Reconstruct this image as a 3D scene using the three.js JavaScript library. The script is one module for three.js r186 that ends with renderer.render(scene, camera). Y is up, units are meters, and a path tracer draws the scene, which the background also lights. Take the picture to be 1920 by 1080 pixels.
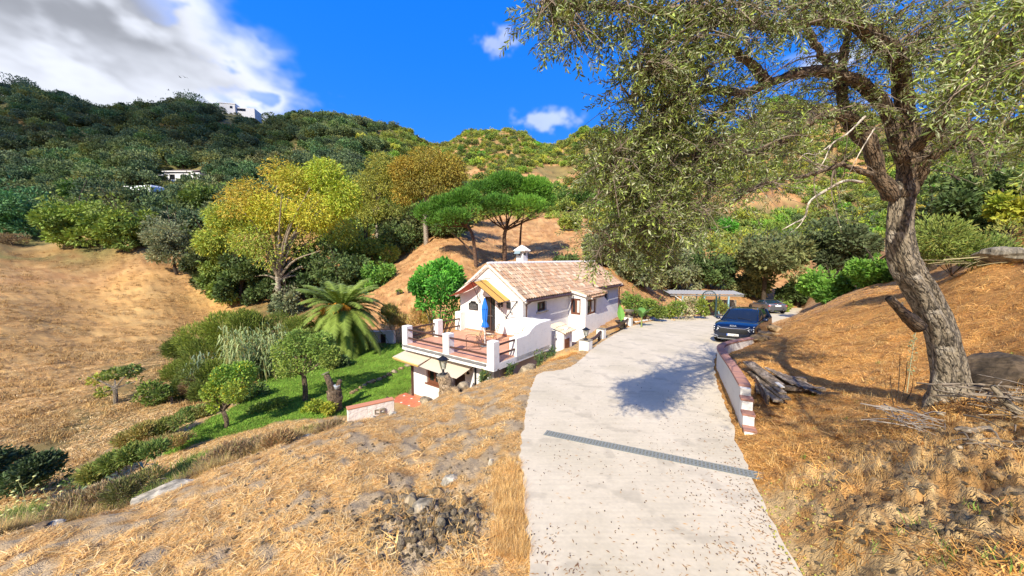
import * as THREE from 'three';
import { RoundedBoxGeometry } from 'three/addons/geometries/RoundedBoxGeometry.js';
import { createNoise2D, createNoise3D } from 'simplex-noise';
import { FontLoader } from 'three/addons/loaders/FontLoader.js';
import { TextGeometry } from 'three/addons/geometries/TextGeometry.js';

// ---------- camera, sky, sun, exposure ----------
const EYE = 4.3, F = 660, HOR = 484, PITCH = Math.atan((540 - HOR) / F);
const scene = new THREE.Scene();
const camera = new THREE.PerspectiveCamera(THREE.MathUtils.radToDeg(2 * Math.atan(540 / F)), 16 / 9, 0.1, 3000);
camera.position.set(0, EYE, 0);
camera.rotation.x = -PITCH;
scene.add(camera);
const renderer = new THREE.WebGLRenderer({ antialias: true });
renderer.setSize(1024, 576);
renderer.toneMapping = THREE.LinearToneMapping;
renderer.toneMappingExposure = 1.5;
renderer.shadowMap.enabled = true;

const SUN_AZ = THREE.MathUtils.degToRad(23), SUN_EL = THREE.MathUtils.degToRad(38);
const sunDir = new THREE.Vector3(-Math.sin(SUN_AZ) * Math.cos(SUN_EL), Math.sin(SUN_EL), Math.cos(SUN_AZ) * Math.cos(SUN_EL));
const sun = new THREE.DirectionalLight(new THREE.Color().setRGB(1, 0.92, 0.77), 5);
sun.name = 'sun';
sun.position.copy(sunDir).multiplyScalar(200);
sun.castShadow = true;
sun.shadow.mapSize.set(4096, 4096);
Object.assign(sun.shadow.camera, { left: -90, right: 90, top: 90, bottom: -90, near: 1, far: 600 });
scene.add(sun); scene.add(sun.target);

// ---------- random numbers, noise ----------
const rng = (a) => () => { a |= 0; a = (a + 0x6d2b79f5) | 0; let t = Math.imul(a ^ (a >>> 15), 1 | a); t = (t + Math.imul(t ^ (t >>> 7), 61 | t)) ^ t; return ((t ^ (t >>> 14)) >>> 0) / 4294967296; };
const n2 = createNoise2D(rng(11)), n3 = createNoise3D(rng(12));
const fbm2 = (x, y, o = 4) => { let s = 0, a = 0.5; for (let i = 0; i < o; i++) { s += a * n2(x, y); x = x * 2.03 + 17.1; y = y * 2.03 - 9.7; a *= 0.5; } return s; };
const fbm3 = (x, y, z, o = 4) => { let s = 0, a = 0.5; for (let i = 0; i < o; i++) { s += a * n3(x, y, z); x = x * 2.03 + 5.1; y = y * 2.03 - 9.7; z = z * 2.03 + 3.3; a *= 0.5; } return s; };
const clamp = THREE.MathUtils.clamp, lerp = THREE.MathUtils.lerp, sstep = (a, b, x) => { const t = clamp((x - a) / (b - a), 0, 1); return t * t * (3 - 2 * t); };
const V = (x, y, z) => new THREE.Vector3(x, y, z);
const deg = THREE.MathUtils.degToRad;

// ---------- sky: clear deep blue with a bank of cloud in the west and scattered wisps ----------
{
  const W = 2048, H = 1024, data = new Float32Array(W * H * 4);
  const bump = (az, el, a0, e0, wa, we) => { let d = az - a0; d = ((d + 540) % 360) - 180; return Math.exp(-((d / wa) ** 2) - (((el - e0) / we) ** 2)); };
  for (let row = 0; row < H; row++) {
    const up = ((row + 0.5) / H - 0.5) * Math.PI, y = Math.sin(up), el = THREE.MathUtils.radToDeg(up);
    for (let col = 0; col < W; col++) {
      const a = ((col + 0.5) / W - 0.5) * 2 * Math.PI, x = Math.cos(a) * Math.cos(up), z = Math.sin(a) * Math.cos(up);
      const az = THREE.MathUtils.radToDeg(Math.atan2(x, -z));
      const t = clamp(el / 60, 0, 1), h = Math.exp(-Math.max(el, 0) / 9);
      let r = lerp(0.010, 0.003, t) + 0.13 * h, g = lerp(0.205, 0.115, t) + 0.16 * h, b = lerp(0.78, 0.6, t) + 0.02 * h;
      // noise on a plane of cloud above, gently flattened toward the horizon
      const k = 1 / (Math.max(y, 0) + 0.22), cx = x * k, cz = z * k;
      const f = fbm3(cx * 1.6 + 3, cz * 1.6, 1.7, 6), f2 = fbm3(cx * 4.2, cz * 4.2 + 7, 4.1, 5);
      // edge of the big bank: clear to its right, cloud to its left
      const edge = -29.5 - Math.max(0, el - 20) * 1.02 + f * 5 + f2 * 4;
      let bank = sstep(3.5, -4.5, az - edge) * sstep(-172, -140, az);
      bank *= 1 - 0.75 * sstep(0.12, 0.4, f2 + 0.25 * bump(az, el, -41, 25, 4, 2) - 0.12) * sstep(16, 3, edge - az);
      const loose = sstep(0.16, 0.5, f * 0.9 + f2 * 0.35 - 0.1 + 0.4 * bump(az, el, 40, 20, 13, 6) - 0.7 * bump(az, el, 2, 28, 30, 26));
      const w1 = bump(az, el, -2.2, 30.2, 2.9, 1.7), w2 = bump(az, el, 5.2, 20.4, 5.5, 1.5);
      const f3 = fbm3(x * 16, y * 22, z * 16, 5), wisp = 0.5 * sstep(0.25, 1.1, w1 + f3 * 1.5 * Math.sqrt(w1)) + 0.55 * sstep(0.2, 1.0, w2 + f3 * 1.1 * Math.sqrt(w2));
      let alpha = clamp(Math.max(bank * 0.985, loose * 0.8, wisp), 0, 1);
      // thick parts are grey underneath, thin edges white
      const thick = sstep(1, 13, edge - az) * bank, low = sstep(24, 15, el + f * 6);
      const lum = lerp(0.72, 0.27, thick * (1 - 0.85 * low) * sstep(-0.35, 0.25, 0.1 + f2 * 0.7 - f * 0.5)) * (1 + 0.18 * f2);
      const cr = lum * 0.93, cg = lum * 0.975, cb = lum * 1.09;
      r = lerp(r, cr, alpha); g = lerp(g, cg, alpha); b = lerp(b, cb, alpha);
      if (el < 0) { const m = sstep(0, -12, el); r = lerp(r, 0.2, m); g = lerp(g, 0.17, m); b = lerp(b, 0.12, m); }
      const o = (row * W + col) * 4; data[o] = r; data[o + 1] = g; data[o + 2] = b; data[o + 3] = 1;
    }
  }
  const sky = new THREE.DataTexture(data, W, H, THREE.RGBAFormat, THREE.FloatType);
  sky.mapping = THREE.EquirectangularReflectionMapping; sky.magFilter = THREE.LinearFilter; sky.minFilter = THREE.LinearFilter; sky.needsUpdate = true;
  scene.background = sky; scene.environment = sky;
}

// ---------- naming ----------
const taken = new Map();
function numbered(n) { const k = taken.get(n) ?? -1; taken.set(n, k + 1); return k < 0 ? n : n + '_' + String(k + 1).padStart(3, '0'); }
function tag(o, label, category, group, kind) { o.userData.label = label; if (category) o.userData.category = category; if (group) o.userData.group = group; if (kind) o.userData.kind = kind; return o; }
function thing(name, label, category, pos = [0, 0, 0], turn = 0, group) {
  const o = new THREE.Group(); o.name = numbered(name); o.position.set(...(pos.isVector3 ? pos.toArray() : pos)); o.rotation.y = turn; scene.add(o); return tag(o, label, category, group);
}
function mesh(name, geo, mat, parent) {
  const m = new THREE.Mesh(geo, mat); m.castShadow = m.receiveShadow = true; m.name = parent ? name : numbered(name); (parent ?? scene).add(m); return m;
}
function struct(name, geo, mat) { const m = mesh(name, geo, mat); m.userData.kind = 'structure'; return m; }
function inst(name, geo, mat, list, parent, colors) {
  const m = new THREE.InstancedMesh(geo, mat, list.length); list.forEach((x, i) => m.setMatrixAt(i, x)); if (colors) colors.forEach((c, i) => m.setColorAt(i, c));
  m.castShadow = m.receiveShadow = true; m.name = parent ? name : numbered(name); m.userData.kind = 'stuff'; (parent ?? scene).add(m); return m;
}
function copyOf(o, label, group) { const c = o.clone(); c.name = numbered(o.name.replace(/_\d{3}$/, '')); scene.add(c); if (label) c.userData.label = label; if (group) c.userData.group = group; return c; }
const mat4 = (p, q, s) => new THREE.Matrix4().compose(p, q, s);
const quat = (x, y, z) => new THREE.Quaternion().setFromEuler(new THREE.Euler(x, y, z, 'YXZ'));

// ---------- geometry helpers ----------
function join(list) {
  const gs = list.flat(Infinity).filter(Boolean).map((g) => (g.index ? g.toNonIndexed() : g));
  let n = 0; for (const g of gs) n += g.attributes.position.count;
  const hasC = gs.some((g) => g.attributes.color), p = new Float32Array(n * 3), nn = new Float32Array(n * 3), uv = new Float32Array(n * 2), c = hasC ? new Float32Array(n * 3).fill(1) : null;
  let o = 0;
  for (const g of gs) {
    if (!g.attributes.normal) g.computeVertexNormals();
    p.set(g.attributes.position.array.subarray(0, g.attributes.position.count * 3), o * 3); nn.set(g.attributes.normal.array.subarray(0, g.attributes.position.count * 3), o * 3);
    if (g.attributes.uv) uv.set(g.attributes.uv.array.subarray(0, g.attributes.position.count * 2), o * 2);
    if (g.attributes.color) c.set(g.attributes.color.array, o * 3);
    o += g.attributes.position.count;
  }
  const r = new THREE.BufferGeometry(); r.setAttribute('position', new THREE.BufferAttribute(p, 3)); r.setAttribute('normal', new THREE.BufferAttribute(nn, 3)); r.setAttribute('uv', new THREE.BufferAttribute(uv, 2));
  if (c) r.setAttribute('color', new THREE.BufferAttribute(c, 3));
  return r;
}
// boxes by their extents; uv in metres
function ubox(g) { const p = g.attributes.position, n = g.attributes.normal, u = g.attributes.uv; for (let i = 0; i < p.count; i++) { const ax = Math.abs(n.getX(i)), ay = Math.abs(n.getY(i)), az = Math.abs(n.getZ(i)); if (ay >= ax && ay >= az) u.setXY(i, p.getX(i), p.getZ(i)); else if (ax >= az) u.setXY(i, p.getZ(i), p.getY(i)); else u.setXY(i, p.getX(i), p.getY(i)); } return g; }
function bx(x0, x1, y0, y1, z0, z1, r = 0) {
  const w = Math.abs(x1 - x0), h = Math.abs(y1 - y0), d = Math.abs(z1 - z0), rr = Math.min(r, w / 2.2, h / 2.2, d / 2.2);
  const g = (rr > 0 ? new RoundedBoxGeometry(w, h, d, 2, rr) : new THREE.BoxGeometry(w, h, d)).translate((x0 + x1) / 2, (y0 + y1) / 2, (z0 + z1) / 2); return ubox(g);
}
const cyl = (r0, r1, h, x, y, z, n = 12) => new THREE.CylinderGeometry(r1, r0, h, n).translate(x, y + h / 2, z);
// tapered tube along points with per-point radii
function tube(pts, radii, sides = 6, wob = 0, seed = 0) {
  const n = pts.length, pos = [], uv = [], idx = []; let up = V(0.13, 0.3, 0.94), acc = 0;
  for (let i = 0; i < n; i++) {
    const t = pts[Math.min(i + 1, n - 1)].clone().sub(pts[Math.max(i - 1, 0)]).normalize(); if (i) acc += pts[i].distanceTo(pts[i - 1]);
    let b = t.clone().cross(up); if (b.lengthSq() < 1e-4) b = t.clone().cross(V(1, 0, 0)); b.normalize(); const c = b.clone().cross(t).normalize(); up = c;
    const r = typeof radii === 'number' ? radii : radii[i];
    for (let k = 0; k <= sides; k++) {
      const a = ((k % sides) / sides) * 2 * Math.PI, w = wob ? 1 + wob * n3(Math.cos(a) * 1.3 + seed, Math.sin(a) * 1.3, acc * 1.7) + wob * 0.5 * n3(Math.cos(a) * 3 + seed, Math.sin(a) * 3, acc * 5) : 1;
      pos.push(pts[i].x + (b.x * Math.cos(a) + c.x * Math.sin(a)) * r * w, pts[i].y + (b.y * Math.cos(a) + c.y * Math.sin(a)) * r * w, pts[i].z + (b.z * Math.cos(a) + c.z * Math.sin(a)) * r * w);
      uv.push((k / sides) * 2 * Math.PI * r, acc);
    }
  }
  for (let i = 0; i < n - 1; i++) for (let k = 0; k < sides; k++) { const a = i * (sides + 1) + k, b = a + sides + 1; idx.push(a, a + 1, b, a + 1, b + 1, b); }
  for (const [i, f] of [[0, 1], [n - 1, -1]]) { const c = pos.length / 3; pos.push(pts[i].x, pts[i].y, pts[i].z); uv.push(0, 0); for (let k = 0; k < sides; k++) { const a = i * (sides + 1) + k; f > 0 ? idx.push(c, a + 1, a) : idx.push(c, a, a + 1); } }
  const g = new THREE.BufferGeometry(); g.setAttribute('position', new THREE.Float32BufferAttribute(pos, 3)); g.setAttribute('uv', new THREE.Float32BufferAttribute(uv, 2)); g.setIndex(idx); g.computeVertexNormals(); return g;
}
const rod = (a, b, r, n = 6) => tube([a, b], r, n);
const smooth = (pts, n) => new THREE.CatmullRomCurve3(pts).getPoints(n);
function limb(pts, r0, r1, n = 10, sides = 7, wob = 0.08, seed = 0, pow = 1) { const q = smooth(pts, n); return tube(q, q.map((_, i) => lerp(r0, r1, Math.pow(i / n, pow))), sides, wob, seed); }
function polyGeo(list, uvs) { // quads/triangles given as arrays of Vector3
  const p = [], u = []; for (const f of list) for (let i = 1; i < f.length - 1; i++) for (const v of [f[0], f[i], f[i + 1]]) { p.push(v.x, v.y, v.z); u.push(v.x, v.y); }
  const g = new THREE.BufferGeometry(); g.setAttribute('position', new THREE.Float32BufferAttribute(p, 3)); g.setAttribute('uv', new THREE.Float32BufferAttribute(u, 2)); g.computeVertexNormals(); return g;
}
// flat outline (x,y pairs) with thickness along z
function slab(outline, depth, holes = [], bevel = 0) {
  const s = new THREE.Shape(outline.map(([x, y]) => new THREE.Vector2(x, y))); for (const h of holes) s.holes.push(new THREE.Path(h.map(([x, y]) => new THREE.Vector2(x, y))));
  return new THREE.ExtrudeGeometry(s, { depth, bevelEnabled: bevel > 0, bevelSize: bevel, bevelThickness: bevel, bevelSegments: 2, curveSegments: 8 });
}
const rect = (x0, x1, y0, y1) => [[x0, y0], [x1, y0], [x1, y1], [x0, y1]];

// ---------- places: a sight line of the photograph meets a depth or a height ----------
const cp = Math.cos(PITCH), sp = Math.sin(PITCH);
function P(px, py, Z) { const x = (px - 960) / F, y = -(py - 540) / F, dy = y * cp - sp, dz = cp + y * sp; const t = Z / dz; return V(x * t, EYE + dy * t, -Z); }
function Q(px, py, rel) { const y = -(py - 540) / F, dy = y * cp - sp, dz = cp + y * sp; return P(px, py, (rel / dy) * dz); }
const driveY = (x, z) => 1.3 + 0.07 * z;                // z is negative ahead
function D(px, py) { const y = -(py - 540) / F, dy = y * cp - sp, dz = cp + y * sp; const t = -3 / (dy + 0.07 * dz); return P(px, py, t * dz); }
// ---------- computed textures ----------
const pnoise = (seed) => { // tileable value noise
  const R = rng(seed), N = 256, t = new Float32Array(N * N).map(() => R());
  return (x, y, per) => { const xi = Math.floor(x), yi = Math.floor(y), fx = x - xi, fy = y - yi, sx = fx * fx * (3 - 2 * fx), sy = fy * fy * (3 - 2 * fy), at = (a, b) => t[((((b % per) + per) % per) * 131 + (((a % per) + per) % per)) % (N * N)]; return lerp(lerp(at(xi, yi), at(xi + 1, yi), sx), lerp(at(xi, yi + 1), at(xi + 1, yi + 1), sx), sy); };
};
const tfbm = (f, u, v, per, o = 4) => { let s = 0, a = 0.5, w = 0; for (let i = 0; i < o; i++) { s += a * f(u * per, v * per, per); w += a; per *= 2; a *= 0.5; } return s / w; };
function tex(size, fn, srgb = true, rep = 1) {
  const d = new Uint8Array(size * size * 4); for (let y = 0; y < size; y++) for (let x = 0; x < size; x++) { const c = fn(x / size, y / size), o = (y * size + x) * 4; d[o] = clamp(c[0], 0, 1) * 255; d[o + 1] = clamp(c[1], 0, 1) * 255; d[o + 2] = clamp(c[2], 0, 1) * 255; d[o + 3] = 255; }
  const t = new THREE.DataTexture(d, size, size); t.wrapS = t.wrapT = THREE.RepeatWrapping; t.magFilter = t.minFilter = THREE.LinearFilter; if (srgb) t.colorSpace = THREE.SRGBColorSpace; t.repeat.set(rep, rep); t.needsUpdate = true; return t;
}
function canvasTex(w, h, draw, srgb = true, rep = [1, 1]) { const c = document.createElement('canvas'); c.width = w; c.height = h; draw(c.getContext('2d'), w, h); const t = new THREE.CanvasTexture(c); t.wrapS = t.wrapT = THREE.RepeatWrapping; t.magFilter = THREE.LinearFilter; if (srgb) t.colorSpace = THREE.SRGBColorSpace; t.repeat.set(...rep); return t; }
const nA = pnoise(1), nB = pnoise(2), nC = pnoise(3);
// matted straw and grit: pale and dark fibres on mottled earth, multiplied with the ground's own colour
const strawTex = canvasTex(1024, 1024, (g, w, h) => {
  const R = rng(5); g.fillStyle = '#dad3c8'; g.fillRect(0, 0, w, h);
  for (let i = 0; i < 9000; i++) { const v = 150 + R() * 105; g.fillStyle = `rgba(${v},${v * 0.97},${v * 0.92},0.5)`; const s = 1 + R() * 4; g.fillRect(R() * w, R() * h, s, s); }
  for (let i = 0; i < 15000; i++) {
    const x = R() * w, y = R() * h, a = (R() - 0.5) * 1.7 + 0.35, l = 8 + R() * 34, v = R() < 0.3 ? 105 + R() * 60 : 215 + R() * 40; g.strokeStyle = `rgba(${v},${v * 0.96},${v * 0.88},${0.5 + R() * 0.5})`; g.lineWidth = 0.8 + R() * 1.6;
    for (const ox of [-w, 0, w]) for (const oy of [-h, 0, h]) { if (x + ox < -50 || x + ox > w + 50 || y + oy < -50 || y + oy > h + 50) continue; g.beginPath(); g.moveTo(x + ox, y + oy); g.lineTo(x + ox + Math.cos(a) * l, y + oy + Math.sin(a) * l); g.stroke(); }
  }
});
const strawBump = canvasTex(512, 512, (g, w, h) => { const R = rng(6); g.fillStyle = '#555'; g.fillRect(0, 0, w, h); for (let i = 0; i < 7000; i++) { const x = R() * w, y = R() * h, a = (R() - 0.5) * 2.6, l = 5 + R() * 18, v = R() * 255; g.strokeStyle = `rgb(${v},${v},${v})`; g.lineWidth = 1 + R() * 1.5; g.beginPath(); g.moveTo(x, y); g.lineTo(x + Math.cos(a) * l, y + Math.sin(a) * l); g.stroke(); } }, false);
const concreteTex = tex(1024, (u, v) => { const a = tfbm(nA, u, v, 3, 6), b = tfbm(nB, u, v, 90, 2), c = tfbm(nC, u, v, 24, 3), s = sstep(0.64, 0.78, tfbm(nB, u, v, 7, 5)); const st = nC(u * 4, v * 72, 288), k = 0.89 + 0.12 * (a - 0.5) + 0.05 * (b - 0.5) + 0.05 * (c - 0.5) - 0.07 * s + 0.03 * (st - 0.5); return [k, k * 0.985, k * (0.945 + 0.03 * a)]; });
const concreteBump = tex(512, (u, v) => { const b = tfbm(nB, u, v, 64, 3), c = nC(u * 6, v * 110, 110); const k = 0.5 * b + 0.5 * c; return [k, k, k]; }, false);
const plasterBump = tex(512, (u, v) => { const k = 0.7 * tfbm(nA, u, v, 12, 5) + 0.3 * tfbm(nB, u, v, 60, 2); return [k, k, k]; }, false);
const plasterTex = tex(512, (u, v) => { const a = tfbm(nA, u, v, 4, 5), b = tfbm(nC, u, v, 20, 4), d = sstep(0.62, 0.8, b) * 0.06; const k = 0.965 + 0.05 * (a - 0.5) - d; return [k, k * 0.995, k * 0.985]; });
const fiss = (u, v) => { const w = 0.09 * (tfbm(nC, u, v, 6, 3) - 0.5), f = Math.abs(tfbm(nB, u + w, v * 0.22 - Math.floor(v * 0.22), 20, 3) - 0.5) * 2, q = Math.abs(nA((u + w) * 34, v * 9, 9 * 34) - 0.5) * 2; return [sstep(0.02, 0.30, f), sstep(0.05, 0.4, q)]; };
const barkTex = tex(512, (u, v) => { const [f, q] = fiss(u, v), g = tfbm(nC, u, v, 30, 3), l = sstep(0.55, 0.75, tfbm(nA, u, v, 5, 4)); const k = 0.34 + 0.34 * f + 0.14 * q + 0.28 * (g - 0.5) + 0.14 * l; return [k, k * (0.95 + 0.03 * l), k * (0.87 + 0.08 * l)]; }, true, 1.5);
const barkBump = tex(512, (u, v) => { const [f, q] = fiss(u, v), k = 0.6 * f + 0.25 * q + 0.15 * tfbm(nC, u, v, 30, 3); return [k, k, k]; }, false, 1.5);
const rockTex = tex(512, (u, v) => { const a = tfbm(nA, u, v, 6, 6), b = tfbm(nB, u, v * 3 % 1, 18, 4); const k = 0.62 + 0.6 * (a - 0.5) + 0.35 * (b - 0.5); return [k, k * 0.97, k * 0.9]; });
const rockBump = tex(512, (u, v) => { const k = 0.6 * tfbm(nA, u, v, 8, 6) + 0.4 * tfbm(nB, u, v, 24, 4); return [k, k, k]; }, false);

// ---------- materials ----------
const C = (r, g, b) => new THREE.Color().setRGB(r, g, b);
const std = (r, g, b, rough = 0.9, extra = {}) => new THREE.MeshStandardMaterial({ color: C(r, g, b), roughness: rough, ...extra });
const phys = (r, g, b, rough, extra = {}) => new THREE.MeshPhysicalMaterial({ color: C(r, g, b), roughness: rough, ...extra });
const leafMat = (tr = 0.35, tint = [1, 1, 1], rough = 0.75) => phys(...tint, rough, { vertexColors: true, transmission: tr, thickness: 0, side: THREE.DoubleSide, specularIntensity: 0.6 });
const M = {
  ground: std(1, 1, 1, 0.98, { vertexColors: true, map: strawTex, bumpMap: strawBump, bumpScale: 0.02 }),
  concrete: std(0.78, 0.695, 0.54, 0.92, { map: concreteTex, bumpMap: concreteBump, bumpScale: 0.002 }),
  white: std(0.84, 0.835, 0.82, 0.92, { map: plasterTex, bumpMap: plasterBump, bumpScale: 0.006 }),
  greyWall: std(0.42, 0.37, 0.35, 0.93, { map: plasterTex, bumpMap: plasterBump, bumpScale: 0.006 }),
  tile: std(1, 1, 1, 0.85, { side: THREE.DoubleSide, vertexColors: true }),
  tilePale: std(0.62, 0.5, 0.38, 0.9), tileWhite: std(0.78, 0.72, 0.64, 0.9, { bumpMap: plasterBump, bumpScale: 0.004 }),
  terra: std(0.56, 0.235, 0.135, 0.7), terraDark: std(0.36, 0.10, 0.06, 0.75),
  wood: std(0.075, 0.035, 0.024, 0.6), woodFrame: std(0.17, 0.062, 0.032, 0.55), oldWood: std(0.15, 0.115, 0.085, 0.9, { map: barkTex }),
  iron: std(0.02, 0.02, 0.022, 0.5, { metalness: 0.4 }), steel: std(0.32, 0.34, 0.35, 0.45, { metalness: 0.8 }), steelGrey: std(0.2, 0.2, 0.2, 0.5),
  glass: phys(0.02, 0.022, 0.025, 0.06, { specularIntensity: 1 }), lampGlass: phys(0.9, 0.92, 0.9, 0.08, { transmission: 0.9, thickness: 0 }),
  bark: std(0.30, 0.235, 0.175, 0.95, { map: barkTex, bumpMap: barkBump, bumpScale: 0.02 }), barkPale: std(0.62, 0.57, 0.5, 0.9, { map: barkTex }), barkDark: std(0.11, 0.085, 0.065, 0.95, { map: barkTex }), barkGrey: std(0.42, 0.385, 0.33, 0.95, { map: barkTex, bumpMap: barkBump, bumpScale: 0.02 }), barkPine: std(0.27, 0.17, 0.12, 0.95, { map: barkTex }),
  rock: std(0.62, 0.53, 0.41, 0.95, { map: rockTex, bumpMap: rockBump, bumpScale: 0.03 }), rockGrey: std(0.60, 0.555, 0.49, 0.95, { map: rockTex, bumpMap: rockBump, bumpScale: 0.03 }), rockPale: std(0.95, 0.9, 0.82, 0.95, { map: rockTex, bumpMap: rockBump, bumpScale: 0.02 }), rockDark: std(0.17, 0.13, 0.1, 0.95, { map: rockTex, bumpMap: rockBump, bumpScale: 0.05 }), rockTan: std(0.66, 0.47, 0.27, 0.95, { map: rockTex, bumpMap: rockBump, bumpScale: 0.03 }),
  leaf: leafMat(0.35), leafHill: leafMat(0.25), olive: leafMat(0.22, [1, 1, 1], 0.5),
};

// ---------- the terrain: a smooth surface through points read off the photograph ----------
const ctrl = [];
const cP = (px, py, Z) => { const p = P(px, py, Z); ctrl.push([p.x, -p.z, p.y - EYE]); };
const cQ = (px, py, rel) => { const p = Q(px, py, rel); ctrl.push([p.x, -p.z, rel]); };
const cX = (x, Z, rel) => ctrl.push([x, Z, rel]);
const cD = (px, py) => { const p = D(px, py); ctrl.push([p.x, -p.z, p.y - EYE]); };
// edges of the drive
const leftEdge = [[995, 1110], [990, 1000], [985, 930], [977, 860], [982, 800], [990, 750], [1000, 718], [1014, 699], [1058, 692], [1080, 681], [1097, 667], [1113, 652], [1135, 637], [1180, 613], [1252, 594]];
const rightEdge = [[1530, 1110], [1470, 1020], [1440, 960], [1420, 915], [1400, 870], [1378, 830], [1375, 806], [1354, 745], [1340, 700], [1342, 666], [1356, 650], [1400, 638], [1446, 606], [1492, 590], [1510, 577]];
const farEdge = [[1430, 577], [1380, 585], [1330, 592]];
const drivePoly = [...leftEdge, ...farEdge.slice().reverse(), ...rightEdge.slice().reverse()].map(([a, b]) => { const p = D(a, b); return [p.x, p.z]; });
leftEdge.concat(rightEdge).forEach(([a, b], i) => { if (i % 2 == 0) cD(a, b); });
cX(1.6, 2.2, -3.08); cX(1.2, 0.9, -2.4);
// bank left of the drive and its crest
cQ(640, 1080, -3.3); cQ(300, 1080, -3.75); cQ(0, 1080, -4.05); cQ(0, 1010, -4.35); cQ(200, 965, -4.4); cQ(400, 885, -4.55); cQ(520, 838, -4.65); cQ(650, 793, -4.85); cP(740, 775, 11.6); cP(790, 762, 12.6); cP(838, 738, 13.4); cP(910, 716, 14.2); cP(960, 702, 13.9); cP(1035, 668, 17.2); cP(1075, 652, 17.2);
cQ(800, 850, -3.85); cQ(900, 780, -4.0); cQ(600, 930, -3.75); cQ(450, 1000, -3.8); cQ(880, 950, -3.45);
cX(-8.6, 11.5, -6.7); cX(-6.8, 14.2, -7.05); cX(-4.6, 16.4, -7.22); cX(-2.5, 16.2, -6.9); cX(-9.8, 8, -6.5); cX(-11.5, 5, -6.3); cX(-13, 9, -6.9); cX(-2, 24, -6.8); cX(-3, 30, -5.9); cX(2, 30, -5.5); cX(4, 22, -5.2);
// lawn
for (const [a, b] of [[330, 842], [423, 800], [572, 752], [700, 650], [620, 690], [770, 700], [760, 642], [500, 720]]) cQ(a, b, -7.2);
// ditch and field
cQ(100, 870, -8); cQ(0, 880, -7.9); cQ(0, 840, -7.8); cQ(150, 800, -7.9); cQ(0, 700, -7.2); cQ(300, 700, -8.0); cP(0, 580, 34); cP(150, 640, 31); cP(300, 580, 44); cP(0, 500, 52); cP(200, 505, 57); cP(0, 456, 62); cP(110, 452, 68); cP(280, 482, 60); cP(400, 540, 54); cP(470, 592, 45); cP(330, 520, 56); cP(-300, 560, 34); cP(-300, 460, 50); cP(150, 465, 64); cP(232, 471, 62); cP(42, 447, 70); cP(332, 516, 57); cP(398, 560, 52);
cP(540, 590, 45); cP(600, 575, 46); cP(450, 700, 24); cP(350, 740, 20); cP(560, 630, 34);
// hump with the pines
cP(690, 590, 37); cP(740, 540, 42); cP(800, 492, 46); cP(862, 475, 48); cP(905, 482, 50); cP(950, 491, 51); cP(820, 560, 37); cP(850, 600, 33); cP(770, 605, 34); cP(660, 645, 29);
// fields and slopes to the right of the pines
cP(1040, 432, 76); cP(1000, 457, 66); cP(1090, 400, 95); cP(1150, 482, 45); cP(1165, 532, 37); cP(1250, 572, 39); cP(1350, 552, 44); cP(1300, 520, 52); cP(1400, 470, 66); cP(1350, 440, 76); cP(1400, 390, 96); cP(1560, 400, 96); cP(1350, 360, 120); cP(1500, 560, 44); cP(1560, 520, 40); cP(1640, 500, 40);
// ridge and slopes
const ridge = [[-250, 200, 185], [0, 182, 190], [60, 178, 190], [140, 200, 195], [260, 216, 200], [350, 203, 200], [450, 216, 210], [560, 228, 225], [650, 240, 240], [760, 250, 260], [880, 252, 280], [960, 248, 270], [1100, 243, 250], [1250, 222, 230], [1460, 190, 200], [1600, 205, 195], [1750, 235, 180], [1920, 250, 160], [2300, 260, 130]];
for (const [a, b, z] of ridge) { cP(a, b, z); const p = P(a, b, z); ctrl.push([p.x * 1.35, -p.z * 1.35, (p.y - EYE) * 0.95]); ctrl.push([p.x * 2.6, -p.z * 2.6, (p.y - EYE) * 0.7]); }
cP(150, 300, 125); cP(340, 332, 116); cP(0, 330, 112); cP(270, 366, 90); cP(0, 420, 76); cP(120, 440, 72); cP(500, 300, 140); cP(600, 370, 100); cP(650, 480, 66); cP(760, 470, 62); cP(700, 400, 92); cP(900, 300, 175); cP(900, 400, 105); cP(1050, 320, 160); cP(800, 300, 180); cP(450, 400, 86); cP(1200, 320, 140); cP(1700, 380, 80); cP(1700, 320, 120); cP(-300, 380, 80); cP(300, 420, 76);
// bank right of the drive with the olive
cP(1742, 772, 5.5); cP(1480, 748, 8.2); cP(1400, 700, 9.6); cP(1450, 650, 12.5); cP(1420, 640, 15); cP(1600, 562, 17); cP(1500, 592, 26); cP(1648, 537, 21); cP(1780, 522, 17); cP(1900, 545, 10.5); cP(1900, 650, 7); cP(1900, 770, 4.7); cP(1700, 650, 9); cP(1560, 650, 11); cQ(1900, 950, -2.28); cQ(1700, 900, -2.55); cQ(1600, 1000, -2.78); cQ(1560, 1080, -2.9); cQ(1900, 1080, -2.3); cQ(1480, 880, -3.2); cP(1900, 480, 10.5); cP(1990, 430, 10); cP(1850, 470, 16); cP(2050, 560, 6.5); cP(2100, 800, 3.5); cP(1720, 490, 30);
cX(0, 0, -1.65); cX(0, -2.5, -1.5); cX(3, -1, -1.5); cX(-5, -1, -3.0); cX(-10, -3, -5); cX(8, 0, -0.3); cX(0, -15, -0.6); cX(15, -10, 2.5); cX(-25, -15, -7); cX(0, -60, 4); cX(60, -40, 14); cX(-80, -40, -4); cX(0, -300, 20); cX(250, -150, 60); cX(-300, -100, 10); cX(0, -1500, 60); cX(1500, -300, 160); cX(-1500, -300, 120); cX(0, 1500, 160); cX(1200, 1200, 200); cX(-1200, 1200, 240);
const lp = (x, z) => { const r = Math.max(Math.hypot(x, z), 0.8), l = Math.log(r / 0.8) * 1.0; return [(l * x) / r, (l * z) / r, r]; };
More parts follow.
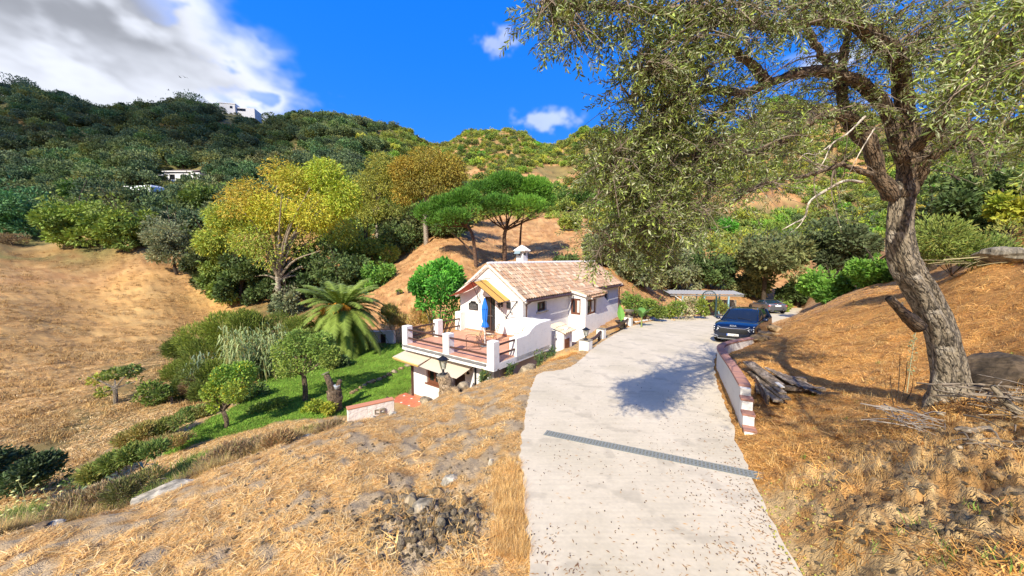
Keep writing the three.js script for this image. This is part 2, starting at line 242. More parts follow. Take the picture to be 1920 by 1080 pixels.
const H0 = (() => {
  const n = ctrl.length, U = ctrl.map(([x, z]) => lp(x, z)), q = ctrl.map((c, i) => c[2] / U[i][2]), m = n + 3, A = Array.from({ length: m }, () => new Float64Array(m + 1));
  const k = (d2) => (d2 < 1e-12 ? 0 : d2 * Math.log(d2));
  for (let i = 0; i < n; i++) { for (let j = 0; j < n; j++) A[i][j] = k((U[i][0] - U[j][0]) ** 2 + (U[i][1] - U[j][1]) ** 2); A[i][i] += 0.002; A[i][n] = A[n][i] = 1; A[i][n + 1] = A[n + 1][i] = U[i][0]; A[i][n + 2] = A[n + 2][i] = U[i][1]; A[i][m] = q[i]; }
  for (let c = 0; c < m; c++) { let p = c; for (let r = c + 1; r < m; r++) if (Math.abs(A[r][c]) > Math.abs(A[p][c])) p = r; [A[c], A[p]] = [A[p], A[c]]; for (let r = c + 1; r < m; r++) { const f = A[r][c] / A[c][c]; if (f) for (let j = c; j <= m; j++) A[r][j] -= f * A[c][j]; } }
  const w = new Float64Array(m); for (let i = m - 1; i >= 0; i--) { let s = A[i][m]; for (let j = i + 1; j < m; j++) s -= A[i][j] * w[j]; w[i] = s / A[i][i]; }
  const ux = Float64Array.from(U, (u) => u[0]), uz = Float64Array.from(U, (u) => u[1]);
  return (x, z) => { const [a, b, r] = lp(x, -z); let s = w[n] + w[n + 1] * a + w[n + 2] * b; for (let i = 0; i < n; i++) { const d = (a - ux[i]) ** 2 + (b - uz[i]) ** 2; if (d > 1e-12) s += w[i] * d * Math.log(d); } return EYE + s * r; };
})();
function segDist(x, z, ax, az, bx_, bz) { const dx = bx_ - ax, dz = bz - az, t = clamp(((x - ax) * dx + (z - az) * dz) / (dx * dx + dz * dz), 0, 1); return Math.hypot(x - ax - t * dx, z - az - t * dz); }
function inPoly(x, z, poly) { let c = false; for (let i = 0, j = poly.length - 1; i < poly.length; j = i++) { const [xi, zi] = poly[i], [xj, zj] = poly[j]; if (zi > z !== zj > z && x < ((xj - xi) * (z - zi)) / (zj - zi) + xi) c = !c; } return c; }
function polyDist(x, z, poly) { let d = 1e9; for (let i = 0, j = poly.length - 1; i < poly.length; j = i++) d = Math.min(d, segDist(x, z, ...poly[i], ...poly[j])); return inPoly(x, z, poly) ? -d : d; }
function lineDist(x, z, pts) { let d = 1e9; for (let i = 1; i < pts.length; i++) d = Math.min(d, segDist(x, z, ...pts[i - 1], ...pts[i])); return d; }
const driveDist = (x, z) => (z > 1 || z < -55 || x < -3 || x > 45 ? 9 : polyDist(x, z, drivePoly));
const lawnPoly = [[316, 848], [420, 815], [520, 790], [640, 775], [720, 755], [775, 722], [776, 645], [752, 636], [690, 646], [600, 668], [500, 702], [468, 752], [385, 792]].map(([a, b]) => { const p = Q(a, b, -7.2); return [p.x, p.z]; });
const lawnDist = (x, z) => (x < -22 || x > -2 || z > -9 || z < -36 ? 9 : polyDist(x, z, lawnPoly));
const ditch = [[-200, 905, 9], [0, 880, 12], [150, 835, 14.5], [280, 765, 18], [345, 700, 22], [420, 622, 33], [505, 592, 44], [590, 572, 47]].map(([a, b, z]) => { const p = P(a, b, z); return [p.x, p.z]; });
// the house stands on its own frame: x along the ridge, z toward the drive
const HOUSE = { x: 0.551, z: -18.428, yaw: 0.644 };
const toHouse = (x, z) => { const dx = x - HOUSE.x, dz = -(z - HOUSE.z), s = Math.sin(HOUSE.yaw), c = Math.cos(HOUSE.yaw); return [dx * s + dz * c, dx * c - dz * s]; };
const fromHouse = (u, w) => { const s = Math.sin(HOUSE.yaw), c = Math.cos(HOUSE.yaw); return [HOUSE.x + u * s + w * c, HOUSE.z - (u * c - w * s)]; };
const HEAP = Q(800, 1000, -3.42);
function ground(x, z) {
  const r = Math.hypot(x, z); let h = H0(x, z);
  { const la = Math.atan2(x, z) * 9, lr = Math.log(r + 3) * 9; const fld = sstep(-0.4, -0.6, x / Math.max(-z, 0.5)) * sstep(100, 80, r); h += 0.006 * Math.min(r, 110) * (1 - 0.72 * fld) * fbm2(la, lr) * sstep(1, 6, r) + sstep(15, 30, r) * sstep(160, 90, r) * (0.07 * n2(x * 0.9, z * 0.9) + 0.05 * n2(x * 2.1, z * 2.1)); }
  h += 0.035 * n2(x * 2.3, z * 2.3) * sstep(30, 8, r) + 0.012 * n2(x * 7, z * 7) * sstep(20, 5, r);
  if (r < 12 && x > 2.8) { const a = sstep(2.8, 4, x) * sstep(-6.2, -4.6, z); h += a * (0.15 * fbm2(x * 2.2, z * 2.2) + 0.09 * Math.abs(n2(x * 5, z * 5)) + 0.03 * n2(x * 14, z * 14)); }
  { const hd = Math.hypot((x - HEAP.x) / 1.0, (z - HEAP.z) / 0.8); if (hd < 1.4) h += sstep(1.3, 0.2, hd) * (0.1 + 0.07 * n2(x * 5, z * 5) + 0.035 * n2(x * 13, z * 13)); } // clods by the olive
  const l = lawnDist(x, z); if (l < 3) h = lerp(h, -2.9 + 0.03 * n2(x * 0.5, z * 0.5), sstep(2.5, -0.5, l));
  const d = driveDist(x, z); if (d < 0.7) h = lerp(driveY(x, z) - 0.045, h + 0.012, sstep(-0.12, 0.55, d));
  { const [u, w] = toHouse(x, z); if (u > -4.6 && u < 0.6 && w > 0.8 && w < 3.4) h = lerp(h, Math.min(h, -0.98 + 0.04 * n2(x * 2, z * 2)), sstep(3.2, 2.0, w) * sstep(0.6, 0, u)); }
  const [u, w] = toHouse(x, z); // dug out under the house
  if (u > -4.6 && u < 15 && w > -5.2 && w < 2) { const k = Math.min(sstep(-4.6, -4.1, u), sstep(-5.2, -4.6, w)) * sstep(1.2, 0.6, w); const t = u < 0.3 ? -3.3 : -1.2; if (h > t) h = lerp(h, t, k); }
  return h;
}
const onGround = (px, py, Z) => { const p = P(px, py, Z); p.y = ground(p.x, p.z); return p; };

// colour of the ground by what it is made of: straw, earth, gravel, lawn
function groundColor(x, z, out) {
  const Z = -z, r = Math.hypot(x, z), a = Z > 0.5 ? x / Z : x > 0 ? 9 : -9, la = Math.atan2(x, z) * 5.5, lr = Math.log(r + 5) * 6.5;
  const f = fbm2(la, lr, 5), g = fbm2(la * 3.7 + 40, lr * 3.7, 4), e = fbm2(x * 1.3 + 9, z * 1.3, 4);
  const set = (c, t) => { out[0] = lerp(out[0], c[0], t); out[1] = lerp(out[1], c[1], t); out[2] = lerp(out[2], c[2], t); };
  const straw = [0.78, 0.495, 0.20], soil = [0.50, 0.415, 0.305], gold = [0.68, 0.35, 0.095], litter = [0.33, 0.185, 0.065], tan = [0.74, 0.54, 0.28], field = [0.83, 0.52, 0.20], red = [0.62, 0.335, 0.145];
  out[0] = straw[0]; out[1] = straw[1]; out[2] = straw[2];
  if (r < 24 && a > -1.6) { // banks beside the drive
    if (a < 0.3) { set(soil, 0.85 * sstep(-0.05, 0.3, e + f * 0.5 + 0.22 * sstep(-3.6, -1.2, x) * sstep(14, 7, Z) * sstep(4, 6.5, Z))); set([0.6, 0.5, 0.36], 0.3 * sstep(0.0, 0.4, g)); set([0.46, 0.40, 0.32], 0.85 * sstep(1.15, 0.6, Math.hypot((x - HEAP.x) / 1.0, (z - HEAP.z) / 0.8) + 0.5 * e)); }
    else { set(gold, 1); set([0.62, 0.31, 0.10], 0.6 * sstep(0, 0.4, f)); set(litter, 0.75 * sstep(-0.1, 0.35, e) * sstep(12, 7, r)); set(tan, sstep(5.6, 4.4, Z) * sstep(2.2, 3.2, x) * (0.35 + 0.65 * sstep(-0.2, 0.1, g + f))); set([0.3, 0.33, 0.08], 0.35 * sstep(0.25, 0.5, g) * sstep(7, 10, Z)); }
  } else {
    set(red, 1); set([0.80, 0.52, 0.25], 0.7 * sstep(-0.15, 0.25, g)); set([0.52, 0.29, 0.13], 0.4 * sstep(0.1, 0.4, f)); const scrub = sstep(-0.3, 0.2, f + 0.4 * g) * 0.7 + 0.5 * sstep(-0.28, -0.4, a + 0.1 * f); set([0.17, 0.19, 0.055], clamp(scrub * sstep(75, 110, r), 0, 0.93));
    const fw = sstep(-0.5, -0.72, a + 0.08 * g) * sstep(84, 74, r + 6 * g); set(field, fw); set([0.56, 0.34, 0.14], fw * 0.6 * sstep(0.02, 0.4, f * 0.8 + g * 0.6)); set([0.84, 0.6, 0.27], fw * 0.5 * sstep(0.05, 0.4, -f));
  }
  const dd = lineDist(x, z, ditch), dw = 0.9 + 0.09 * r; if (dd < dw * 1.6 && a < -0.35) set([0.16, 0.145, 0.05], 0.85 * sstep(dw * 1.5, dw * 0.5, dd + g * dw * 0.7));
  const ld = lawnDist(x, z); if (ld < 1.2) set([0.17 + 0.12 * (f + 0.3), 0.30 + 0.06 * f, 0.05], sstep(0.3, -0.15, ld + g * 0.5));
  const hf = fbm2(la * 15, lr * 15, 3), sk = fbm2(la * 2.5 + 3 * hf * 0.2, lr * 26, 4), v = 1 + 0.2 * g + 0.12 * e + (0.3 * hf + 0.34 * sk) * sstep(14, 30, r); out[0] *= v; out[1] *= v; out[2] *= v; return ld < 0 ? 1 : 0;
}
{
  const rings = [], angs = []; let r = 0.6; while (r < 1900) { rings.push(r); r *= r < 60 ? 1.0165 : r < 350 ? 1.022 : 1.06; }
  for (let a = -64; a <= 66; a += 0.27) angs.push(a); for (let a = 70; a < 296; a += 4) angs.push(a);
  const nr = rings.length, na = angs.length, pos = new Float32Array(nr * na * 3 + 3), col = new Float32Array(nr * na * 3 + 3), uv = new Float32Array(nr * na * 2 + 2), c = [0, 0, 0], cls = new Uint8Array(nr * na);
  for (let i = 0; i < nr; i++) for (let j = 0; j < na; j++) {
    const t = deg(angs[j]), x = Math.sin(t) * rings[i], z = -Math.cos(t) * rings[i], o = i * na + j; pos[o * 3] = x; pos[o * 3 + 1] = ground(x, z); pos[o * 3 + 2] = z; const lawn = groundColor(x, z, c); col.set(c, o * 3); uv[o * 2] = x / 1.6; uv[o * 2 + 1] = z / 1.6;
    const a = angs[j], R = rings[i]; cls[o] = lawn ? 1 : R < 24 && a > -55 && a < 70 ? 0 : a < -31 && R < 95 ? 2 : a >= 70 && R < 30 ? 0 : 3;
  }
  const o0 = nr * na; pos[o0 * 3 + 1] = ground(0, 0); col.set([0.5, 0.33, 0.14], o0 * 3);
  const idx = [[], [], [], []];
  for (let j = 0; j < na; j++) idx[0].push(o0, (j + 1) % na, j);
  for (let i = 0; i < nr - 1; i++) for (let j = 0; j < na; j++) { const k = (j + 1) % na, a = i * na + j, b = i * na + k, d = a + na, e = b + na; idx[cls[a]].push(a, b, d, b, e, d); }
  // normals once for the whole sheet, so that the pieces meet without a seam
  const all = new THREE.BufferGeometry(); all.setAttribute('position', new THREE.BufferAttribute(pos, 3)); all.setIndex(idx.flat()); all.computeVertexNormals(); const nrm = all.attributes.normal;
  ['dry_bank', 'lawn', 'field', 'hillside'].forEach((name, q) => {
    const map = new Map(), list = []; const id = idx[q].map((v) => { if (!map.has(v)) { map.set(v, list.length); list.push(v); } return map.get(v); });
    const g = new THREE.BufferGeometry(), n = list.length, p = new Float32Array(n * 3), nn = new Float32Array(n * 3), cc = new Float32Array(n * 3), u = new Float32Array(n * 2);
    list.forEach((v, k) => { for (let m = 0; m < 3; m++) { p[k * 3 + m] = pos[v * 3 + m]; nn[k * 3 + m] = nrm.array[v * 3 + m]; cc[k * 3 + m] = col[v * 3 + m]; } u[k * 2] = uv[v * 2]; u[k * 2 + 1] = uv[v * 2 + 1]; });
    g.setAttribute('position', new THREE.BufferAttribute(p, 3)); g.setAttribute('normal', new THREE.BufferAttribute(nn, 3)); g.setAttribute('color', new THREE.BufferAttribute(cc, 3)); g.setAttribute('uv', new THREE.BufferAttribute(u, 2)); g.setIndex(id);
    tag(struct(name, g, M.ground), { dry_bank: 'sloping banks of dry straw and stony earth beside the drive', lawn: 'green mown lawn in the hollow left of the white house', field: 'dry golden field sloping down on the left', hillside: 'reddish dry hillsides rising behind the house' }[name]);
  });
}
// ---------- the concrete drive ----------
{
  const R = rng(31), top = [], N = 260, L = new THREE.CatmullRomCurve3(leftEdge.map(([a, b]) => { const p = D(a, b); return V(p.x, 0, p.z); }), false, 'centripetal'), Rr = new THREE.CatmullRomCurve3([...rightEdge.map(([a, b]) => { const p = D(a, b); return V(p.x, 0, p.z); })], false, 'centripetal');
  const far = [[1330, 592], [1380, 585], [1430, 577]].map(([a, b]) => { const p = D(a, b); return V(p.x, 0, p.z); });
  const jag = (pts, s) => pts.map((p, i) => { const t = pts[Math.min(i + 1, pts.length - 1)].clone().sub(pts[Math.max(i - 1, 0)]).normalize(), w = 0.055 * fbm2(i * 0.31 + s, s, 4) + 0.03 * n2(i * 0.9, s); return V(p.x - t.z * w, 0, p.z + t.x * w); });
  const left = jag(L.getSpacedPoints(N), 3), right = jag(Rr.getSpacedPoints(N), 9), outline = [...left, ...far, ...right.reverse()];
  const tri = THREE.ShapeUtils.triangulateShape(outline.map((p) => new THREE.Vector2(p.x, p.z)), []);
  const pos = [], uv = [], idx = []; outline.forEach((p) => { pos.push(p.x, driveY(p.x, p.z), p.z); uv.push(p.x / 3, p.z / 3); }); for (const [a, b, c] of tri) idx.push(a, c, b);
  const n = outline.length; outline.forEach((p) => { pos.push(p.x, driveY(p.x, p.z) - 0.14, p.z); uv.push(p.x / 3, p.z / 3 + 0.05); }); for (let i = 0; i < n; i++) { const j = (i + 1) % n; idx.push(i, j, n + i, j, n + j, n + i); }
  let g = new THREE.BufferGeometry(); g.setAttribute('position', new THREE.Float32BufferAttribute(pos, 3)); g.setAttribute('uv', new THREE.Float32BufferAttribute(uv, 2)); g.setIndex(idx); g = g.toNonIndexed(); g.computeVertexNormals();
  if (g.attributes.normal.getY(0) < 0) console.log('drive upside down');
  tag(struct('driveway', g, M.concrete), 'pale concrete drive strewn with dry leaves');
}
// ---------- the white house ----------
const HW = 4.6, HL = 14.1, EAVE = 2.25, RIDGE = 3.92, SL = Math.atan2(RIDGE - EAVE, HW / 2);
const houseTurn = Math.PI / 2 - HOUSE.yaw;
const house = thing('white_house', 'white rendered house with terracotta tiled roof and raised front terrace beside the drive', 'house', [HOUSE.x, 0, HOUSE.z], houseTurn);
const houseWorld = (u, y, w) => { const [x, z] = fromHouse(u, w); return V(x, y, z); };
{
  const rotY = (g, a) => g.rotateY(a);
  // gable wall (faces -x) with the door opening; drawn as (−z, y), then turned
  const gable = [[-0.0, -0.3], [HW, -0.3], [HW, EAVE - 0.08], [HW / 2, RIDGE - 0.08], [0, EAVE - 0.08]];
  const front = slab(gable, 0.32, [rect(1.87, 2.74, 0.0, 2.12)]); front.rotateY(Math.PI / 2); // (x,y,d) -> (d,y,-x)
  mesh('gable_wall', front, M.white, house);
  mesh('rear_gable_wall', slab(gable, 0.3).rotateY(Math.PI / 2).translate(HL - 0.3, 0, 0), M.white, house);
  // long wall toward the drive with its small window and the far window
  const sideWall = slab(rect(0.321, HL - 0.301, -1.6, EAVE - 0.06), 0.3, [rect(1.46, 2.46, 1.28, 1.83), rect(10.88, 11.9, 0.8, 1.66)]).translate(0, 0, -0.302);
  mesh('side_wall', sideWall, M.white, house);
  mesh('far_side_wall', slab(rect(0.321, HL - 0.301, -3, EAVE - 0.06), 0.3).translate(0, 0, -HW), M.white, house);
  mesh('plinth', join([bx(0.05, 5.1, -1.9, -0.95, -0.05, 0.03), bx(0.34, HL - 0.34, -0.12, -0.02, -HW + 0.32, -0.32)]), M.white, house);
  // left pilaster against the gable
  mesh('pilaster', bx(-0.42, -0.002, 0, 1.12, -HW - 0.06, -HW + 0.42, 0.04), M.white, house);
  // skirting of terracotta round the terrace
  mesh('skirting', bx(-0.025, -0.003, 0.012, 0.12, -1.86, 0), M.terra, house); mesh('skirting', bx(-0.025, -0.003, 0.012, 0.12, -HW + 0.44, -2.75), M.terra, house);
  // windows: frame, sashes, glass, sill
  function win(cx, cy, w, h, turn, at, opts = {}) {
    const g = new THREE.Group(); g.name = 'window'; g.position.set(...at); g.rotation.y = turn; house.add(g);
    const f = 0.055, d = 0.07, fr = opts.mat ?? M.woodFrame;
    mesh('frame', join([bx(-w / 2, w / 2, h / 2 - f, h / 2, -d, 0), bx(-w / 2, w / 2, -h / 2, -h / 2 + f, -d, 0), bx(-w / 2, -w / 2 + f, -h / 2 + f, h / 2 - f, -d, 0), bx(w / 2 - f, w / 2, -h / 2 + f, h / 2 - f, -d, 0)]), fr, g);
    const n = opts.sashes ?? 2, iw = (w - 2 * f) / n;
    for (let i = 0; i < n; i++) { const x0 = -w / 2 + f + i * iw + 0.004, x1 = x0 + iw - 0.008, y0 = -h / 2 + f + 0.004, y1 = h / 2 - f - 0.004, s = 0.06; mesh('sash', join([bx(x0, x1, y1 - s, y1, -0.055, -0.012), bx(x0, x1, y0, y0 + s, -0.055, -0.012), bx(x0, x0 + s, y0 + s, y1 - s, -0.055, -0.012), bx(x1 - s, x1, y0 + s, y1 - s, -0.055, -0.012)]), fr, g); mesh('pane', bx(x0 + s, x1 - s, y0 + s, y1 - s, -0.04, -0.03), M.glass, g); }
    if (opts.curtain) mesh('curtain', join([0, 1, 2, 3].map((k) => bx(w * (0.1 + 0.07 * k), w * (0.16 + 0.07 * k), -h / 2 + f + 0.08, h / 2 - f - 0.08, -0.024, -0.018))), std(0.7, 0.68, 0.62), g);
    if (opts.sill) mesh('sill', bx(-w / 2 - 0.1, w / 2 + 0.1, -h / 2 - 0.07, -h / 2 - 0.003, -0.04, opts.sill, 0.01), opts.sillMat ?? M.rockPale, g);
    return g;
  }
  win(0, 0, 1.0, 0.55, 0, [1.96, 1.555, -0.13], { mat: M.wood, sill: 0.22 });
  win(0, 0, 1.02, 0.86, 0, [11.39, 1.23, -0.14], { mat: M.wood });
  // bay: front face toward the terrace, outer face toward the drive, wing wall falling away
  const BX = 5.18, BZ = 1.18;
  mesh('bay_front_wall', slab(rect(-BZ + 0.26, -0.002, -1.9, 2.12), 0.26, [rect(-BZ + 0.34, -0.147, 0.7, 1.74)]).rotateY(Math.PI / 2).translate(BX, 0, 0), M.white, house);
  const wing = [[BX, -2.4], [HL - 1.6, -2.4], [HL - 1.6, -0.6], [10.4, 0.32], [7.86, 1.82], [7.8, 2.08], [BX, 2.08]];
  mesh('bay_outer_wall', slab(wing, 0.26, [rect(5.46, 6.86, 0.67, 1.66)], 0.0).translate(0, 0, BZ - 0.26), M.white, house);
  mesh('bay_cheek', bx(7.54, 7.8, 0.2, 2.06, 0.002, BZ - 0.262), M.white, house);
  mesh('wing_coping', join([tube([V(7.84, 1.86, BZ - 0.13), V(10.4, 0.35, BZ - 0.13)], 0.05, 6)]), M.rockGrey, house);
  win(0, 0, 0.72, 1.04, -Math.PI / 2, [BX + 0.06, 1.22, (0.147 + BZ - 0.34) / 2], { curtain: true });
  win(0, 0, 1.38, 0.98, 0, [6.16, 1.165, BZ - 0.07], { curtain: true });
  // roof: deck, tiles
  const roof = new THREE.Group(); roof.name = 'roof'; house.add(roof);
  const OH = 0.34, rl = (HW / 2 + OH) / Math.cos(SL);
  for (const s of [1, -1]) {
    const deck = bx(-0.12, HL + 0.12, -0.09, -0.012, 0, rl - 0.03).rotateX(SL); if (s < 0) deck.rotateY(Math.PI).translate(HL, 0, 0);
    mesh('roof_deck', deck.translate(0, RIDGE, -HW / 2), M.tileWhite, roof);
  }
  // one barrel tile, wider at its lower end, with the thickness of clay
  const tileGeo = (() => { const pos = [], idx = [], L = 0.44, n = 7; for (const [t, k] of [[0, 0], [1, 0]]) for (let i = 0; i <= n; i++) { const a = Math.PI * (i / n), r = t ? 0.098 : 0.078; pos.push(Math.cos(a) * r, Math.sin(a) * r * 0.9, t * L); } for (let i = 0; i <= n; i++) { const a = Math.PI * (i / n); pos.push(Math.cos(a) * 0.083, Math.sin(a) * 0.083 * 0.88, L); } for (let i = 0; i < n; i++) { const a = i, b = i + n + 1, c = i + 2 * n + 2; idx.push(a, b, a + 1, a + 1, b, b + 1, b, c, b + 1, b + 1, c, c + 1); } const g = new THREE.BufferGeometry(); g.setAttribute('position', new THREE.Float32BufferAttribute(pos, 3)); g.setIndex(idx); const h = g.toNonIndexed(); h.computeVertexNormals(); h.setAttribute('color', new THREE.Float32BufferAttribute(new Float32Array(h.attributes.position.count * 3).fill(1), 3)); return h; })();
  const R = rng(77), list = [], cols = [], tones = [[0.43, 0.275, 0.175], [0.48, 0.335, 0.225], [0.40, 0.235, 0.14], [0.52, 0.40, 0.29], [0.34, 0.235, 0.16], [0.46, 0.315, 0.20]];
  const tint = () => { const t = tones[Math.floor(R() * tones.length)], v = 0.82 + R() * 0.36; return C(t[0] * v, t[1] * v, t[2] * v); };
  const up = V(0, 1, 0);
  function field(x0, x1, rows, pitch, sl, oy, oz, back) { // covers (humps) and channels between them
    const nc = Math.round((x1 - x0) / pitch);
    for (let c = 0; c <= nc; c++) for (let r = 0; r < rows; r++) for (const ch of [0, 1]) {
      if (ch && c === nc) continue;
      const x = x0 + (c + ch * 0.5) * ((x1 - x0) / nc) + (R() - 0.5) * 0.012, d = r * 0.335 + (R() - 0.5) * 0.015 + ch * 0.02;
      const q = quat(0, 0, 0); const e = new THREE.Quaternion().setFromAxisAngle(V(1, 0, 0), sl - 0.035); const roll = new THREE.Quaternion().setFromAxisAngle(V(0, 0, 1), ch ? Math.PI : 0); q.copy(e).multiply(roll);
      const n = V(0, Math.cos(sl), Math.sin(sl)), p = V(x, oy - Math.sin(sl) * d, oz + Math.cos(sl) * d).addScaledVector(n, ch ? 0.06 : 0.058 + R() * 0.01); const m = mat4(p, q, V(1.12, 1, 1));
      if (back) m.premultiply(new THREE.Matrix4().makeTranslation(HL, 0, -HW).multiply(new THREE.Matrix4().makeRotationY(Math.PI)));
      list.push(m); cols.push(tint());
    }
  }
  field(-0.05, HL + 0.05, 9, 0.245, SL, RIDGE, -HW / 2, false);
  field(-0.05, HL + 0.05, 9, 0.245, SL, RIDGE, -HW / 2, true);
  const bayS = deg(13); field(BX - 0.06, 8.0, 5, 0.245, bayS, EAVE + 0.06, -0.28, false);
  field(5.5, 7.2, 1, 0.2, deg(30), 1.97, BZ - 0.05, false);
  inst('roof_tiles', tileGeo, M.tile, list, roof, cols);
  for (let i = 0; i < 37; i++) { const g = tube([V(0, 0, 0), V(0.41, 0.015, 0)], [0.115, 0.13], 10); mesh('ridge_tile', g, M.tileWhite, roof).position.set(-0.12 + i * 0.387, RIDGE + 0.05, -HW / 2); }
  for (const s of [0, 1]) for (let i = 0; i < 9; i++) { const d = 0.1 + i * 0.335, g = tube([V(0, 0, 0), V(0, -Math.sin(SL) * 0.4, Math.cos(SL) * 0.4)], [0.085, 0.1], 8); for (const b of [1, -1]) { const t = mesh('verge_tile', g, M.tileWhite, roof); t.position.set(s ? HL + 0.1 : -0.1, RIDGE - Math.sin(SL) * d + 0.02, -HW / 2 + b * Math.cos(SL) * d); if (b < 0) t.rotation.y = Math.PI; } }
  mesh('bay_roof_edge', join([bx(BX - 0.16, BX - 0.03, -0.06, 0.1, 0, 1.62, 0.02).rotateX(bayS).translate(0, EAVE + 0.04, -0.28), bx(BX - 0.03, 8.05, -0.06, -0.01, 0.02, 1.56).rotateX(bayS).translate(0, EAVE + 0.04, -0.28)]), M.tileWhite, roof);
  mesh('window_canopy', bx(5.42, 7.3, -0.03, 0.02, 0, 0.42).rotateX(deg(30)).translate(0, 1.96, BZ - 0.02), M.tileWhite, roof);
  // chimney with a little tiled hat
  const ch = new THREE.Group(); ch.name = 'chimney'; ch.position.set(3.65, RIDGE - 0.6, -2.62); roof.add(ch);
  mesh('stack', join([bx(-0.27, 0.27, 0, 1.15, -0.27, 0.27, 0.02), bx(-0.25, -0.17, 1.15, 1.42, -0.25, -0.17), bx(0.17, 0.25, 1.15, 1.42, -0.25, -0.17), bx(-0.25, -0.17, 1.15, 1.42, 0.17, 0.25), bx(0.17, 0.25, 1.15, 1.42, 0.17, 0.25)]), M.white, ch);
  { const t = []; for (let f = 0; f < 4; f++) for (let i = -2; i <= 2; i++) t.push(tube([V(i * 0.05, 1.74, 0.02 + Math.abs(i) * 0.02), V(i * 0.15, 1.42, 0.42)], [0.05, 0.085], 7).rotateY((f * Math.PI) / 2)); mesh('chimney_cap', join([t, bx(-0.34, 0.34, 1.4, 1.46, -0.34, 0.34), cyl(0.1, 0.1, 0.12, 0, 1.7, 0, 8)]), M.tileWhite, ch); }
  mesh('flap', bx(-0.02, 0.02, -0.28, 0, -0.22, 0.22).rotateZ(-0.7).translate(-0.4, 1.46, 0), std(0.22, 0.3, 0.33, 0.5), ch);
  // gutter and downpipes
  mesh('gutter', tube([V(-0.1, EAVE - 0.2, OH + 0.06), V(BX - 0.2, EAVE - 0.22, OH + 0.06)], 0.06, 8), M.wood, house); mesh('gutter', tube([V(8.1, EAVE - 0.2, OH + 0.06), V(HL + 0.1, EAVE - 0.22, OH + 0.06)], 0.06, 8), M.wood, house);
  for (const u of [0.22, HL - 0.12]) mesh('downpipe', join([tube([V(u, EAVE - 0.24, OH + 0.06), V(u, EAVE - 0.42, 0.12), V(u, -1.5, 0.08)], 0.045, 8)]), M.wood, house);
  // front door: glazed, dark frame
  const door = new THREE.Group(); door.name = 'door'; door.position.set(0.16, 0, -2.305); house.add(door);
  mesh('door_frame', join([bx(-0.05, 0.05, 0, 2.11, -0.43, -0.36), bx(-0.05, 0.05, 0, 2.11, 0.36, 0.43), bx(-0.05, 0.05, 2.04, 2.11, -0.358, 0.358), bx(-0.04, 0.04, 0.0, 0.14, -0.358, 0.358), bx(-0.045, 0.045, 0.14, 2.04, -0.03, 0.03)]), M.wood, door);
  for (const z of [-0.195, 0.195]) mesh('pane', bx(-0.008, 0.008, 0.14, 2.04, z - 0.162, z + 0.162), M.glass, door);
  mesh('handle', join([rod(V(-0.06, 1.05, 0.06), V(-0.09, 1.05, 0.06), 0.012), rod(V(-0.09, 1.05, 0.05), V(-0.09, 1.05, 0.17), 0.012)]), M.steel, door);
  mesh('door_bar', rod(V(-0.07, 1.02, -0.4), V(-0.07, 1.0, 0.2), 0.014), M.steel, door);
  // plaque, wall lantern, small box
  { const g = new THREE.Group(); g.name = 'wall_plaque'; g.position.set(-0.03, 1.52, -3.5); g.rotation.y = -Math.PI / 2; house.add(g);
    const o = [[-0.36, -0.24], [0.36, -0.24], [0.36, 0.13], [0.24, 0.17], [0.16, 0.27], [-0.16, 0.27], [-0.24, 0.17], [-0.36, 0.13]]; mesh('plaque', slab(o, 0.025), M.iron, g);
    const orn = []; for (let i = 0; i < 7; i++) { const t = new THREE.TorusGeometry(0.055, 0.012, 5, 12).translate(-0.24 + i * 0.08, i % 2 ? 0.06 : -0.09, 0.03); orn.push(t); } mesh('ornament', join([orn, rod(V(-0.3, -0.18, 0.03), V(0.3, -0.18, 0.03), 0.012), rod(V(-0.3, 0.02, 0.03), V(0.3, 0.02, 0.03), 0.01)]), M.steelGrey, g); }
  { const g = new THREE.Group(); g.name = 'wall_lantern'; g.position.set(-0.02, 1.72, -1.36); house.add(g); mesh('bracket', join([limb([V(0, 0.05, 0), V(-0.1, 0.25, 0), V(-0.22, 0.3, 0), V(-0.24, 0.2, 0)], 0.015, 0.012, 8), bx(-0.02, 0, -0.1, 0.12, -0.05, 0.05)]), M.iron, g); mesh('lamp_shade', join([new THREE.CylinderGeometry(0.03, 0.15, 0.12, 8).translate(-0.24, 0.12, 0), new THREE.CylinderGeometry(0.09, 0.06, 0.16, 6).translate(-0.24, -0.02, 0), rod(V(-0.24, -0.1, 0), V(-0.24, -0.22, 0), 0.02)]), M.iron, g); }
  mesh('meter_box', bx(-0.12, -0.003, 1.58, 1.92, -0.98, -0.76, 0.01), M.iron, house);
  // ---- lower storey under the terrace ----
  const FX = -3.7;
  mesh('lower_wall', slab(rect(0.05, 4.42, -3.3, -0.262), 0.3, [rect(2.36, 3.36, -2.02, -1.08), rect(0.62, 1.42, -3.2, -1.05)]).rotateY(Math.PI / 2).translate(FX, 0, 0), M.white, house);
  mesh('lower_side_wall', bx(FX + 0.302, -0.02, -3.3, -0.262, -4.42, -4.12), M.white, house);
  mesh('base_wall', slab(rect(FX + 0.02, 0.12, -3.3, -0.24), 0.3).translate(0, 0, 1.1), M.greyWall, house);
  mesh('return_wall', bx(FX + 0.01, FX + 0.3, -3.3, -0.262, 0.0, 1.098), M.white, house);
  win(0, 0, 0.98, 0.92, -Math.PI / 2, [FX + 0.1, -1.55, -2.86], { sill: 0.16, sillMat: M.woodFrame });
  { const g = new THREE.Group(); g.name = 'door'; g.position.set(FX + 0.16, -3.1, -1.02); house.add(g); mesh('door_leaf', bx(-0.03, 0.03, 0, 2.04, -0.39, 0.39), M.wood, g); mesh('iron_grille', join([...Array(7)].map((_, i) => rod(V(-0.05, 0.1, -0.33 + i * 0.11), V(-0.05, 1.95, -0.33 + i * 0.11), 0.012, 5))), M.iron, g); }
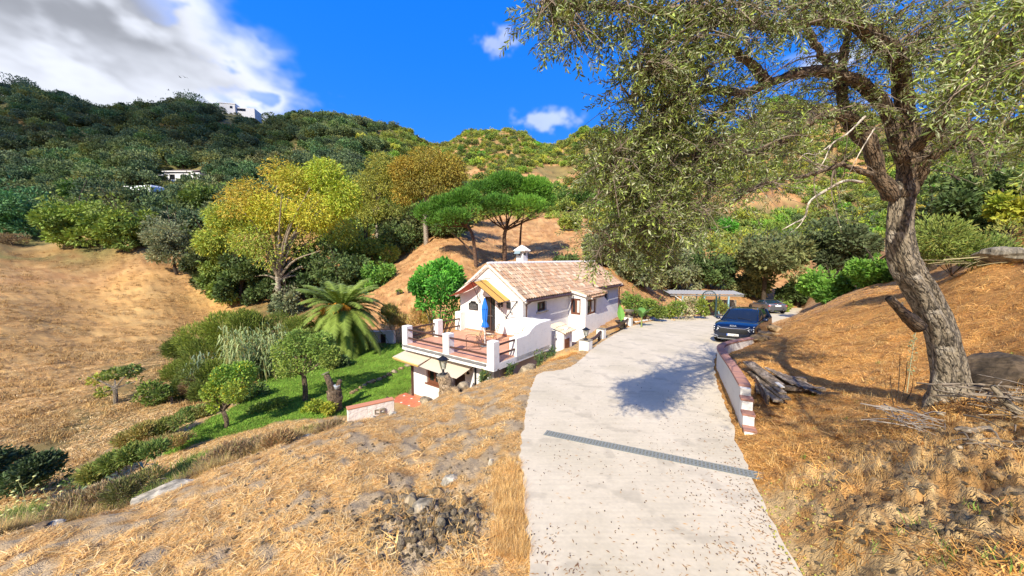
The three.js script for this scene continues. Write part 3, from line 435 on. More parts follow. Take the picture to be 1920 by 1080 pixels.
  mesh('lower_corner_pipe', rod(V(FX - 0.06, -3.0, -4.44), V(FX - 0.06, -0.3, -4.44), 0.06, 8), M.wood, house);
  mesh('lower_skirting', bx(FX - 0.02, FX - 0.003, -3.0, -2.84, -4.38, -1.5), M.terra, house);
  mesh('valance', bx(FX - 0.12, FX - 0.004, -0.96, -0.82, -3.7, -1.45, 0.02), std(0.55, 0.16, 0.1, 0.8), house);
  mesh('lower_wall_lamp', join([limb([V(FX, -0.8, -0.22), V(FX - 0.1, -0.62, -0.22), V(FX - 0.2, -0.66, -0.22), V(FX - 0.22, -0.78, -0.22)], 0.014, 0.012, 8), new THREE.CylinderGeometry(0.03, 0.09, 0.12, 8).translate(FX - 0.22, -0.82, -0.22)]), M.iron, house);
  mesh('lower_drain_pipe', rod(V(FX - 0.04, -3, 0.07), V(FX - 0.04, -0.3, 0.07), 0.03, 6), M.iron, house);
  // ---- terrace ----
  const TX = -4.35, TL = -4.38, TR = 1.67;
  mesh('terrace_slab', join([bx(TX, -0.003, -0.26, -0.03, TL, TR, 0.02), bx(TX - 0.02, TX + 0.2, -0.3, -0.2, TL, TR)]), M.white, house);
  { // terracotta floor tiles, too fine to pick apart from the drive: real tiles, joined
    const l = [], c = [], RR = rng(5); const g = new THREE.BoxGeometry(0.322, 0.024, 0.322); for (let i = 0; i < 13; i++) for (let j = 0; j < 18; j++) { const x = TX + 0.17 + i * 0.328, z = TL + 0.2 + j * 0.328; l.push(mat4(V(x, -0.012 + RR() * 0.002, z), quat(0, 0, 0), V(1, 1, 1))); const v = 0.85 + RR() * 0.3; c.push(C(0.60 * v, 0.30 * v, 0.19 * v)); }
    inst('floor_tiles', g, std(1, 1, 1, 0.75), l, house, c); mesh('floor_bed', bx(TX + 0.01, -0.004, -0.029, -0.014, TL + 0.02, TR - 0.02), std(0.45, 0.3, 0.22), house); }
  mesh('edge_gutter', join([bx(TX - 0.1, TX - 0.022, -0.1, -0.05, TL + 0.1, TR - 0.4), bx(TX - 0.115, TX - 0.1, -0.1, -0.02, TL + 0.1, TR - 0.4), ...[...Array(9)].map((_, i) => bx(TX - 0.1, TX - 0.03, -0.049, -0.035, TL + 0.35 + i * 0.6, TL + 0.62 + i * 0.6))]), M.steelGrey, house);
  const ps = 0.19, posts = [[TX + 0.17, TL + 0.19, 0.9], [TX + 0.17, -1.18, 0.9], [TX + 0.17, TR - 0.19, 0.92], [-2.15, TL + 0.19, 0.92]];
  for (const [x, z, h] of posts) mesh('railing_post', bx(x - ps, x + ps, -0.25, h, z - ps, z + ps, 0.025), M.white, house);
  const span = (a, b) => { for (const y of [0.3, 0.72]) mesh('rail', tube([V(a[0], y, a[1]), V((a[0] + b[0]) / 2, y + 0.006, (a[1] + b[1]) / 2), V(b[0], y, b[1])], 0.045, 8), M.wood, house); };
  span([TX + 0.1, TL + 0.36], [TX + 0.1, -1.35]); span([TX + 0.1, -1.0], [TX + 0.1, TR - 0.36]); span([TX + 0.36, TL + 0.12], [-2.33, TL + 0.12]); span([-1.97, TL + 0.12], [-0.4, TL + 0.12]); span([TX + 0.36, TR - 0.1], [-2.75, TR - 0.1]);
  // side parapet: low post, then a shoulder sweeping up to a broad flat block against the house
  const prof = [[-2.8, -0.3], [0.1, -0.3], [0.1, 1.2], [-0.95, 1.18], [-1.3, 1.12], [-1.62, 0.98], [-1.85, 0.82], [-2.1, 0.78], [-2.8, 0.76]];
  mesh('parapet', slab(prof, 0.36, [], 0.02).translate(0, 0, TR - 0.38), M.white, house);
  mesh('parapet_block', bx(-0.72, 0.1, -0.02, 1.19, 0.06, TR - 0.4, 0.02), M.white, house);
  mesh('terrace_fascia', join([bx(TX + 0.36, -2.8, -0.3, -0.02, TR - 0.2, TR - 0.002)]), M.white, house);
  // ---- small tiled hut for the meters ----
  mesh('meter_hut', slab([[-2.0, -1.6], [-1.03, -1.6], [-1.03, 0.42], [-1.5, 0.6], [-2.0, 0.42]].map(([a, b]) => [-a, b]), 0.72, []).translate(0, 0, 1.18), M.white, house);
  { const l = [], c = []; for (let i = 0; i < 6; i++) for (let r = 0; r < 3; r++) { l.push(mat4(V(1.02 + i * 0.2, 0.72 - r * 0.11, 1.1 + r * 0.3), new THREE.Quaternion().setFromAxisAngle(V(1, 0, 0), 0.3), V(1, 1, 0.9))); c.push(tint().lerp(C(0.75, 0.62, 0.45), 0.5)); } inst('hut_tiles', tileGeo, M.tile, l, house, c); }
  mesh('hut_roof_bed', bx(0.95, 2.1, -0.02, 0.03, -0.05, 0.95).rotateX(0.3).translate(0, 0.68, 1.12), M.tileWhite, house);
  mesh('hut_door', join([bx(1.16, 1.66, -0.85, 0.05, 1.902, 1.93), bx(1.2, 1.62, -0.2, -0.18, 1.93, 1.945)]), M.woodFrame, house);
  mesh('hut_lamp', join([limb([V(1.03, 0.25, 1.5), V(0.9, 0.32, 1.5), V(0.86, 0.22, 1.5)], 0.012, 0.012, 6), new THREE.CylinderGeometry(0.02, 0.08, 0.1, 8).translate(0.86, 0.18, 1.5)]), M.steelGrey, house);
  mesh('niche', join([bx(2.5, 3.1, -1.9, -0.9, 1.0, 1.5), bx(2.42, 3.18, -0.62, -0.55, 0.95, 1.62), bx(2.5, 2.62, -0.9, -0.62, 1.0, 1.5), bx(2.98, 3.1, -0.9, -0.62, 1.0, 1.5)]), M.terra, house);
}
// ---------- awnings on the house ----------
function awning(label, a, b, c, d, m, sag = 0.04, extra) { // a,b: wall edge; c,d: outer edge (house frame)
  const o = thing('awning', label, 'awning', [HOUSE.x, 0, HOUSE.z], houseTurn), N = 8, rows = [];
  for (let i = 0; i <= N; i++) { const r = []; for (let j = 0; j <= N; j++) { const s = i / N, t = j / N, p = a.clone().lerp(b, s).lerp(d.clone().lerp(c, s), t); p.y -= sag * 4 * (s * (1 - s) * 0.7 + t * (1 - t) * 0.3); r.push(p); } rows.push(r); }
  const q = []; for (let i = 0; i < N; i++) for (let j = 0; j < N; j++) { const u = V(0, 0.008, 0); q.push([rows[i][j], rows[i + 1][j], rows[i + 1][j + 1], rows[i][j + 1]]); q.push([rows[i][j].clone().sub(u), rows[i][j + 1].clone().sub(u), rows[i + 1][j + 1].clone().sub(u), rows[i + 1][j].clone().sub(u)]); }
  mesh('canvas', polyGeo(q), m, o); if (extra) for (const [n, g, mm] of extra) mesh(n, g, mm, o); return o;
}
const canvasYellow = phys(0.72, 0.42, 0.085, 0.9, { transmission: 0.3, thickness: 0 }), canvasRed = phys(0.52, 0.085, 0.03, 0.9, { transmission: 0.3, thickness: 0 }), canvasBeige = phys(0.62, 0.53, 0.42, 0.9, { transmission: 0.15, thickness: 0 });
{
  const r = 0.016, oy = 0.93;
  awning('yellow canvas awning sloping down over the right of the front door', V(-0.04, 3.1, -2.5), V(-0.04, 2.06, -0.8), V(-1.0, 2.0, -0.84), V(-1.0, 3.02, -2.54), canvasYellow, 0.03, [
    ['frame', join([rod(V(-0.02, 3.18, -2.2), V(-1.05, 3.12, -2.5), r), rod(V(-1.02, 3.04, -2.58), V(-1.02, 2.0, -0.82), r), rod(V(-0.5, 3.06, -2.5), V(-0.5, 2.03, -0.8), r)]), M.iron],
    ['bracket', join([rod(V(-0.02, 2.02, -0.35), V(-1.1, 1.96, -0.9), r), rod(V(-0.02, 2.02, -0.35), V(-0.02, 0.95, -1.12), r), rod(V(-0.02, 2.02, -0.3), V(-0.3, 1.7, -0.3), r), limb([V(-0.02, 1.0, -1.1), V(-0.25, 1.25, -0.8), V(-0.42, 1.45, -0.4), V(-0.42, 1.3, -0.34)], r, r, 10), limb([V(-0.5, 1.9, -0.62), V(-0.58, 1.75, -0.6), V(-0.48, 1.68, -0.55), V(-0.42, 1.8, -0.55)], r, r, 10), rod(V(-0.95, 1.96, -0.86), V(-0.02, 1.02, -1.1), r * 0.7)]), M.iron]]);
  awning('red canvas awning sloping down over the left of the front door', V(-0.04, 3.02, -2.66), V(-0.04, 2.18, -4.55), V(-0.95, 2.1, -4.6), V(-0.85, 3.0, -2.85), canvasRed, 0.11, [
    ['frame', join([rod(V(-0.9, 3.04, -2.86), V(-0.98, 2.1, -4.62), r), rod(V(-0.02, 3.06, -2.65), V(-0.9, 3.03, -2.86), r), rod(V(-0.02, 2.16, -4.55), V(-0.98, 2.1, -4.6), r)]), M.iron],
    ['edge_trim', rod(V(-0.045, 3.05, -2.66), V(-0.045, 2.2, -4.6), 0.05), M.white],
    ['bracket', join([rod(V(-0.9, 3.0, -2.84), V(-0.02, 1.75, -2.95), r), limb([V(-0.02, 1.65, -2.95), V(-0.25, 1.95, -2.95), V(-0.3, 2.4, -2.92), V(-0.12, 2.75, -2.9)], r, r, 10)]), M.iron]]);
  awning('beige canvas awning over the lower window, at the corner of the house', V(-3.72, -0.36, -4.5), V(-3.72, -0.42, -2.56), V(-4.85, -0.66, -2.5), V(-4.85, -0.6, -4.5), canvasBeige, 0.02, [['valance_edge', join([tube([V(-4.86, -0.66, -4.5), V(-4.86, -0.7, -2.5)], 0.035, 6), tube([V(-4.8, -0.74, -4.48), V(-4.8, -0.78, -2.6)], 0.03, 6)]), std(0.7, 0.48, 0.16)], ['arm', rod(V(-3.72, -0.5, -4.3), V(-4.84, -0.65, -4.3), 0.02), M.iron], ['arm', rod(V(-3.72, -0.5, -2.7), V(-4.84, -0.7, -2.7), 0.02), M.iron]]);
  awning('beige canvas awning over the lower door behind the lamp on the stump', V(-3.72, -0.4, -2.5), V(-3.72, -0.46, 0.05), V(-4.75, -0.84, -0.1), V(-4.85, -0.72, -2.44), canvasBeige, 0.03, [['arm', rod(V(-3.72, -0.56, -2.3), V(-4.8, -0.76, -2.3), 0.02), M.iron], ['arm', rod(V(-3.72, -0.6, -0.1), V(-4.74, -0.86, -0.2), 0.02), M.iron]]);
}
// ---------- things on the terrace ----------
{
  const at = (u, w) => houseWorld(u, 0.004, w);
  const p = thing('parasol', 'closed blue parasol on a white pole standing on the terrace', 'parasol', at(-2.3, -0.62));
  mesh('pole', rod(V(0, 0.1, 0), V(0, 2.3, 0), 0.022, 8), std(0.8, 0.78, 0.72, 0.5), p);
  { const g = new THREE.LatheGeometry([[0.02, 2.36], [0.04, 2.34], [0.13, 1.95], [0.135, 1.8], [0.12, 1.5], [0.115, 1.35], [0.085, 1.22], [0.13, 1.1], [0.17, 0.95], [0.12, 0.97], [0.03, 1.02]].map(([r, y]) => new THREE.Vector2(r, y)), 40), a = g.attributes.position; for (let i = 0; i < a.count; i++) { const t = Math.atan2(a.getZ(i), a.getX(i)), y = a.getY(i), w = 1 + 0.22 * Math.cos(t * 8 + y * 1.5) * sstep(2.34, 1.9, y) + 0.1 * Math.cos(t * 5) * sstep(1.2, 0.95, y); a.setX(i, a.getX(i) * w); a.setZ(i, a.getZ(i) * w); } g.computeVertexNormals(); mesh('canopy', g, phys(0.02, 0.19, 0.68, 0.8, { side: THREE.DoubleSide }), p); }
  mesh('strap', new THREE.TorusGeometry(0.135, 0.014, 6, 20).rotateX(Math.PI / 2).translate(0, 1.83, 0), std(0.01, 0.05, 0.25), p);
  mesh('finial', new THREE.SphereGeometry(0.03, 8, 8).translate(0, 2.39, 0), std(0.85, 0.85, 0.8), p);
  mesh('base', new THREE.LatheGeometry([[0, 0.12], [0.05, 0.12], [0.06, 0.05], [0.24, 0.035], [0.26, 0], [0, 0]].map(([r, y]) => new THREE.Vector2(r, y)), 20), M.steelGrey, p);
  const cane = std(0.42, 0.24, 0.12, 0.6), caneDark = std(0.16, 0.1, 0.07, 0.6), pad = std(0.66, 0.42, 0.2, 0.9);
  function chair(label, u, w, turn, m, padded) { // bent-tube garden chair: two side hoops, slung seat and tall slatted back
    const c = thing('garden_chair', label, 'chair', at(u, w), turn, 'garden chairs on the terrace'), r = 0.014;
    for (const s of [-1, 1]) { const z = s * 0.27; mesh('side_frame', join([limb([V(0.34, 0.01, z), V(0.36, 0.3, z), V(0.34, 0.58, z), V(0.2, 0.62, z), V(-0.12, 0.58, z), V(-0.26, 0.44, z)], r, r, 16, 6, 0), limb([V(0.34, 0.012, z), V(0, 0.014, z), V(-0.3, 0.012, z)], r, r, 8, 6, 0), limb([V(-0.3, 0.012, z), V(-0.2, 0.25, z), V(-0.24, 0.5, z)], r, r, 8, 6, 0)]), m, c); }
    mesh('seat', join([...Array(8)].map((_, i) => rod(V(0.28 - i * 0.07, 0.38 - i * 0.012, -0.27), V(0.28 - i * 0.07, 0.38 - i * 0.012, 0.27), 0.011, 5)).concat(padded ? [bx(-0.22, 0.3, 0.385, 0.44, -0.24, 0.24, 0.025)] : [])), padded ? pad : m, c);
    mesh('backrest', join([...[-1, 1].map((s) => limb([V(-0.2, 0.3, s * 0.25), V(-0.3, 0.65, s * 0.25), V(-0.42, 0.98, s * 0.2)], r, r, 10, 6, 0)), limb([V(-0.42, 0.98, -0.2), V(-0.44, 1.03, 0), V(-0.42, 0.98, 0.2)], r, r, 8, 6, 0), ...[...Array(6)].map((_, i) => rod(V(-0.23 - i * 0.035, 0.4 + i * 0.1, -0.25), V(-0.23 - i * 0.035, 0.4 + i * 0.1, 0.25), 0.009, 5))]), m, c);
    return c;
  }
  chair('tan cane garden chair with pale cushion just behind the blue parasol', -1.75, -0.72, 2.9, cane, true);
  chair('dark wire garden chair in front of the blue parasol, nearest the front railing', -2.95, -0.75, 3.3, caneDark, false);
  chair('cane garden chair half hidden behind the curved white parapet', -1.55, 0.8, 2.6, cane, false);
  const t = thing('garden_table', 'low round tan table beside the blue parasol on the terrace', 'table', at(-2.2, -1.15)); mesh('tabletop', cyl(0.42, 0.42, 0.025, 0, 0.52, 0, 24), pad, t); for (let i = 0; i < 3; i++) { const a = i * 2.094; mesh('leg', limb([V(Math.cos(a) * 0.1, 0.52, Math.sin(a) * 0.1), V(Math.cos(a) * 0.16, 0.25, Math.sin(a) * 0.16), V(Math.cos(a) * 0.34, 0.01, Math.sin(a) * 0.34)], 0.014, 0.014, 8, 6, 0), cane, t); }
}
// ---------- foliage: many small bent leaf sprays spread through clumps ----------
// blobs: [x, y, z, rx, ry, rz, tone?]; n sprays of the given size; tones are linear colours
const UP = V(0, 1, 0);
function foliage(R, blobs, n, size, tones, o = {}) {
  const shell = o.shell ?? 0.55, droop = o.droop ?? 0, asp = o.aspect ?? 0.55, pos = new Float32Array(n * 12 * (o.tri ? 0.5 : 1) * 1.5 | 0), P_ = [], C_ = [];
  const wts = blobs.map((b) => Math.pow(b[3] * b[4] * b[5], 2 / 3)), sum = wts.reduce((a, b) => a + b, 0); let acc = 0; const cum = wts.map((w) => (acc += w / sum));
  const bt = blobs.map((b) => ({ t: tones[b[6] ?? Math.floor(R() * tones.length)], v: 0.85 + 0.3 * R() }));
  for (let i = 0; i < n; i++) {
    const k = Math.max(0, cum.findIndex((c) => R() <= c)) , b = blobs[k < 0 ? 0 : k];
    let d = V(R() * 2 - 1, R() * 2 - 1, R() * 2 - 1); while (d.lengthSq() > 1 || d.lengthSq() < 0.01) d.set(R() * 2 - 1, R() * 2 - 1, R() * 2 - 1); d.normalize();
    if (o.top && d.y < -0.25 && R() < o.top) d.y = Math.abs(d.y);
    const rr = Math.pow(R(), shell * 0.5) * (0.86 + 0.26 * fbm3(b[0] + d.x * 2.1, b[1] + d.y * 2.1, b[2] + d.z * 2.1, 2) + 0.12 * (R() - 0.5));
    const p = V(b[0] + d.x * b[3] * rr, b[1] + d.y * b[4] * rr, b[2] + d.z * b[5] * rr);
    const dir = d.clone().add(V((R() - 0.5) * 1.7, (R() - 0.5) * 1.7 + (o.rise ?? 0.2) - droop * 1.6, (R() - 0.5) * 1.7)).normalize(), side = dir.clone().cross(V(R() - 0.5, R() - 0.5, R() - 0.5)).normalize(), nrm = dir.clone().cross(side);
    const s = size * (0.6 + 0.8 * R()), w = s * asp, t = bt[k < 0 ? 0 : k], v = t.v * (0.72 + 0.56 * R()), tt = R() < 0.25 ? tones[Math.floor(R() * tones.length)] : t.t, c = [tt[0] * v * (0.9 + 0.25 * R()), tt[1] * v, tt[2] * v];
    const a0 = p, a1 = p.clone().addScaledVector(dir, s * 0.5).addScaledVector(side, w * 0.5).addScaledVector(nrm, s * 0.12), a2 = p.clone().addScaledVector(dir, s), a3 = p.clone().addScaledVector(dir, s * 0.5).addScaledVector(side, -w * 0.5).addScaledVector(nrm, s * 0.12);
    const f = o.tri ? [a0, a1, a3] : [a0, a1, a2, a0, a2, a3]; if (o.tri) a3.copy(a2);
    for (const q of f) { P_.push(q.x, q.y, q.z); C_.push(c[0], c[1], c[2]); }
  }
  const g = new THREE.BufferGeometry(); g.setAttribute('position', new THREE.Float32BufferAttribute(P_, 3)); g.setAttribute('color', new THREE.Float32BufferAttribute(C_, 3)); return g;
}
// clumps for a rounded broad crown
function crownBlobs(R, rx, h0, h1, n, s = 0.42, tones = 1) { // broad below, domed above
  const b = [], H = h1 - h0;
  for (let i = 0; i < n; i++) { const t = (i + R()) / n, k = s * (0.7 + 0.6 * R()), prof = t < 0.35 ? 0.86 + 0.4 * t : Math.pow(Math.max(0.08, 1 - ((t - 0.35) / 0.69) ** 2), 0.38), a = i * 2.4 + R() * 1.2, q = Math.pow(R(), 0.4) * prof * rx * 0.78, br = rx * k * (0.55 + 0.45 * prof); b.push([Math.cos(a) * q, h0 + br * 0.55 + t * (H - br * 1.15), Math.sin(a) * q, br, Math.min(br * 0.8, H * 0.45), br, Math.floor(R() * tones)]); }
  return b;
}
// trunk and limbs reaching into the clumps
function limbsTo(R, blobs, base, fork, r, most = 9) {
  const g = [limb([V(0, -0.25, 0), V((R() - 0.5) * r * 2, fork * 0.5, (R() - 0.5) * r * 2), V(0, fork, 0)], r * 1.15, r * 0.75, 8, 8, 0.12, R() * 9)];
  blobs.slice().sort((a, b) => b[3] - a[3]).slice(0, most).forEach((b) => { const e = V(b[0] * 0.9, b[1], b[2] * 0.9); g.push(limb([V(0, fork * (0.75 + 0.2 * R()), 0), V(b[0] * 0.35 + (R() - 0.5) * 0.3, lerp(fork, b[1], 0.55), b[2] * 0.35 + (R() - 0.5) * 0.3), e], r * 0.55, r * 0.1, 7, 5, 0.1, R() * 9)); });
  return join(g);
}
const T = { // leaf colours (linear)
  oak: [[0.17, 0.23, 0.075], [0.22, 0.27, 0.085], [0.13, 0.19, 0.07]], oakCool: [[0.12, 0.20, 0.09], [0.16, 0.24, 0.10], [0.10, 0.165, 0.08]],
  fresh: [[0.18, 0.36, 0.045], [0.23, 0.43, 0.05], [0.13, 0.29, 0.04]], scrub: [[0.33, 0.40, 0.065], [0.24, 0.33, 0.065], [0.42, 0.45, 0.07], [0.17, 0.25, 0.06]],
  yellow: [[0.56, 0.56, 0.06], [0.62, 0.50, 0.06], [0.50, 0.62, 0.06], [0.36, 0.45, 0.065]], lime: [[0.33, 0.42, 0.035], [0.26, 0.35, 0.04], [0.40, 0.42, 0.04]], ochre: [[0.36, 0.30, 0.04], [0.42, 0.32, 0.04], [0.29, 0.27, 0.045]], grey: [[0.27, 0.31, 0.16], [0.33, 0.36, 0.19], [0.21, 0.26, 0.12]],
  pine: [[0.13, 0.32, 0.03], [0.18, 0.39, 0.035], [0.085, 0.23, 0.025]], olive: [[0.22, 0.25, 0.085], [0.28, 0.29, 0.11], [0.17, 0.20, 0.07]], bright: [[0.13, 0.42, 0.04], [0.18, 0.5, 0.05], [0.09, 0.32, 0.03]], mid: [[0.22, 0.32, 0.05], [0.28, 0.38, 0.055], [0.17, 0.26, 0.045]], dark: [[0.12, 0.19, 0.05], [0.15, 0.225, 0.055], [0.09, 0.15, 0.042]], feather: [[0.24, 0.31, 0.045], [0.29, 0.36, 0.05], [0.17, 0.23, 0.04]], dry: [[0.42, 0.30, 0.14], [0.35, 0.25, 0.12], [0.3, 0.24, 0.13]],
};
function tree(name, label, cat, pos, seed, o) {
  const R = rng(seed), t = thing(name, label, cat, pos, o.turn ?? 0, o.group), blobs = o.blobs ?? crownBlobs(R, o.rx, o.h0, o.h1, o.nb ?? 16, o.s, o.tones.length);
  mesh('trunk', o.wood ?? limbsTo(R, blobs, 0, o.fork ?? o.h0, o.r ?? 0.2, o.limbs ?? 9), o.bark ?? M.barkDark, t);
  mesh('crown', foliage(R, blobs, o.n, o.size, o.tones, o), o.mat ?? M.leaf, t); return t;
}
const groundAt = (x, z) => V(x, ground(x, z), z);

// ---------- wooded hillsides ----------
{
  const protos = { oak: [], cool: [], scrub: [], bright: [] };
  const proto = (k, i, rx, h, n, size, tones, fork) => { const R = rng(400 + i * 7 + k.length), blobs = crownBlobs(R, rx, fork, h, 15, 0.42, tones.length); protos[k].push({ c: foliage(R, blobs, n, size, tones, { top: 0.5 }), w: limbsTo(R, blobs, 0, fork + 0.4, 0.16, 5), rx, h }); };
  for (let i = 0; i < 5; i++) { proto('oak', i, 3, 5.2, 1700, 0.42, T.oak, 0.8); proto('cool', i + 9, 3, 5.2, 1700, 0.42, T.oakCool, 0.8); }
  for (let i = 0; i < 5; i++) { proto('scrub', i + 20, 2.0, 2.7, 900, 0.36, T.scrub, 0.25); }
  for (let i = 0; i < 2; i++) proto('bright', i + 30, 2.0, 3.0, 700, 0.45, T.fresh, 0.3);
  const R = rng(99), spots = [], tints = [[1, 1, 1], [0.8, 0.85, 0.9], [1.25, 1.15, 0.9], [1.05, 0.95, 1.1], [0.9, 1.1, 0.85], [1.4, 1.2, 1.1], [0.7, 0.75, 0.7], [1.5, 1.0, 0.8]].map((c) => leafMat(0.25, c));
  const bare = [[1040, 330, 60, 22], [1330, 400, 60, 50], [1440, 385, 70, 30], [990, 445, 90, 26], [560, 285, 26, 12], [480, 232, 34, 8], [1180, 520, 60, 40], [880, 330, 40, 12]].map(([a, b, w, h]) => [a, b, w, h]);
  const pix = (p) => { const y = p.y - EYE, Z = -p.z, zf = Z * cp - y * sp, yu = y * cp + Z * sp; return [960 + (F * p.x) / zf, 540 - (F * yu) / zf]; };
  for (let tries = 0; tries < 90000 && spots.length < 5200; tries++) {
    const a = deg(-62 + 126 * R()), r = 66 * Math.exp(R() * Math.log(330 / 66)), x = Math.sin(a) * r, z = -Math.cos(a) * r, t = Math.tan(a);
    if (-z < 62 && t > -0.4) continue; const y = ground(x, z); const q = pix(V(x, y, z)), left = q[0] < 700 + 60 * n2(q[1] * 0.02, 3);
    if (q[1] > (q[0] < 300 ? 420 : q[0] < 830 ? 440 : q[0] < 1120 ? 400 : 470)) continue;
    if (bare.some(([u, v, w, h]) => Math.hypot((q[0] - u) / w, (q[1] - v) / h) < 1 + 0.25 * n2(x * 0.2, z * 0.2))) continue;
    if (Math.abs(q[0] - 340) < 62 && q[1] > 322 && q[1] < 360) continue; if (Math.abs(q[0] - 268) < 62 && q[1] > 356 && q[1] < 394) continue; if (Math.abs(q[0] - 447) < 38 && q[1] < 238) continue;
    const dens = left ? 1 : sstep(-0.45, 0.0, fbm2(x * 0.05, z * 0.05, 3) + 0.2); if (R() > dens) continue;
    const s = left ? 0.7 + 0.75 * R() : 0.7 + 1.15 * R() * R(), rad = (left ? 2.3 : 1.35) * s; if (spots.some((m) => (m.x - x) ** 2 + (m.z - z) ** 2 < (rad + m.rad) ** 2 * (left ? 0.22 : 0.24))) continue;
    spots.push({ x, y, z, r, s, rad, left, q, size: s / r });
  }
  const label = { oak: 'dark rounded evergreen oak on the shaded wooded hillside at left', scrub: 'small rounded green shrub on the sunny hillside behind the house' };
  const grp = { oak: 'evergreen oaks covering the shaded hillside at left', scrub: 'shrubs scattered over the sunny hillside' };
  const rest = {};
  for (const side of [true, false]) {
    const set = spots.filter((m) => m.left === side).sort((a, b) => b.size - a.size);
    set.forEach((m, i) => {
      const fam = side ? (R() < 0.55 ? 'cool' : 'oak') : R() < 0.06 ? 'bright' : R() < 0.16 ? 'oak' : 'scrub', list = protos[fam], k = Math.floor(R() * list.length), p = list[k], turn = R() * 6.28, sy = m.s * (0.8 + 0.4 * R()) * (fam === 'oak' && !side ? 0.5 : 1), sx = m.s * (fam === 'oak' && !side ? 0.55 : 1), v = 0.7 + 0.6 * R();
      if (i < (side ? 280 : 290)) {
        let o; if (!p.first) { o = thing(side ? 'oak_tree' : fam === 'scrub' || fam === 'bright' ? 'shrub' : 'small_oak', '', side ? 'tree' : 'shrub', [0, 0, 0]); mesh('trunk', p.w, M.barkDark, o); mesh('crown', p.c, M.leafHill, o); p.first = o; } else { o = p.first.clone(); o.name = numbered((side ? 'oak_tree' : fam === 'oak' ? 'small_oak' : 'shrub')); scene.add(o); }
        o.children[1].material = tints[Math.floor(R() * (R() < 0.8 ? 7 : 8))]; o.position.set(m.x, m.y - 0.15, m.z); o.rotation.y = turn; o.scale.set(sx, sy, sx); const kk = side ? 'oak' : 'scrub';
        tag(o, fam === 'oak' && !side ? 'low dark evergreen oak among the shrubs of the sunny hillside' : fam === 'bright' ? 'fresh green bush among the duller shrubs of the sunny hillside' : label[kk], side ? 'tree' : 'shrub', fam === 'oak' && !side ? 'low oaks among the shrubs' : fam === 'bright' ? 'fresh green bushes on the hillside' : grp[kk]);
      } else { const key = fam + k + (side ? 'L' : 'R'); (rest[key] ??= { p, m: [], c: [], side }).m.push(mat4(V(m.x, m.y - 0.15, m.z), quat(0, turn, 0), V(sx, sy, sx))); { const t = tints[Math.floor(R() * 7)].color; rest[key].c.push(C(v * t.r, v * t.g, v * t.b)); } }
    });
  }
  const woods = { true: new THREE.Group(), false: new THREE.Group() };
  for (const s of [true, false]) { const g = woods[s]; g.name = s ? 'woodland' : 'scrubland'; scene.add(g); tag(g, s ? 'far dark woodland up to the ridge at left' : 'far low green scrub up to the ridge at right', s ? 'woodland' : 'scrub', null, 'stuff'); }
  for (const r of Object.values(rest)) inst('foliage', r.p.c, M.leafHill, r.m, woods[r.side], r.c);
  // low ground scrub filling in between
  { const Rr = rng(321), l = [[], []], c = [[], []], g = foliage(rng(8), [[0, 0.35, 0, 0.8, 0.5, 0.8], [0.5, 0.2, 0.3, 0.5, 0.35, 0.5]], 130, 0.34, T.scrub, { top: 0.8 });
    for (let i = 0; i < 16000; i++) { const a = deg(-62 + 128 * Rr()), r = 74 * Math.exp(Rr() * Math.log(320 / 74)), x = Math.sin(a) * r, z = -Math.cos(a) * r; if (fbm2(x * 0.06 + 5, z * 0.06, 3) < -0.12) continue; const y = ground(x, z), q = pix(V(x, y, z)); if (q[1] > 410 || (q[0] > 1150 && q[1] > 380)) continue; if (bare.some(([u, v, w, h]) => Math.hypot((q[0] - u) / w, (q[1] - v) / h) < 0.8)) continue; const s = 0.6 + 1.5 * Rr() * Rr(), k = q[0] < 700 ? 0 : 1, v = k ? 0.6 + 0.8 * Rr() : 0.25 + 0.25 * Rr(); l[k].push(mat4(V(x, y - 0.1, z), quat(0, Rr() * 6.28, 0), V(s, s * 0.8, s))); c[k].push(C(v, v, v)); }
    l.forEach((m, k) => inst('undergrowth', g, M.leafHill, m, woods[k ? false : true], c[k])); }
  // a few trees that stand out on the skyline
  const sky = (px, py, Z, h, rx, tones, seed, label, extra = {}) => { const p = onGround(px, py, Z); tree('skyline_tree', label, 'tree', p, seed, { rx, h0: h * 0.35, h1: h, nb: 14, n: 900, size: 0.7, tones, r: 0.22, s: 0.36, mat: M.leafHill, ...extra }); };
  sky(45, 172, 190, 10, 7, T.oakCool, 51, 'broad dark tree on the ridge, furthest left on the skyline'); sky(118, 190, 196, 7, 3.4, T.oakCool, 52, 'small dark umbrella-shaped tree on the skyline at far left', { h0: 4 });
  sky(350, 196, 200, 10, 7.5, T.oakCool, 53, 'large dark tree on the hilltop left of the white hilltop house'); sky(475, 208, 206, 7, 3, T.oak, 54, 'pale small tree on the skyline just right of the white hilltop house');
  sky(608, 222, 232, 9, 3.2, T.oakCool, 55, 'upright dark pine on the ridge above the golden trees'); sky(645, 226, 238, 8, 4, T.oakCool, 56, 'second dark pine on the ridge, right of the upright one'); sky(768, 240, 262, 6, 4, T.lime, 57, 'yellow-green tree on the ridge above the ochre tree');
}
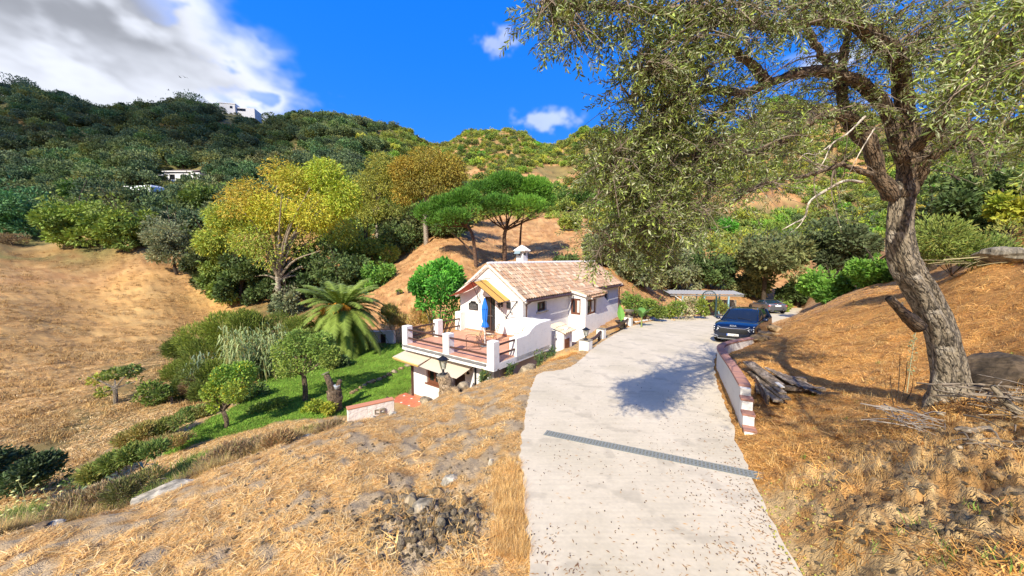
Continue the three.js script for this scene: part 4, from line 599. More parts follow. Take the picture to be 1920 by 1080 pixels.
// ---------- the cloud whose shadow lies on the left hillside ----------
{
  const R = rng(707), geos = [], D_ = 620, edge = [[-300, -60], [-90, -112], [-78, -130], [-85, -170], [-100, -215], [-120, -260], [-160, -300], [-330, -320], [-420, -160]];
  for (let i = 0; i < 420 && geos.length < 70; i++) { const x = lerp(-400, -70, R()), z = lerp(-320, -80, R()); const rr = 16 + 16 * R(), dd = polyDist(x, z, edge); if (dd > -rr * 0.55) continue; const g = new THREE.IcosahedronGeometry(rr, 2), p = g.attributes.position, q = V(x, 55, z).addScaledVector(sunDir, D_ + 60 * R()); for (let k = 0; k < p.count; k++) { const w = 1 + 0.22 * fbm3(p.getX(k) * 0.05 + i, p.getY(k) * 0.05, p.getZ(k) * 0.05, 3); p.setXYZ(k, p.getX(k) * w + q.x, p.getY(k) * w * 0.7 + q.y, p.getZ(k) * w + q.z); } geos.push(g); }
  tag(mesh('cloud', join(geos), phys(0.96, 0.96, 0.96, 0.42, { transmission: 1, thickness: 0, specularIntensity: 0 })), 'broad cumulus cloud drifting behind the viewer', null, null, 'stuff');
}
// ---------- trees of the valley: golden gums, stone pines, oaks by the field ----------
{
  const at = (px, py, Z) => onGround(px, py, Z), u = (px, Z) => (px * Z) / F; // pixels to metres at a depth
  // gum trees: pale trunks, drooping clumps
  const gum = (label, px, py, Z, seed, clumps, o) => { const b = at(px, py, Z), blobs = clumps.map(([cx, cy, rx, ry, tone, dz]) => { const p = P(cx, cy, Z + (dz ?? 0)); const ca = 1 / Math.hypot(1, (cx - 960) / F); return [p.x - b.x, p.y - b.y, p.z - b.z, u(rx, Z) * ca, u(ry, Z), u(rx, Z) * 0.95, tone]; }); return tree('gum_tree', label, 'tree', b, seed, { blobs, fork: o.fork, r: o.r, limbs: 16, n: o.n, size: o.size ?? 0.5, tones: o.tones, droop: 0.45, aspect: 0.4, bark: M.barkPale, shell: 0.8, ...o }); };
  gum('large golden gum tree, leftmost and broadest of the golden trees', 525, 585, 47, 61, [[520, 322, 34, 30, 1], [470, 368, 52, 36, 1], [555, 340, 46, 34, 0], [610, 330, 44, 36, 2], [645, 370, 40, 40, 2], [430, 410, 50, 34, 3], [510, 400, 56, 40, 0], [590, 400, 56, 44, 0], [395, 455, 36, 30, 3, 2], [470, 450, 46, 36, 3, -2], [560, 460, 60, 36, 3, 2], [640, 430, 42, 40, 3, 3], [440, 385, 40, 30, 1, -3], [500, 480, 34, 28, 3, -3], [530, 365, 40, 30, 1, -4], [430, 440, 44, 40, 0, -2], [545, 420, 50, 40, 1, -4], [490, 440, 44, 36, 3, 3], [610, 470, 44, 40, 3, -2], [660, 400, 30, 36, 2], [420, 490, 34, 40, 3], [540, 520, 40, 34, 3, 1], [460, 520, 36, 34, 3, 2], [590, 350, 40, 34, 2, -3], [650, 340, 34, 30, 2], [400, 500, 36, 40, 3, 2], [440, 560, 34, 30, 3, 3], [500, 560, 36, 30, 3, 2], [600, 520, 40, 36, 3, 2], [640, 490, 36, 40, 3, 2], [560, 550, 34, 30, 3, 3], [670, 440, 28, 34, 2, 1]], { fork: 5, r: 0.36, size: 0.36, limbs: 26, n: 34000, tones: T.yellow });
  gum('tall lime-yellow gum tree with bare white stem between the golden and ochre trees', 706, 470, 60, 62, [[712, 312, 30, 30, 0], [690, 350, 34, 34, 1], [735, 340, 34, 40, 0], [700, 395, 36, 26, 1], [740, 385, 30, 30, 2], [670, 380, 26, 30, 2], [725, 345, 36, 36, 1, 2], [715, 420, 30, 20, 2]], { fork: 9, r: 0.3, size: 0.38, n: 11000, tones: [[0.42, 0.42, 0.06], [0.36, 0.38, 0.06], [0.28, 0.32, 0.06]] });
  gum('ochre gum tree with a domed crown above the stone pines', 800, 488, 57, 63, [[800, 305, 42, 34, 0], [760, 320, 34, 30, 1], [840, 320, 40, 34, 0], [780, 345, 44, 30, 2], [830, 350, 44, 30, 2], [758, 365, 28, 22, 1], [815, 290, 36, 26, 0], [850, 345, 26, 22, 1], [795, 375, 34, 18, 2]], { fork: 9, r: 0.36, size: 0.38, n: 17000, tones: T.ochre });
  // stone pines: leaning reddish trunks under flat green umbrellas
  const pine = (label, px, py, Z, seed, stem, clumps, r, n) => {
    const b = at(px, py, Z), R = rng(seed), path = [V(0, -0.3, 0), ...stem.map(([x, y]) => P(x, y, Z).sub(b))], blobs = clumps.map(([cx, cy, rx, ry, dz]) => { const p = P(cx, cy, Z + (dz ?? 0)); return [p.x - b.x, p.y - b.y, p.z - b.z, u(rx, Z), u(ry, Z) * 1.4, u(rx, Z), Math.floor(R() * 3)]; }), top = path[path.length - 1];
    const w = [limb(path, r, r * 0.6, 12, 8, 0.06, seed)]; blobs.forEach((q) => { w.push(limb([top.clone().lerp(path[path.length - 2], R() * 0.6), V(lerp(top.x, q[0], 0.5), lerp(top.y, q[1] - q[4], 0.45), lerp(top.z, q[2], 0.5)), V(q[0], q[1] - q[4] * 0.2, q[2])], r * 0.4, 0.04, 7, 5, 0.08, R() * 5)); for (let i = 0; i < 2; i++) w.push(limb([V(lerp(top.x, q[0], 0.4), lerp(top.y, q[1] - q[4], 0.4), lerp(top.z, q[2], 0.4)), V(q[0] + (R() - 0.5) * q[3] * 1.6, q[1] - q[4] * 0.5, q[2] + (R() - 0.5) * q[3] * 1.6)], r * 0.16, 0.03, 5, 4, 0.05, R() * 5)); });
    tree('stone_pine', label, 'tree', b, seed, { blobs, wood: join(w), n, size: 0.36, tones: T.pine, aspect: 0.3, rise: 0.7, top: 0.75, bark: M.barkPine, shell: 0.7 });
  };
  pine('largest stone pine with a wide flat umbrella crown behind the chimney', 945, 492, 51, 71, [[946, 470], [946, 440], [950, 425]], [[905, 360, 40, 16], [950, 348, 46, 18], [1000, 358, 40, 20], [930, 385, 36, 14, -3], [985, 388, 42, 16, -3], [1020, 378, 26, 16], [955, 370, 50, 18, 3], [900, 390, 26, 12, -2], [1010, 395, 26, 10, -1], [970, 340, 36, 12, 2]], 0.36, 26000);
  pine('slender stone pine leaning left over the hump beside the larger pine', 893, 512, 45, 72, [[890, 470], [884, 435], [868, 415]], [[800, 402, 26, 16], [838, 388, 34, 16], [872, 378, 36, 18], [850, 408, 34, 12, -2], [820, 420, 28, 12], [885, 400, 24, 12, -2], [795, 385, 16, 10]], 0.26, 14000);
  pine('thin dark-stemmed stone pine just right of the largest one', 974, 470, 56, 73, [[976, 440], [978, 415]], [[985, 372, 36, 14], [1010, 382, 30, 12]], 0.2, 3000);
  mesh('limb', limb([V(0, 0, 0), ...[[868, 455], [846, 436]].map(([x, y]) => P(x, y, 45).sub(at(893, 512, 45)))].map((v, i) => (i ? v : P(890, 478, 45).sub(at(893, 512, 45)))), 0.16, 0.07, 8, 6, 0.06, 3), M.barkPine, scene.children.find((c) => c.name === 'stone_pine_001'));
  // trees along the head of the field
  const broad = (name, label, px, py, Z, hpx, wpx, seed, o) => { const b = at(px, py, Z), ca = 1 / Math.hypot(1, (px - 960) / F), h = u(hpx, Z) * 1.25, rx = (u(wpx, Z) / 2) * (0.3 + 0.7 * ca); return tree(name, label, o.cat ?? 'tree', b, seed, { ...o, rx, h0: h * (o.low ?? 0.02), h1: h, nb: o.nb ?? 24, n: Math.round(o.n * 1.55), size: o.size * 1.15, tones: o.tones, r: o.r ?? 0.22, s: o.s ?? 0.4, fork: h * (o.fork ?? 0.25) }); };
  broad('fresh_green_tree', 'pale fresh green tree at the left edge beyond the field', 42, 448, 70, 125, 170, 81, { tones: [[0.11, 0.27, 0.09], [0.15, 0.34, 0.12], [0.08, 0.2, 0.06]], n: 5200, size: 0.55 });
  broad('carob_tree', 'broad dark green tree at the head of the field, in front of the caravan', 150, 466, 64, 128, 140, 82, { tones: T.mid, n: 5200, size: 0.5, low: 0.02 });
  broad('carob_tree', 'second broad dark green tree at the head of the field, right of the first', 232, 470, 62, 122, 120, 83, { tones: T.mid, n: 4400, size: 0.5, low: 0.02 });
  broad('olive_tree', 'grey-green olive with two thin stems at the right end of the field', 332, 516, 57, 140, 110, 84, { tones: T.grey, n: 4600, size: 0.42, low: 0.12, aspect: 0.35 });
  broad('lime_tree', 'yellow-green tree between the grey olive and the golden gum', 392, 505, 60, 110, 90, 85, { tones: [[0.24, 0.29, 0.04], [0.30, 0.34, 0.045], [0.17, 0.22, 0.04]], n: 3600, size: 0.5 });
  broad('oak_tree', 'dull green tree standing at the gully edge below the lime tree', 398, 560, 52, 130, 95, 86, { tones: [[0.12, 0.16, 0.045], [0.16, 0.19, 0.055], [0.09, 0.125, 0.035]], n: 4400, size: 0.42, low: 0.1 });
  broad('oak_tree', 'round green tree behind the caravan, left of the golden gum', 395, 405, 84, 72, 110, 87, { tones: T.mid, n: 3200, size: 0.6 });
  broad('oak_tree', 'rounded olive-green tree under the near white house', 345, 412, 80, 58, 90, 88, { tones: [[0.16, 0.21, 0.045], [0.2, 0.25, 0.05], [0.12, 0.17, 0.04]], n: 2600, size: 0.55 });
  broad('oak_tree', 'bright green rounded tree above the fresh green tree at left', 160, 385, 88, 60, 110, 89, { tones: [[0.09, 0.19, 0.03], [0.12, 0.24, 0.035]], n: 2800, size: 0.6 });
  broad('oak_tree', 'dark tree in the gully under the golden gum, left of its trunk', 455, 590, 49, 130, 90, 90, { tones: T.dark, n: 3800, size: 0.45 });
  broad('oak_tree', 'dark tree in the gully under the golden gum, right of its trunk', 590, 575, 50, 140, 110, 91, { tones: T.dark, n: 4600, size: 0.45 });
  broad('oak_tree', 'dark tree behind the gully below the lime-yellow gum', 655, 500, 62, 100, 90, 92, { tones: T.dark, n: 3400, size: 0.5 });
  broad('oak_tree', 'dull olive-green tree between the white gum stem and the pines', 765, 482, 62, 90, 90, 93, { tones: T.olive, n: 3200, size: 0.48 });
  broad('oak_tree', 'dark bushy tree behind the trunks of the pines', 848, 478, 58, 60, 90, 94, { tones: T.dark, n: 2600, size: 0.45 });
  broad('grey_shrub', 'silvery grey-green bush at the foot of the golden gum', 538, 588, 45, 70, 62, 95, { cat: 'shrub', tones: T.grey, n: 2400, size: 0.36, low: 0 });
  broad('gully_bush', 'yellow-green bush in the gully right of the golden gum', 640, 540, 47, 70, 66, 96, { cat: 'shrub', tones: T.mid, n: 2400, size: 0.36, low: 0 });
  broad('round_bush', 'bright green round bush on the left flank of the hump', 712, 508, 46, 50, 58, 97, { cat: 'shrub', tones: T.fresh, n: 2600, size: 0.32, low: 0 });
  broad('round_bush', 'second bright green bush, lower down the left flank of the hump', 688, 532, 45, 28, 40, 98, { cat: 'shrub', tones: T.fresh, n: 1200, size: 0.3, low: 0 });
  broad('dry_bush', 'brownish dry bush at the left edge of the field', 18, 452, 64, 22, 70, 99, { cat: 'shrub', tones: T.dry, n: 1200, size: 0.3, low: 0, aspect: 0.25 });
  for (const [px, py, i] of [[806, 540, 0], [818, 520, 1], [750, 575, 2], [770, 560, 3]]) broad('tussock', 'small dull green tussock on the bare hump', px, py, 40, 7, 12, 300 + i, { cat: 'shrub', tones: T.scrub, n: 120, size: 0.16, low: 0, nb: 4, group: 'tussocks on the bare hump' });
  broad('lime_tree', 'yellow-green tree filling the gap left of the golden gum', 440, 540, 52, 130, 100, 131, { tones: [[0.36, 0.42, 0.06], [0.45, 0.48, 0.06], [0.26, 0.33, 0.06]], n: 4200, size: 0.45 });
  broad('lime_tree', 'soft green tree behind the golden gum, on its right', 640, 480, 66, 120, 110, 132, { tones: [[0.34, 0.42, 0.07], [0.26, 0.34, 0.06], [0.42, 0.46, 0.07]], n: 4200, size: 0.5 });
  broad('oak_tree', 'mid-green tree behind the ochre gum, towards the pines', 745, 440, 76, 90, 110, 133, { tones: T.mid, n: 3400, size: 0.5 });
  broad('oak_tree', 'green tree between the ochre gum and the largest pine, further up', 880, 420, 84, 70, 100, 134, { tones: T.scrub, n: 3000, size: 0.5 });
  for (const [l, px, py, Z, hp, wp, i, tn] of [['dark tree filling the gully between the golden gum and the hump', 640, 575, 46, 110, 110, 140, T.dark], ['mid-green tree in the gully, against the left foot of the hump', 690, 520, 54, 110, 110, 141, T.mid], ['dark tree under the lime-yellow gum, against the hump', 745, 490, 60, 80, 110, 142, T.dark], ['dull green tree at the foot of the ochre gum', 815, 478, 62, 80, 100, 143, T.olive], ['dark green tree in the gap below the golden gum', 520, 592, 50, 110, 120, 144, T.dark], ['mid-green tree at the left foot of the golden gum', 430, 580, 50, 110, 100, 145, T.mid], ['green tree far behind between the two gums', 650, 430, 82, 90, 130, 146, T.scrub]]) broad('wood_tree', l, px, py, Z, hp, wp, i, { tones: tn, n: 3600, size: 0.4 });
  for (const [l, px, py, Z, hp, wp, i, tn] of [['grey-green bush on the slope just right of the roof', 1185, 555, 39, 70, 90, 150, T.grey], ['dull bush behind the pergola, at its right end', 1400, 545, 45, 70, 100, 151, T.olive], ['dark bush between the forked tree and the bright bushes', 1500, 560, 42, 70, 90, 152, T.dark], ['grey-green bush higher up behind the left end of the pergola', 1235, 505, 52, 60, 110, 153, T.grey], ['olive-green bush above the pergola, right of the bare strip', 1400, 500, 58, 60, 110, 154, T.scrub], ['green bush high above the forked tree', 1480, 450, 72, 60, 120, 155, T.mid]]) broad('slope_bush', l, px, py, Z, hp, wp, i, { cat: 'bush', tones: tn, n: 2800, size: 0.36, low: 0 });
  // right of the pines and behind the drive
  broad('oak_tree', 'young pale green tree right of the largest pine, on the dry slope', 1068, 440, 74, 50, 46, 101, { tones: T.scrub, n: 1500, size: 0.4 });
  broad('oak_tree', 'dark green tree at the top of the dry slope right of the pines', 1085, 385, 100, 60, 90, 102, { tones: [[0.10, 0.2, 0.03], [0.14, 0.25, 0.04]], n: 2800, size: 0.6, low: 0 });
  broad('dark_bush', 'dark bush above the roof, right of the chimney', 1062, 492, 44, 40, 58, 103, { cat: 'shrub', tones: T.dark, n: 2000, size: 0.3, low: 0 });
  broad('thicket_tree', 'grey-green tree behind the far end of the roof', 1130, 500, 42, 95, 90, 104, { tones: T.grey, n: 3400, size: 0.36 });
  broad('thicket_tree', 'dull green tree between the roof and the pergola, under the olive', 1205, 540, 40, 130, 110, 105, { tones: T.olive, n: 4600, size: 0.36 });
  broad('thicket_tree', 'grey-green tree behind the left end of the pergola', 1265, 530, 46, 110, 100, 106, { tones: T.grey, n: 3600, size: 0.38 });
  broad('thicket_tree', 'dark green tree behind the middle of the pergola', 1330, 535, 46, 95, 100, 107, { tones: T.dark, n: 3400, size: 0.38 });
  broad('thicket_tree', 'olive-green tree with dark forked stems behind the parked cars', 1432, 560, 42, 150, 150, 108, { tones: T.olive, n: 5600, size: 0.36, low: 0.3, r: 0.25, fork: 0.35 });
  broad('thicket_tree', 'tall grey-green tree left of the olive trunk, over the bright bushes', 1560, 540, 40, 165, 150, 109, { tones: [[0.10, 0.15, 0.055], [0.14, 0.19, 0.075], [0.08, 0.11, 0.04]], n: 5600, size: 0.36, low: 0.05 });
  broad('bright_bush', 'bright green dense bush left of the olive trunk, behind the silver car', 1555, 570, 27, 75, 110, 110, { cat: 'shrub', tones: T.fresh, n: 6200, size: 0.26, low: 0, nb: 26 });
  broad('bright_bush', 'bright green dense bush touching the olive trunk, on the bank top', 1632, 540, 24, 70, 110, 111, { cat: 'shrub', tones: T.fresh, n: 6200, size: 0.24, low: 0, nb: 26 });
  broad('lime_bush', 'yellow-green bush far up the slope above the bright bushes', 1600, 440, 70, 60, 70, 112, { cat: 'shrub', tones: T.lime, n: 1800, size: 0.4, low: 0 });
  broad('round_bush', 'bright green round bush alone on the bare slope above the pergola', 1362, 425, 76, 40, 48, 113, { cat: 'shrub', tones: T.bright, n: 1800, size: 0.4, low: 0 });
  broad('round_bush', 'dull green bush touching the bright one on the bare slope', 1340, 408, 80, 44, 60, 114, { cat: 'shrub', tones: T.dark, n: 1800, size: 0.4, low: 0 });
  broad('slope_bush', 'grey-green bush on the slope above the pergola', 1275, 470, 62, 60, 90, 115, { cat: 'shrub', tones: T.grey, n: 2400, size: 0.4, low: 0 });
  broad('slope_bush', 'grey-green bush beside the bare patch, left of the olive trunk', 1450, 470, 64, 70, 110, 116, { cat: 'shrub', tones: [[0.12, 0.17, 0.08], [0.16, 0.21, 0.10]], n: 2800, size: 0.42, low: 0 });
  broad('small_bush', 'small round bush beside the silver car, at the edge of the drive', 1468, 574, 36, 26, 26, 117, { cat: 'shrub', tones: T.mid, n: 900, size: 0.22, low: 0 });
  broad('right_tree', 'dark shady tree at the right edge behind the olive trunk', 1830, 500, 16, 250, 230, 118, { tones: T.dark, n: 7000, size: 0.2, low: 0.1, nb: 30, s: 0.3 });
  broad('right_tree', 'olive-green shady tree right of the olive trunk', 1745, 500, 22, 190, 150, 119, { tones: [[0.10, 0.14, 0.035], [0.07, 0.11, 0.03], [0.13, 0.16, 0.045]], n: 6000, size: 0.22, low: 0.05, nb: 26 });
  broad('lime_bush', 'sunlit lime-green bush at the right edge', 1900, 440, 14, 110, 110, 120, { cat: 'shrub', tones: T.lime, n: 2600, size: 0.17, low: 0.25 });
}
// ---------- the old olive leaning over the drive ----------
const oliveSprig = (() => { // a twig with opposite narrow leaves, four shapes of it
  const out = []; for (let v = 0; v < 4; v++) {
    const R = rng(900 + v), p = [], c = [], L = 0.17 + 0.05 * R(), bend = (R() - 0.5) * 0.06, n = 7; const at = (t) => V(t * L, bend * t * t * 4 - 0.02 * t, (R() - 0.5) * 0.004);
    const tri = (a, b, d, col) => { for (const q of [a, b, d]) { p.push(q.x, q.y, q.z); c.push(...col); } };
    for (let i = 0; i < 4; i++) { const a = at(i / 4), b = at((i + 1) / 4), w = 0.0022; tri(a.clone().add(V(0, w, 0)), a.clone().add(V(0, -w, w)), b, [0.3, 0.25, 0.16]); tri(a.clone().add(V(0, w, 0)), b, a.clone().add(V(0, -w, -w)), [0.3, 0.25, 0.16]); }
    for (let i = 0; i < n; i++) for (const s of [-1, 1]) {
      if (R() < 0.08) continue; const o = at(0.12 + (0.88 * (i + 0.4 * R())) / n), roll = i * 1.57 + R() * 0.8, sd = V(0, Math.cos(roll) * s, Math.sin(roll) * s), dir = V(0.55 + 0.4 * R(), 0, 0).add(sd.clone().multiplyScalar(0.75)).add(V(0, 0.1, 0)).normalize(), wd = dir.clone().cross(V(R() - 0.5, 1, R() - 0.5)).normalize(), nn = dir.clone().cross(wd), l = 0.042 + 0.028 * R(), w = 0.0055 + 0.0025 * R(), k = R(), col = k < 0.2 ? [0.40, 0.42, 0.27] : k < 0.45 ? [0.30, 0.37, 0.08] : [0.13, 0.17, 0.045], vv = 0.8 + 0.5 * R(), cc = col.map((x) => x * vv);
      const m = o.clone().addScaledVector(dir, l * 0.5).addScaledVector(nn, 0.004), e = o.clone().addScaledVector(dir, l); tri(o, m.clone().addScaledVector(wd, w), e, cc); tri(o, e, m.clone().addScaledVector(wd, -w), cc);
    }
    const g = new THREE.BufferGeometry(); g.setAttribute('position', new THREE.Float32BufferAttribute(p, 3)); g.setAttribute('color', new THREE.Float32BufferAttribute(c, 3)); out.push(g);
  } return out;
})();
const px2 = (px, py, Z, b) => P(px, py, Z).sub(b);
{
  const Zt = 5.6, base = P(1768, 765, Zt); base.y = ground(base.x, base.z) - 0.05;
  const olive = thing('olive_tree', 'old gnarled olive with thick leaning trunk and spreading crown over the drive', 'tree', base), B = (px, py, Z) => px2(px, py, Z, base), st = 1 / Math.sqrt(1 + 1.18 ** 2), wr = (w) => (w / 2 / F) * Zt * 1.0 * st * 1.0 / 1.0;
  // trunk: fluted, flaring into roots, with burls and a hollow
  const R = rng(41), tp = [[1776, 792, 66], [1776, 765, 56], [1777, 740, 49], [1776, 700, 41], [1769, 650, 37.5], [1754, 603, 39], [1728, 548, 41], [1702, 505, 39], [1690, 470, 36], [1686, 425, 32], [1687, 390, 31], [1693, 352, 29], [1698, 325, 18]];
  const path = smooth(tp.map(([a, b]) => B(a + 2, b, Zt)), 110), rad = path.map((_, i) => { const t = (i / 110) * (tp.length - 1), k = Math.min(Math.floor(t), tp.length - 2), w = lerp(tp[k][2], tp[k + 1][2], t - k); return ((w / F) * Zt) * 0.56; });
  const g = tube(path, rad, 64, 0, 0), pa = g.attributes.position, nrm = g.attributes.normal, per = 65;
  for (let i = 0; i < 111 * per; i++) {
    const ring = Math.floor(i / per), a = ((i % per) / 64) * 2 * Math.PI, t = ring / 110, low = sstep(0.25, 0, t), tw = a + t * 2.2;
    let d = 0.09 * Math.sin(tw * 5 + 1) * (0.6 + low) + 0.045 * Math.abs(n3(Math.cos(tw) * 5, Math.sin(tw) * 5, t * 2.5)) - 0.02 + 0.07 * Math.sin(tw * 3 + 4) + 0.13 * fbm3(Math.cos(a) * 1.6, Math.sin(a) * 1.6, t * 5, 4) + 0.05 * fbm3(Math.cos(a) * 6, Math.sin(a) * 6, t * 26, 3); d += low * 0.28 * Math.max(0, Math.sin(a * 4 + 0.7));
    const hol = Math.exp(-(((a - 2.0) / 0.24) ** 2) - (((t - 0.2) / 0.06) ** 2)) + 0.8 * Math.exp(-(((a - 1.7) / 0.3) ** 2) - (((t - 0.48) / 0.06) ** 2)); d -= 0.45 * hol;
    const c = path[ring]; pa.setXYZ(i, c.x + (pa.getX(i) - c.x) * (1 + d), c.y + (pa.getY(i) - c.y) * (1 + d), c.z + (pa.getZ(i) - c.z) * (1 + d));
  }
  // the wrap column repeats the first one
  for (let r = 0; r <= 110; r++) pa.setXYZ(r * per + 64, pa.getX(r * per), pa.getY(r * per), pa.getZ(r * per));
  g.computeVertexNormals(); mesh('trunk', g, M.barkGrey, olive);
  const stub = join([limb([B(1722, 612, Zt - 0.1), B(1700, 592, Zt - 0.2), B(1668, 560, Zt - 0.3)], 0.1, 0.055, 8, 9, 0.18, 3), limb([B(1690, 580, Zt - 0.2), B(1692, 566, Zt - 0.2)], 0.025, 0.01, 3)]); mesh('branch_stub', stub, M.bark, olive);
  // limbs read off the photograph; they reach toward the viewer and over the drive
  const limbs = [
    [[[1690, 372, 5.6], [1705, 312, 5.6], [1701, 240, 5.5], [1694, 178, 5.4], [1684, 124, 5.2], [1662, 84, 5.0], [1627, 58, 4.8], [1587, 42, 4.6], [1529, 40, 4.4], [1470, 50, 4.2], [1400, 40, 4.0], [1310, 40, 3.8], [1220, 20, 3.6], [1120, 15, 3.4], [1030, 18, 3.3]], 0.15, 0.02],
    [[[1690, 300, 5.6], [1665, 210, 5.5], [1635, 173, 5.3], [1587, 144, 5.1], [1547, 132, 5.0], [1498, 138, 4.8], [1440, 158, 4.6], [1395, 178, 4.5], [1345, 215, 4.3], [1318, 262, 4.2], [1300, 315, 4.1], [1280, 370, 4.0], [1255, 400, 3.9], [1225, 406, 3.9]], 0.105, 0.012],
    [[[1672, 370, 5.6], [1645, 320, 5.5], [1632, 270, 5.4], [1600, 225, 5.4], [1555, 214, 5.3], [1525, 224, 5.2], [1484, 253, 5.0], [1440, 275, 4.9], [1395, 290, 4.7], [1345, 302, 4.5], [1290, 290, 4.3], [1230, 310, 4.1], [1180, 350, 3.9]], 0.11, 0.016],
    [[[1640, 300, 5.5], [1590, 225, 5.5], [1573, 155, 5.4], [1547, 111, 5.3], [1520, 70, 5.2], [1500, 0, 5.1], [1440, -80, 4.9]], 0.09, 0.025],
    [[[1705, 345, 5.6], [1728, 285, 5.7], [1752, 249, 5.8], [1769, 200, 5.9], [1795, 155, 6.0], [1818, 107, 6.1], [1830, 30, 6.1], [1825, -60, 6.1]], 0.105, 0.035],
    [[[1715, 345, 5.6], [1740, 300, 5.4], [1785, 272, 5.2], [1850, 250, 5.0], [1920, 240, 4.8]], 0.085, 0.025],
    [[[1575, 165, 5.4], [1580, 110, 5.4], [1590, 60, 5.3], [1570, 0, 5.2], [1560, -70, 5.1]], 0.07, 0.02],
    [[[1440, 158, 4.6], [1400, 110, 4.4], [1340, 90, 4.2], [1270, 110, 4.0], [1210, 150, 3.8], [1180, 190, 3.7]], 0.06, 0.012],
    [[[1627, 58, 4.8], [1560, -10, 4.5], [1450, -60, 4.1], [1330, -70, 3.8], [1200, -50, 3.5], [1090, -30, 3.3], [1010, 10, 3.2]], 0.08, 0.012],
    [[[1345, 302, 4.5], [1330, 360, 4.4], [1290, 420, 4.3], [1220, 450, 4.2], [1150, 470, 4.1]], 0.05, 0.01],
    [[[1395, 178, 4.5], [1330, 170, 4.2], [1260, 200, 4.0], [1200, 260, 3.8], [1140, 310, 3.7]], 0.05, 0.01],
    [[[1632, 330, 5.5], [1580, 310, 5.3], [1510, 330, 5.1], [1430, 345, 4.9], [1370, 380, 4.7]], 0.045, 0.01],
  ];
  const curves = []; limbs.forEach(([pts, r0, r1], k) => { const c = smooth(pts.map(([a, b, z]) => B(a, b, z)), 44), q = c.map((p, i) => p.clone().add(V(0.035 * fbm3(i * 0.3, k, 0, 2), 0.035 * fbm3(i * 0.3, k, 9, 2), 0.05 * fbm3(i * 0.3, k, 19, 2)))), rr = q.map((_, i) => lerp(r0, r1, Math.pow(i / 44, 0.75))); curves.push({ q, rr }); mesh('limb', tube(q, rr, 10, 0.2, k * 3.1), k === 1 ? M.bark : M.bark, olive); });
  const twigPale = limb([[1616, 342], [1586, 339], [1547, 358], [1517, 380], [1509, 407], [1490, 418], [1467, 431]].map(([a, b], i) => B(a, b, 5.1 - i * 0.1)), 0.022, 0.006, 26, 6, 0.15, 2); mesh('dead_twig', join([twigPale, limb([[1509, 407], [1498, 424], [1482, 436]].map(([a, b], i) => B(a, b, 4.6)), 0.009, 0.003, 8, 5, 0.1, 4)]), M.barkPale, olive);
  mesh('dead_twig', join([limb([[1622, 218], [1590, 250], [1560, 270], [1546, 300], [1532, 322]].map(([a, b], i) => B(a, b, 4.9 - 0.1 * i)), 0.014, 0.004, 18, 5, 0.1, 6), limb([[1560, 270], [1530, 290], [1510, 288], [1494, 304]].map(([a, b], i) => B(a, b, 4.6)), 0.009, 0.003, 12, 5, 0.1, 7), limb([[1640, 240], [1610, 290], [1590, 330]].map(([a, b], i) => B(a, b, 4.9)), 0.01, 0.003, 12, 5, 0.1, 8)]), M.barkPale, olive);
  // twigs and leaf sprays: where the crown is, and how dense
  const dense = [ // centre px, radii px, depth range, number
    [1290, 60, 150, 75, 2.9, 4.1, 820], [1130, 35, 110, 50, 2.7, 3.6, 380], [1040, 20, 60, 28, 2.8, 3.3, 150], [1250, 160, 95, 85, 3.2, 4.3, 560], [1330, 210, 100, 90, 3.3, 4.5, 560], [1230, 270, 100, 80, 3.3, 4.4, 600], [1180, 370, 95, 80, 3.3, 4.5, 620], [1280, 380, 95, 75, 3.4, 4.6, 520], [1160, 450, 80, 45, 3.6, 4.6, 270], [1240, 470, 60, 65, 3.7, 4.6, 260], [1130, 300, 45, 40, 3.4, 4.2, 130],
    [1420, 40, 130, 60, 3.2, 4.8, 420], [1560, 20, 130, 50, 3.6, 5.2, 330], [1440, 200, 110, 110, 4.2, 5.2, 170], [1560, 120, 150, 90, 4.4, 5.6, 190], [1650, 60, 120, 70, 4.4, 5.8, 210], [1400, 330, 90, 50, 4.3, 5.1, 170], [1480, 300, 90, 50, 4.6, 5.2, 80], [1560, 390, 100, 50, 5.0, 5.8, 60], [1640, 170, 90, 90, 4.8, 5.8, 190], [1760, 60, 90, 90, 4.8, 6.4, 420], [1800, 180, 90, 90, 5.0, 6.4, 360], [1860, 90, 100, 110, 4.4, 6.0, 520], [1880, 250, 80, 80, 4.4, 5.6, 260],
    [1480, 230, 130, 110, 5.8, 7.4, 500], [1570, 140, 120, 80, 6.2, 7.6, 220], [1600, 330, 110, 60, 6.2, 7.6, 160], [1700, -220, 260, 120, 4.4, 6.4, 500], [1400, -200, 200, 100, 3.4, 5.0, 300], [1350, -60, 260, 50, 3.0, 4.6, 420], [1700, -60, 220, 60, 4.2, 6.0, 300],
  ];
  const sprigs = [[], [], [], []], cols = [[], [], [], []], twigs = []; const all = curves.flatMap((c) => c.q.filter((_, i) => i > 12)); const Rr = rng(55);
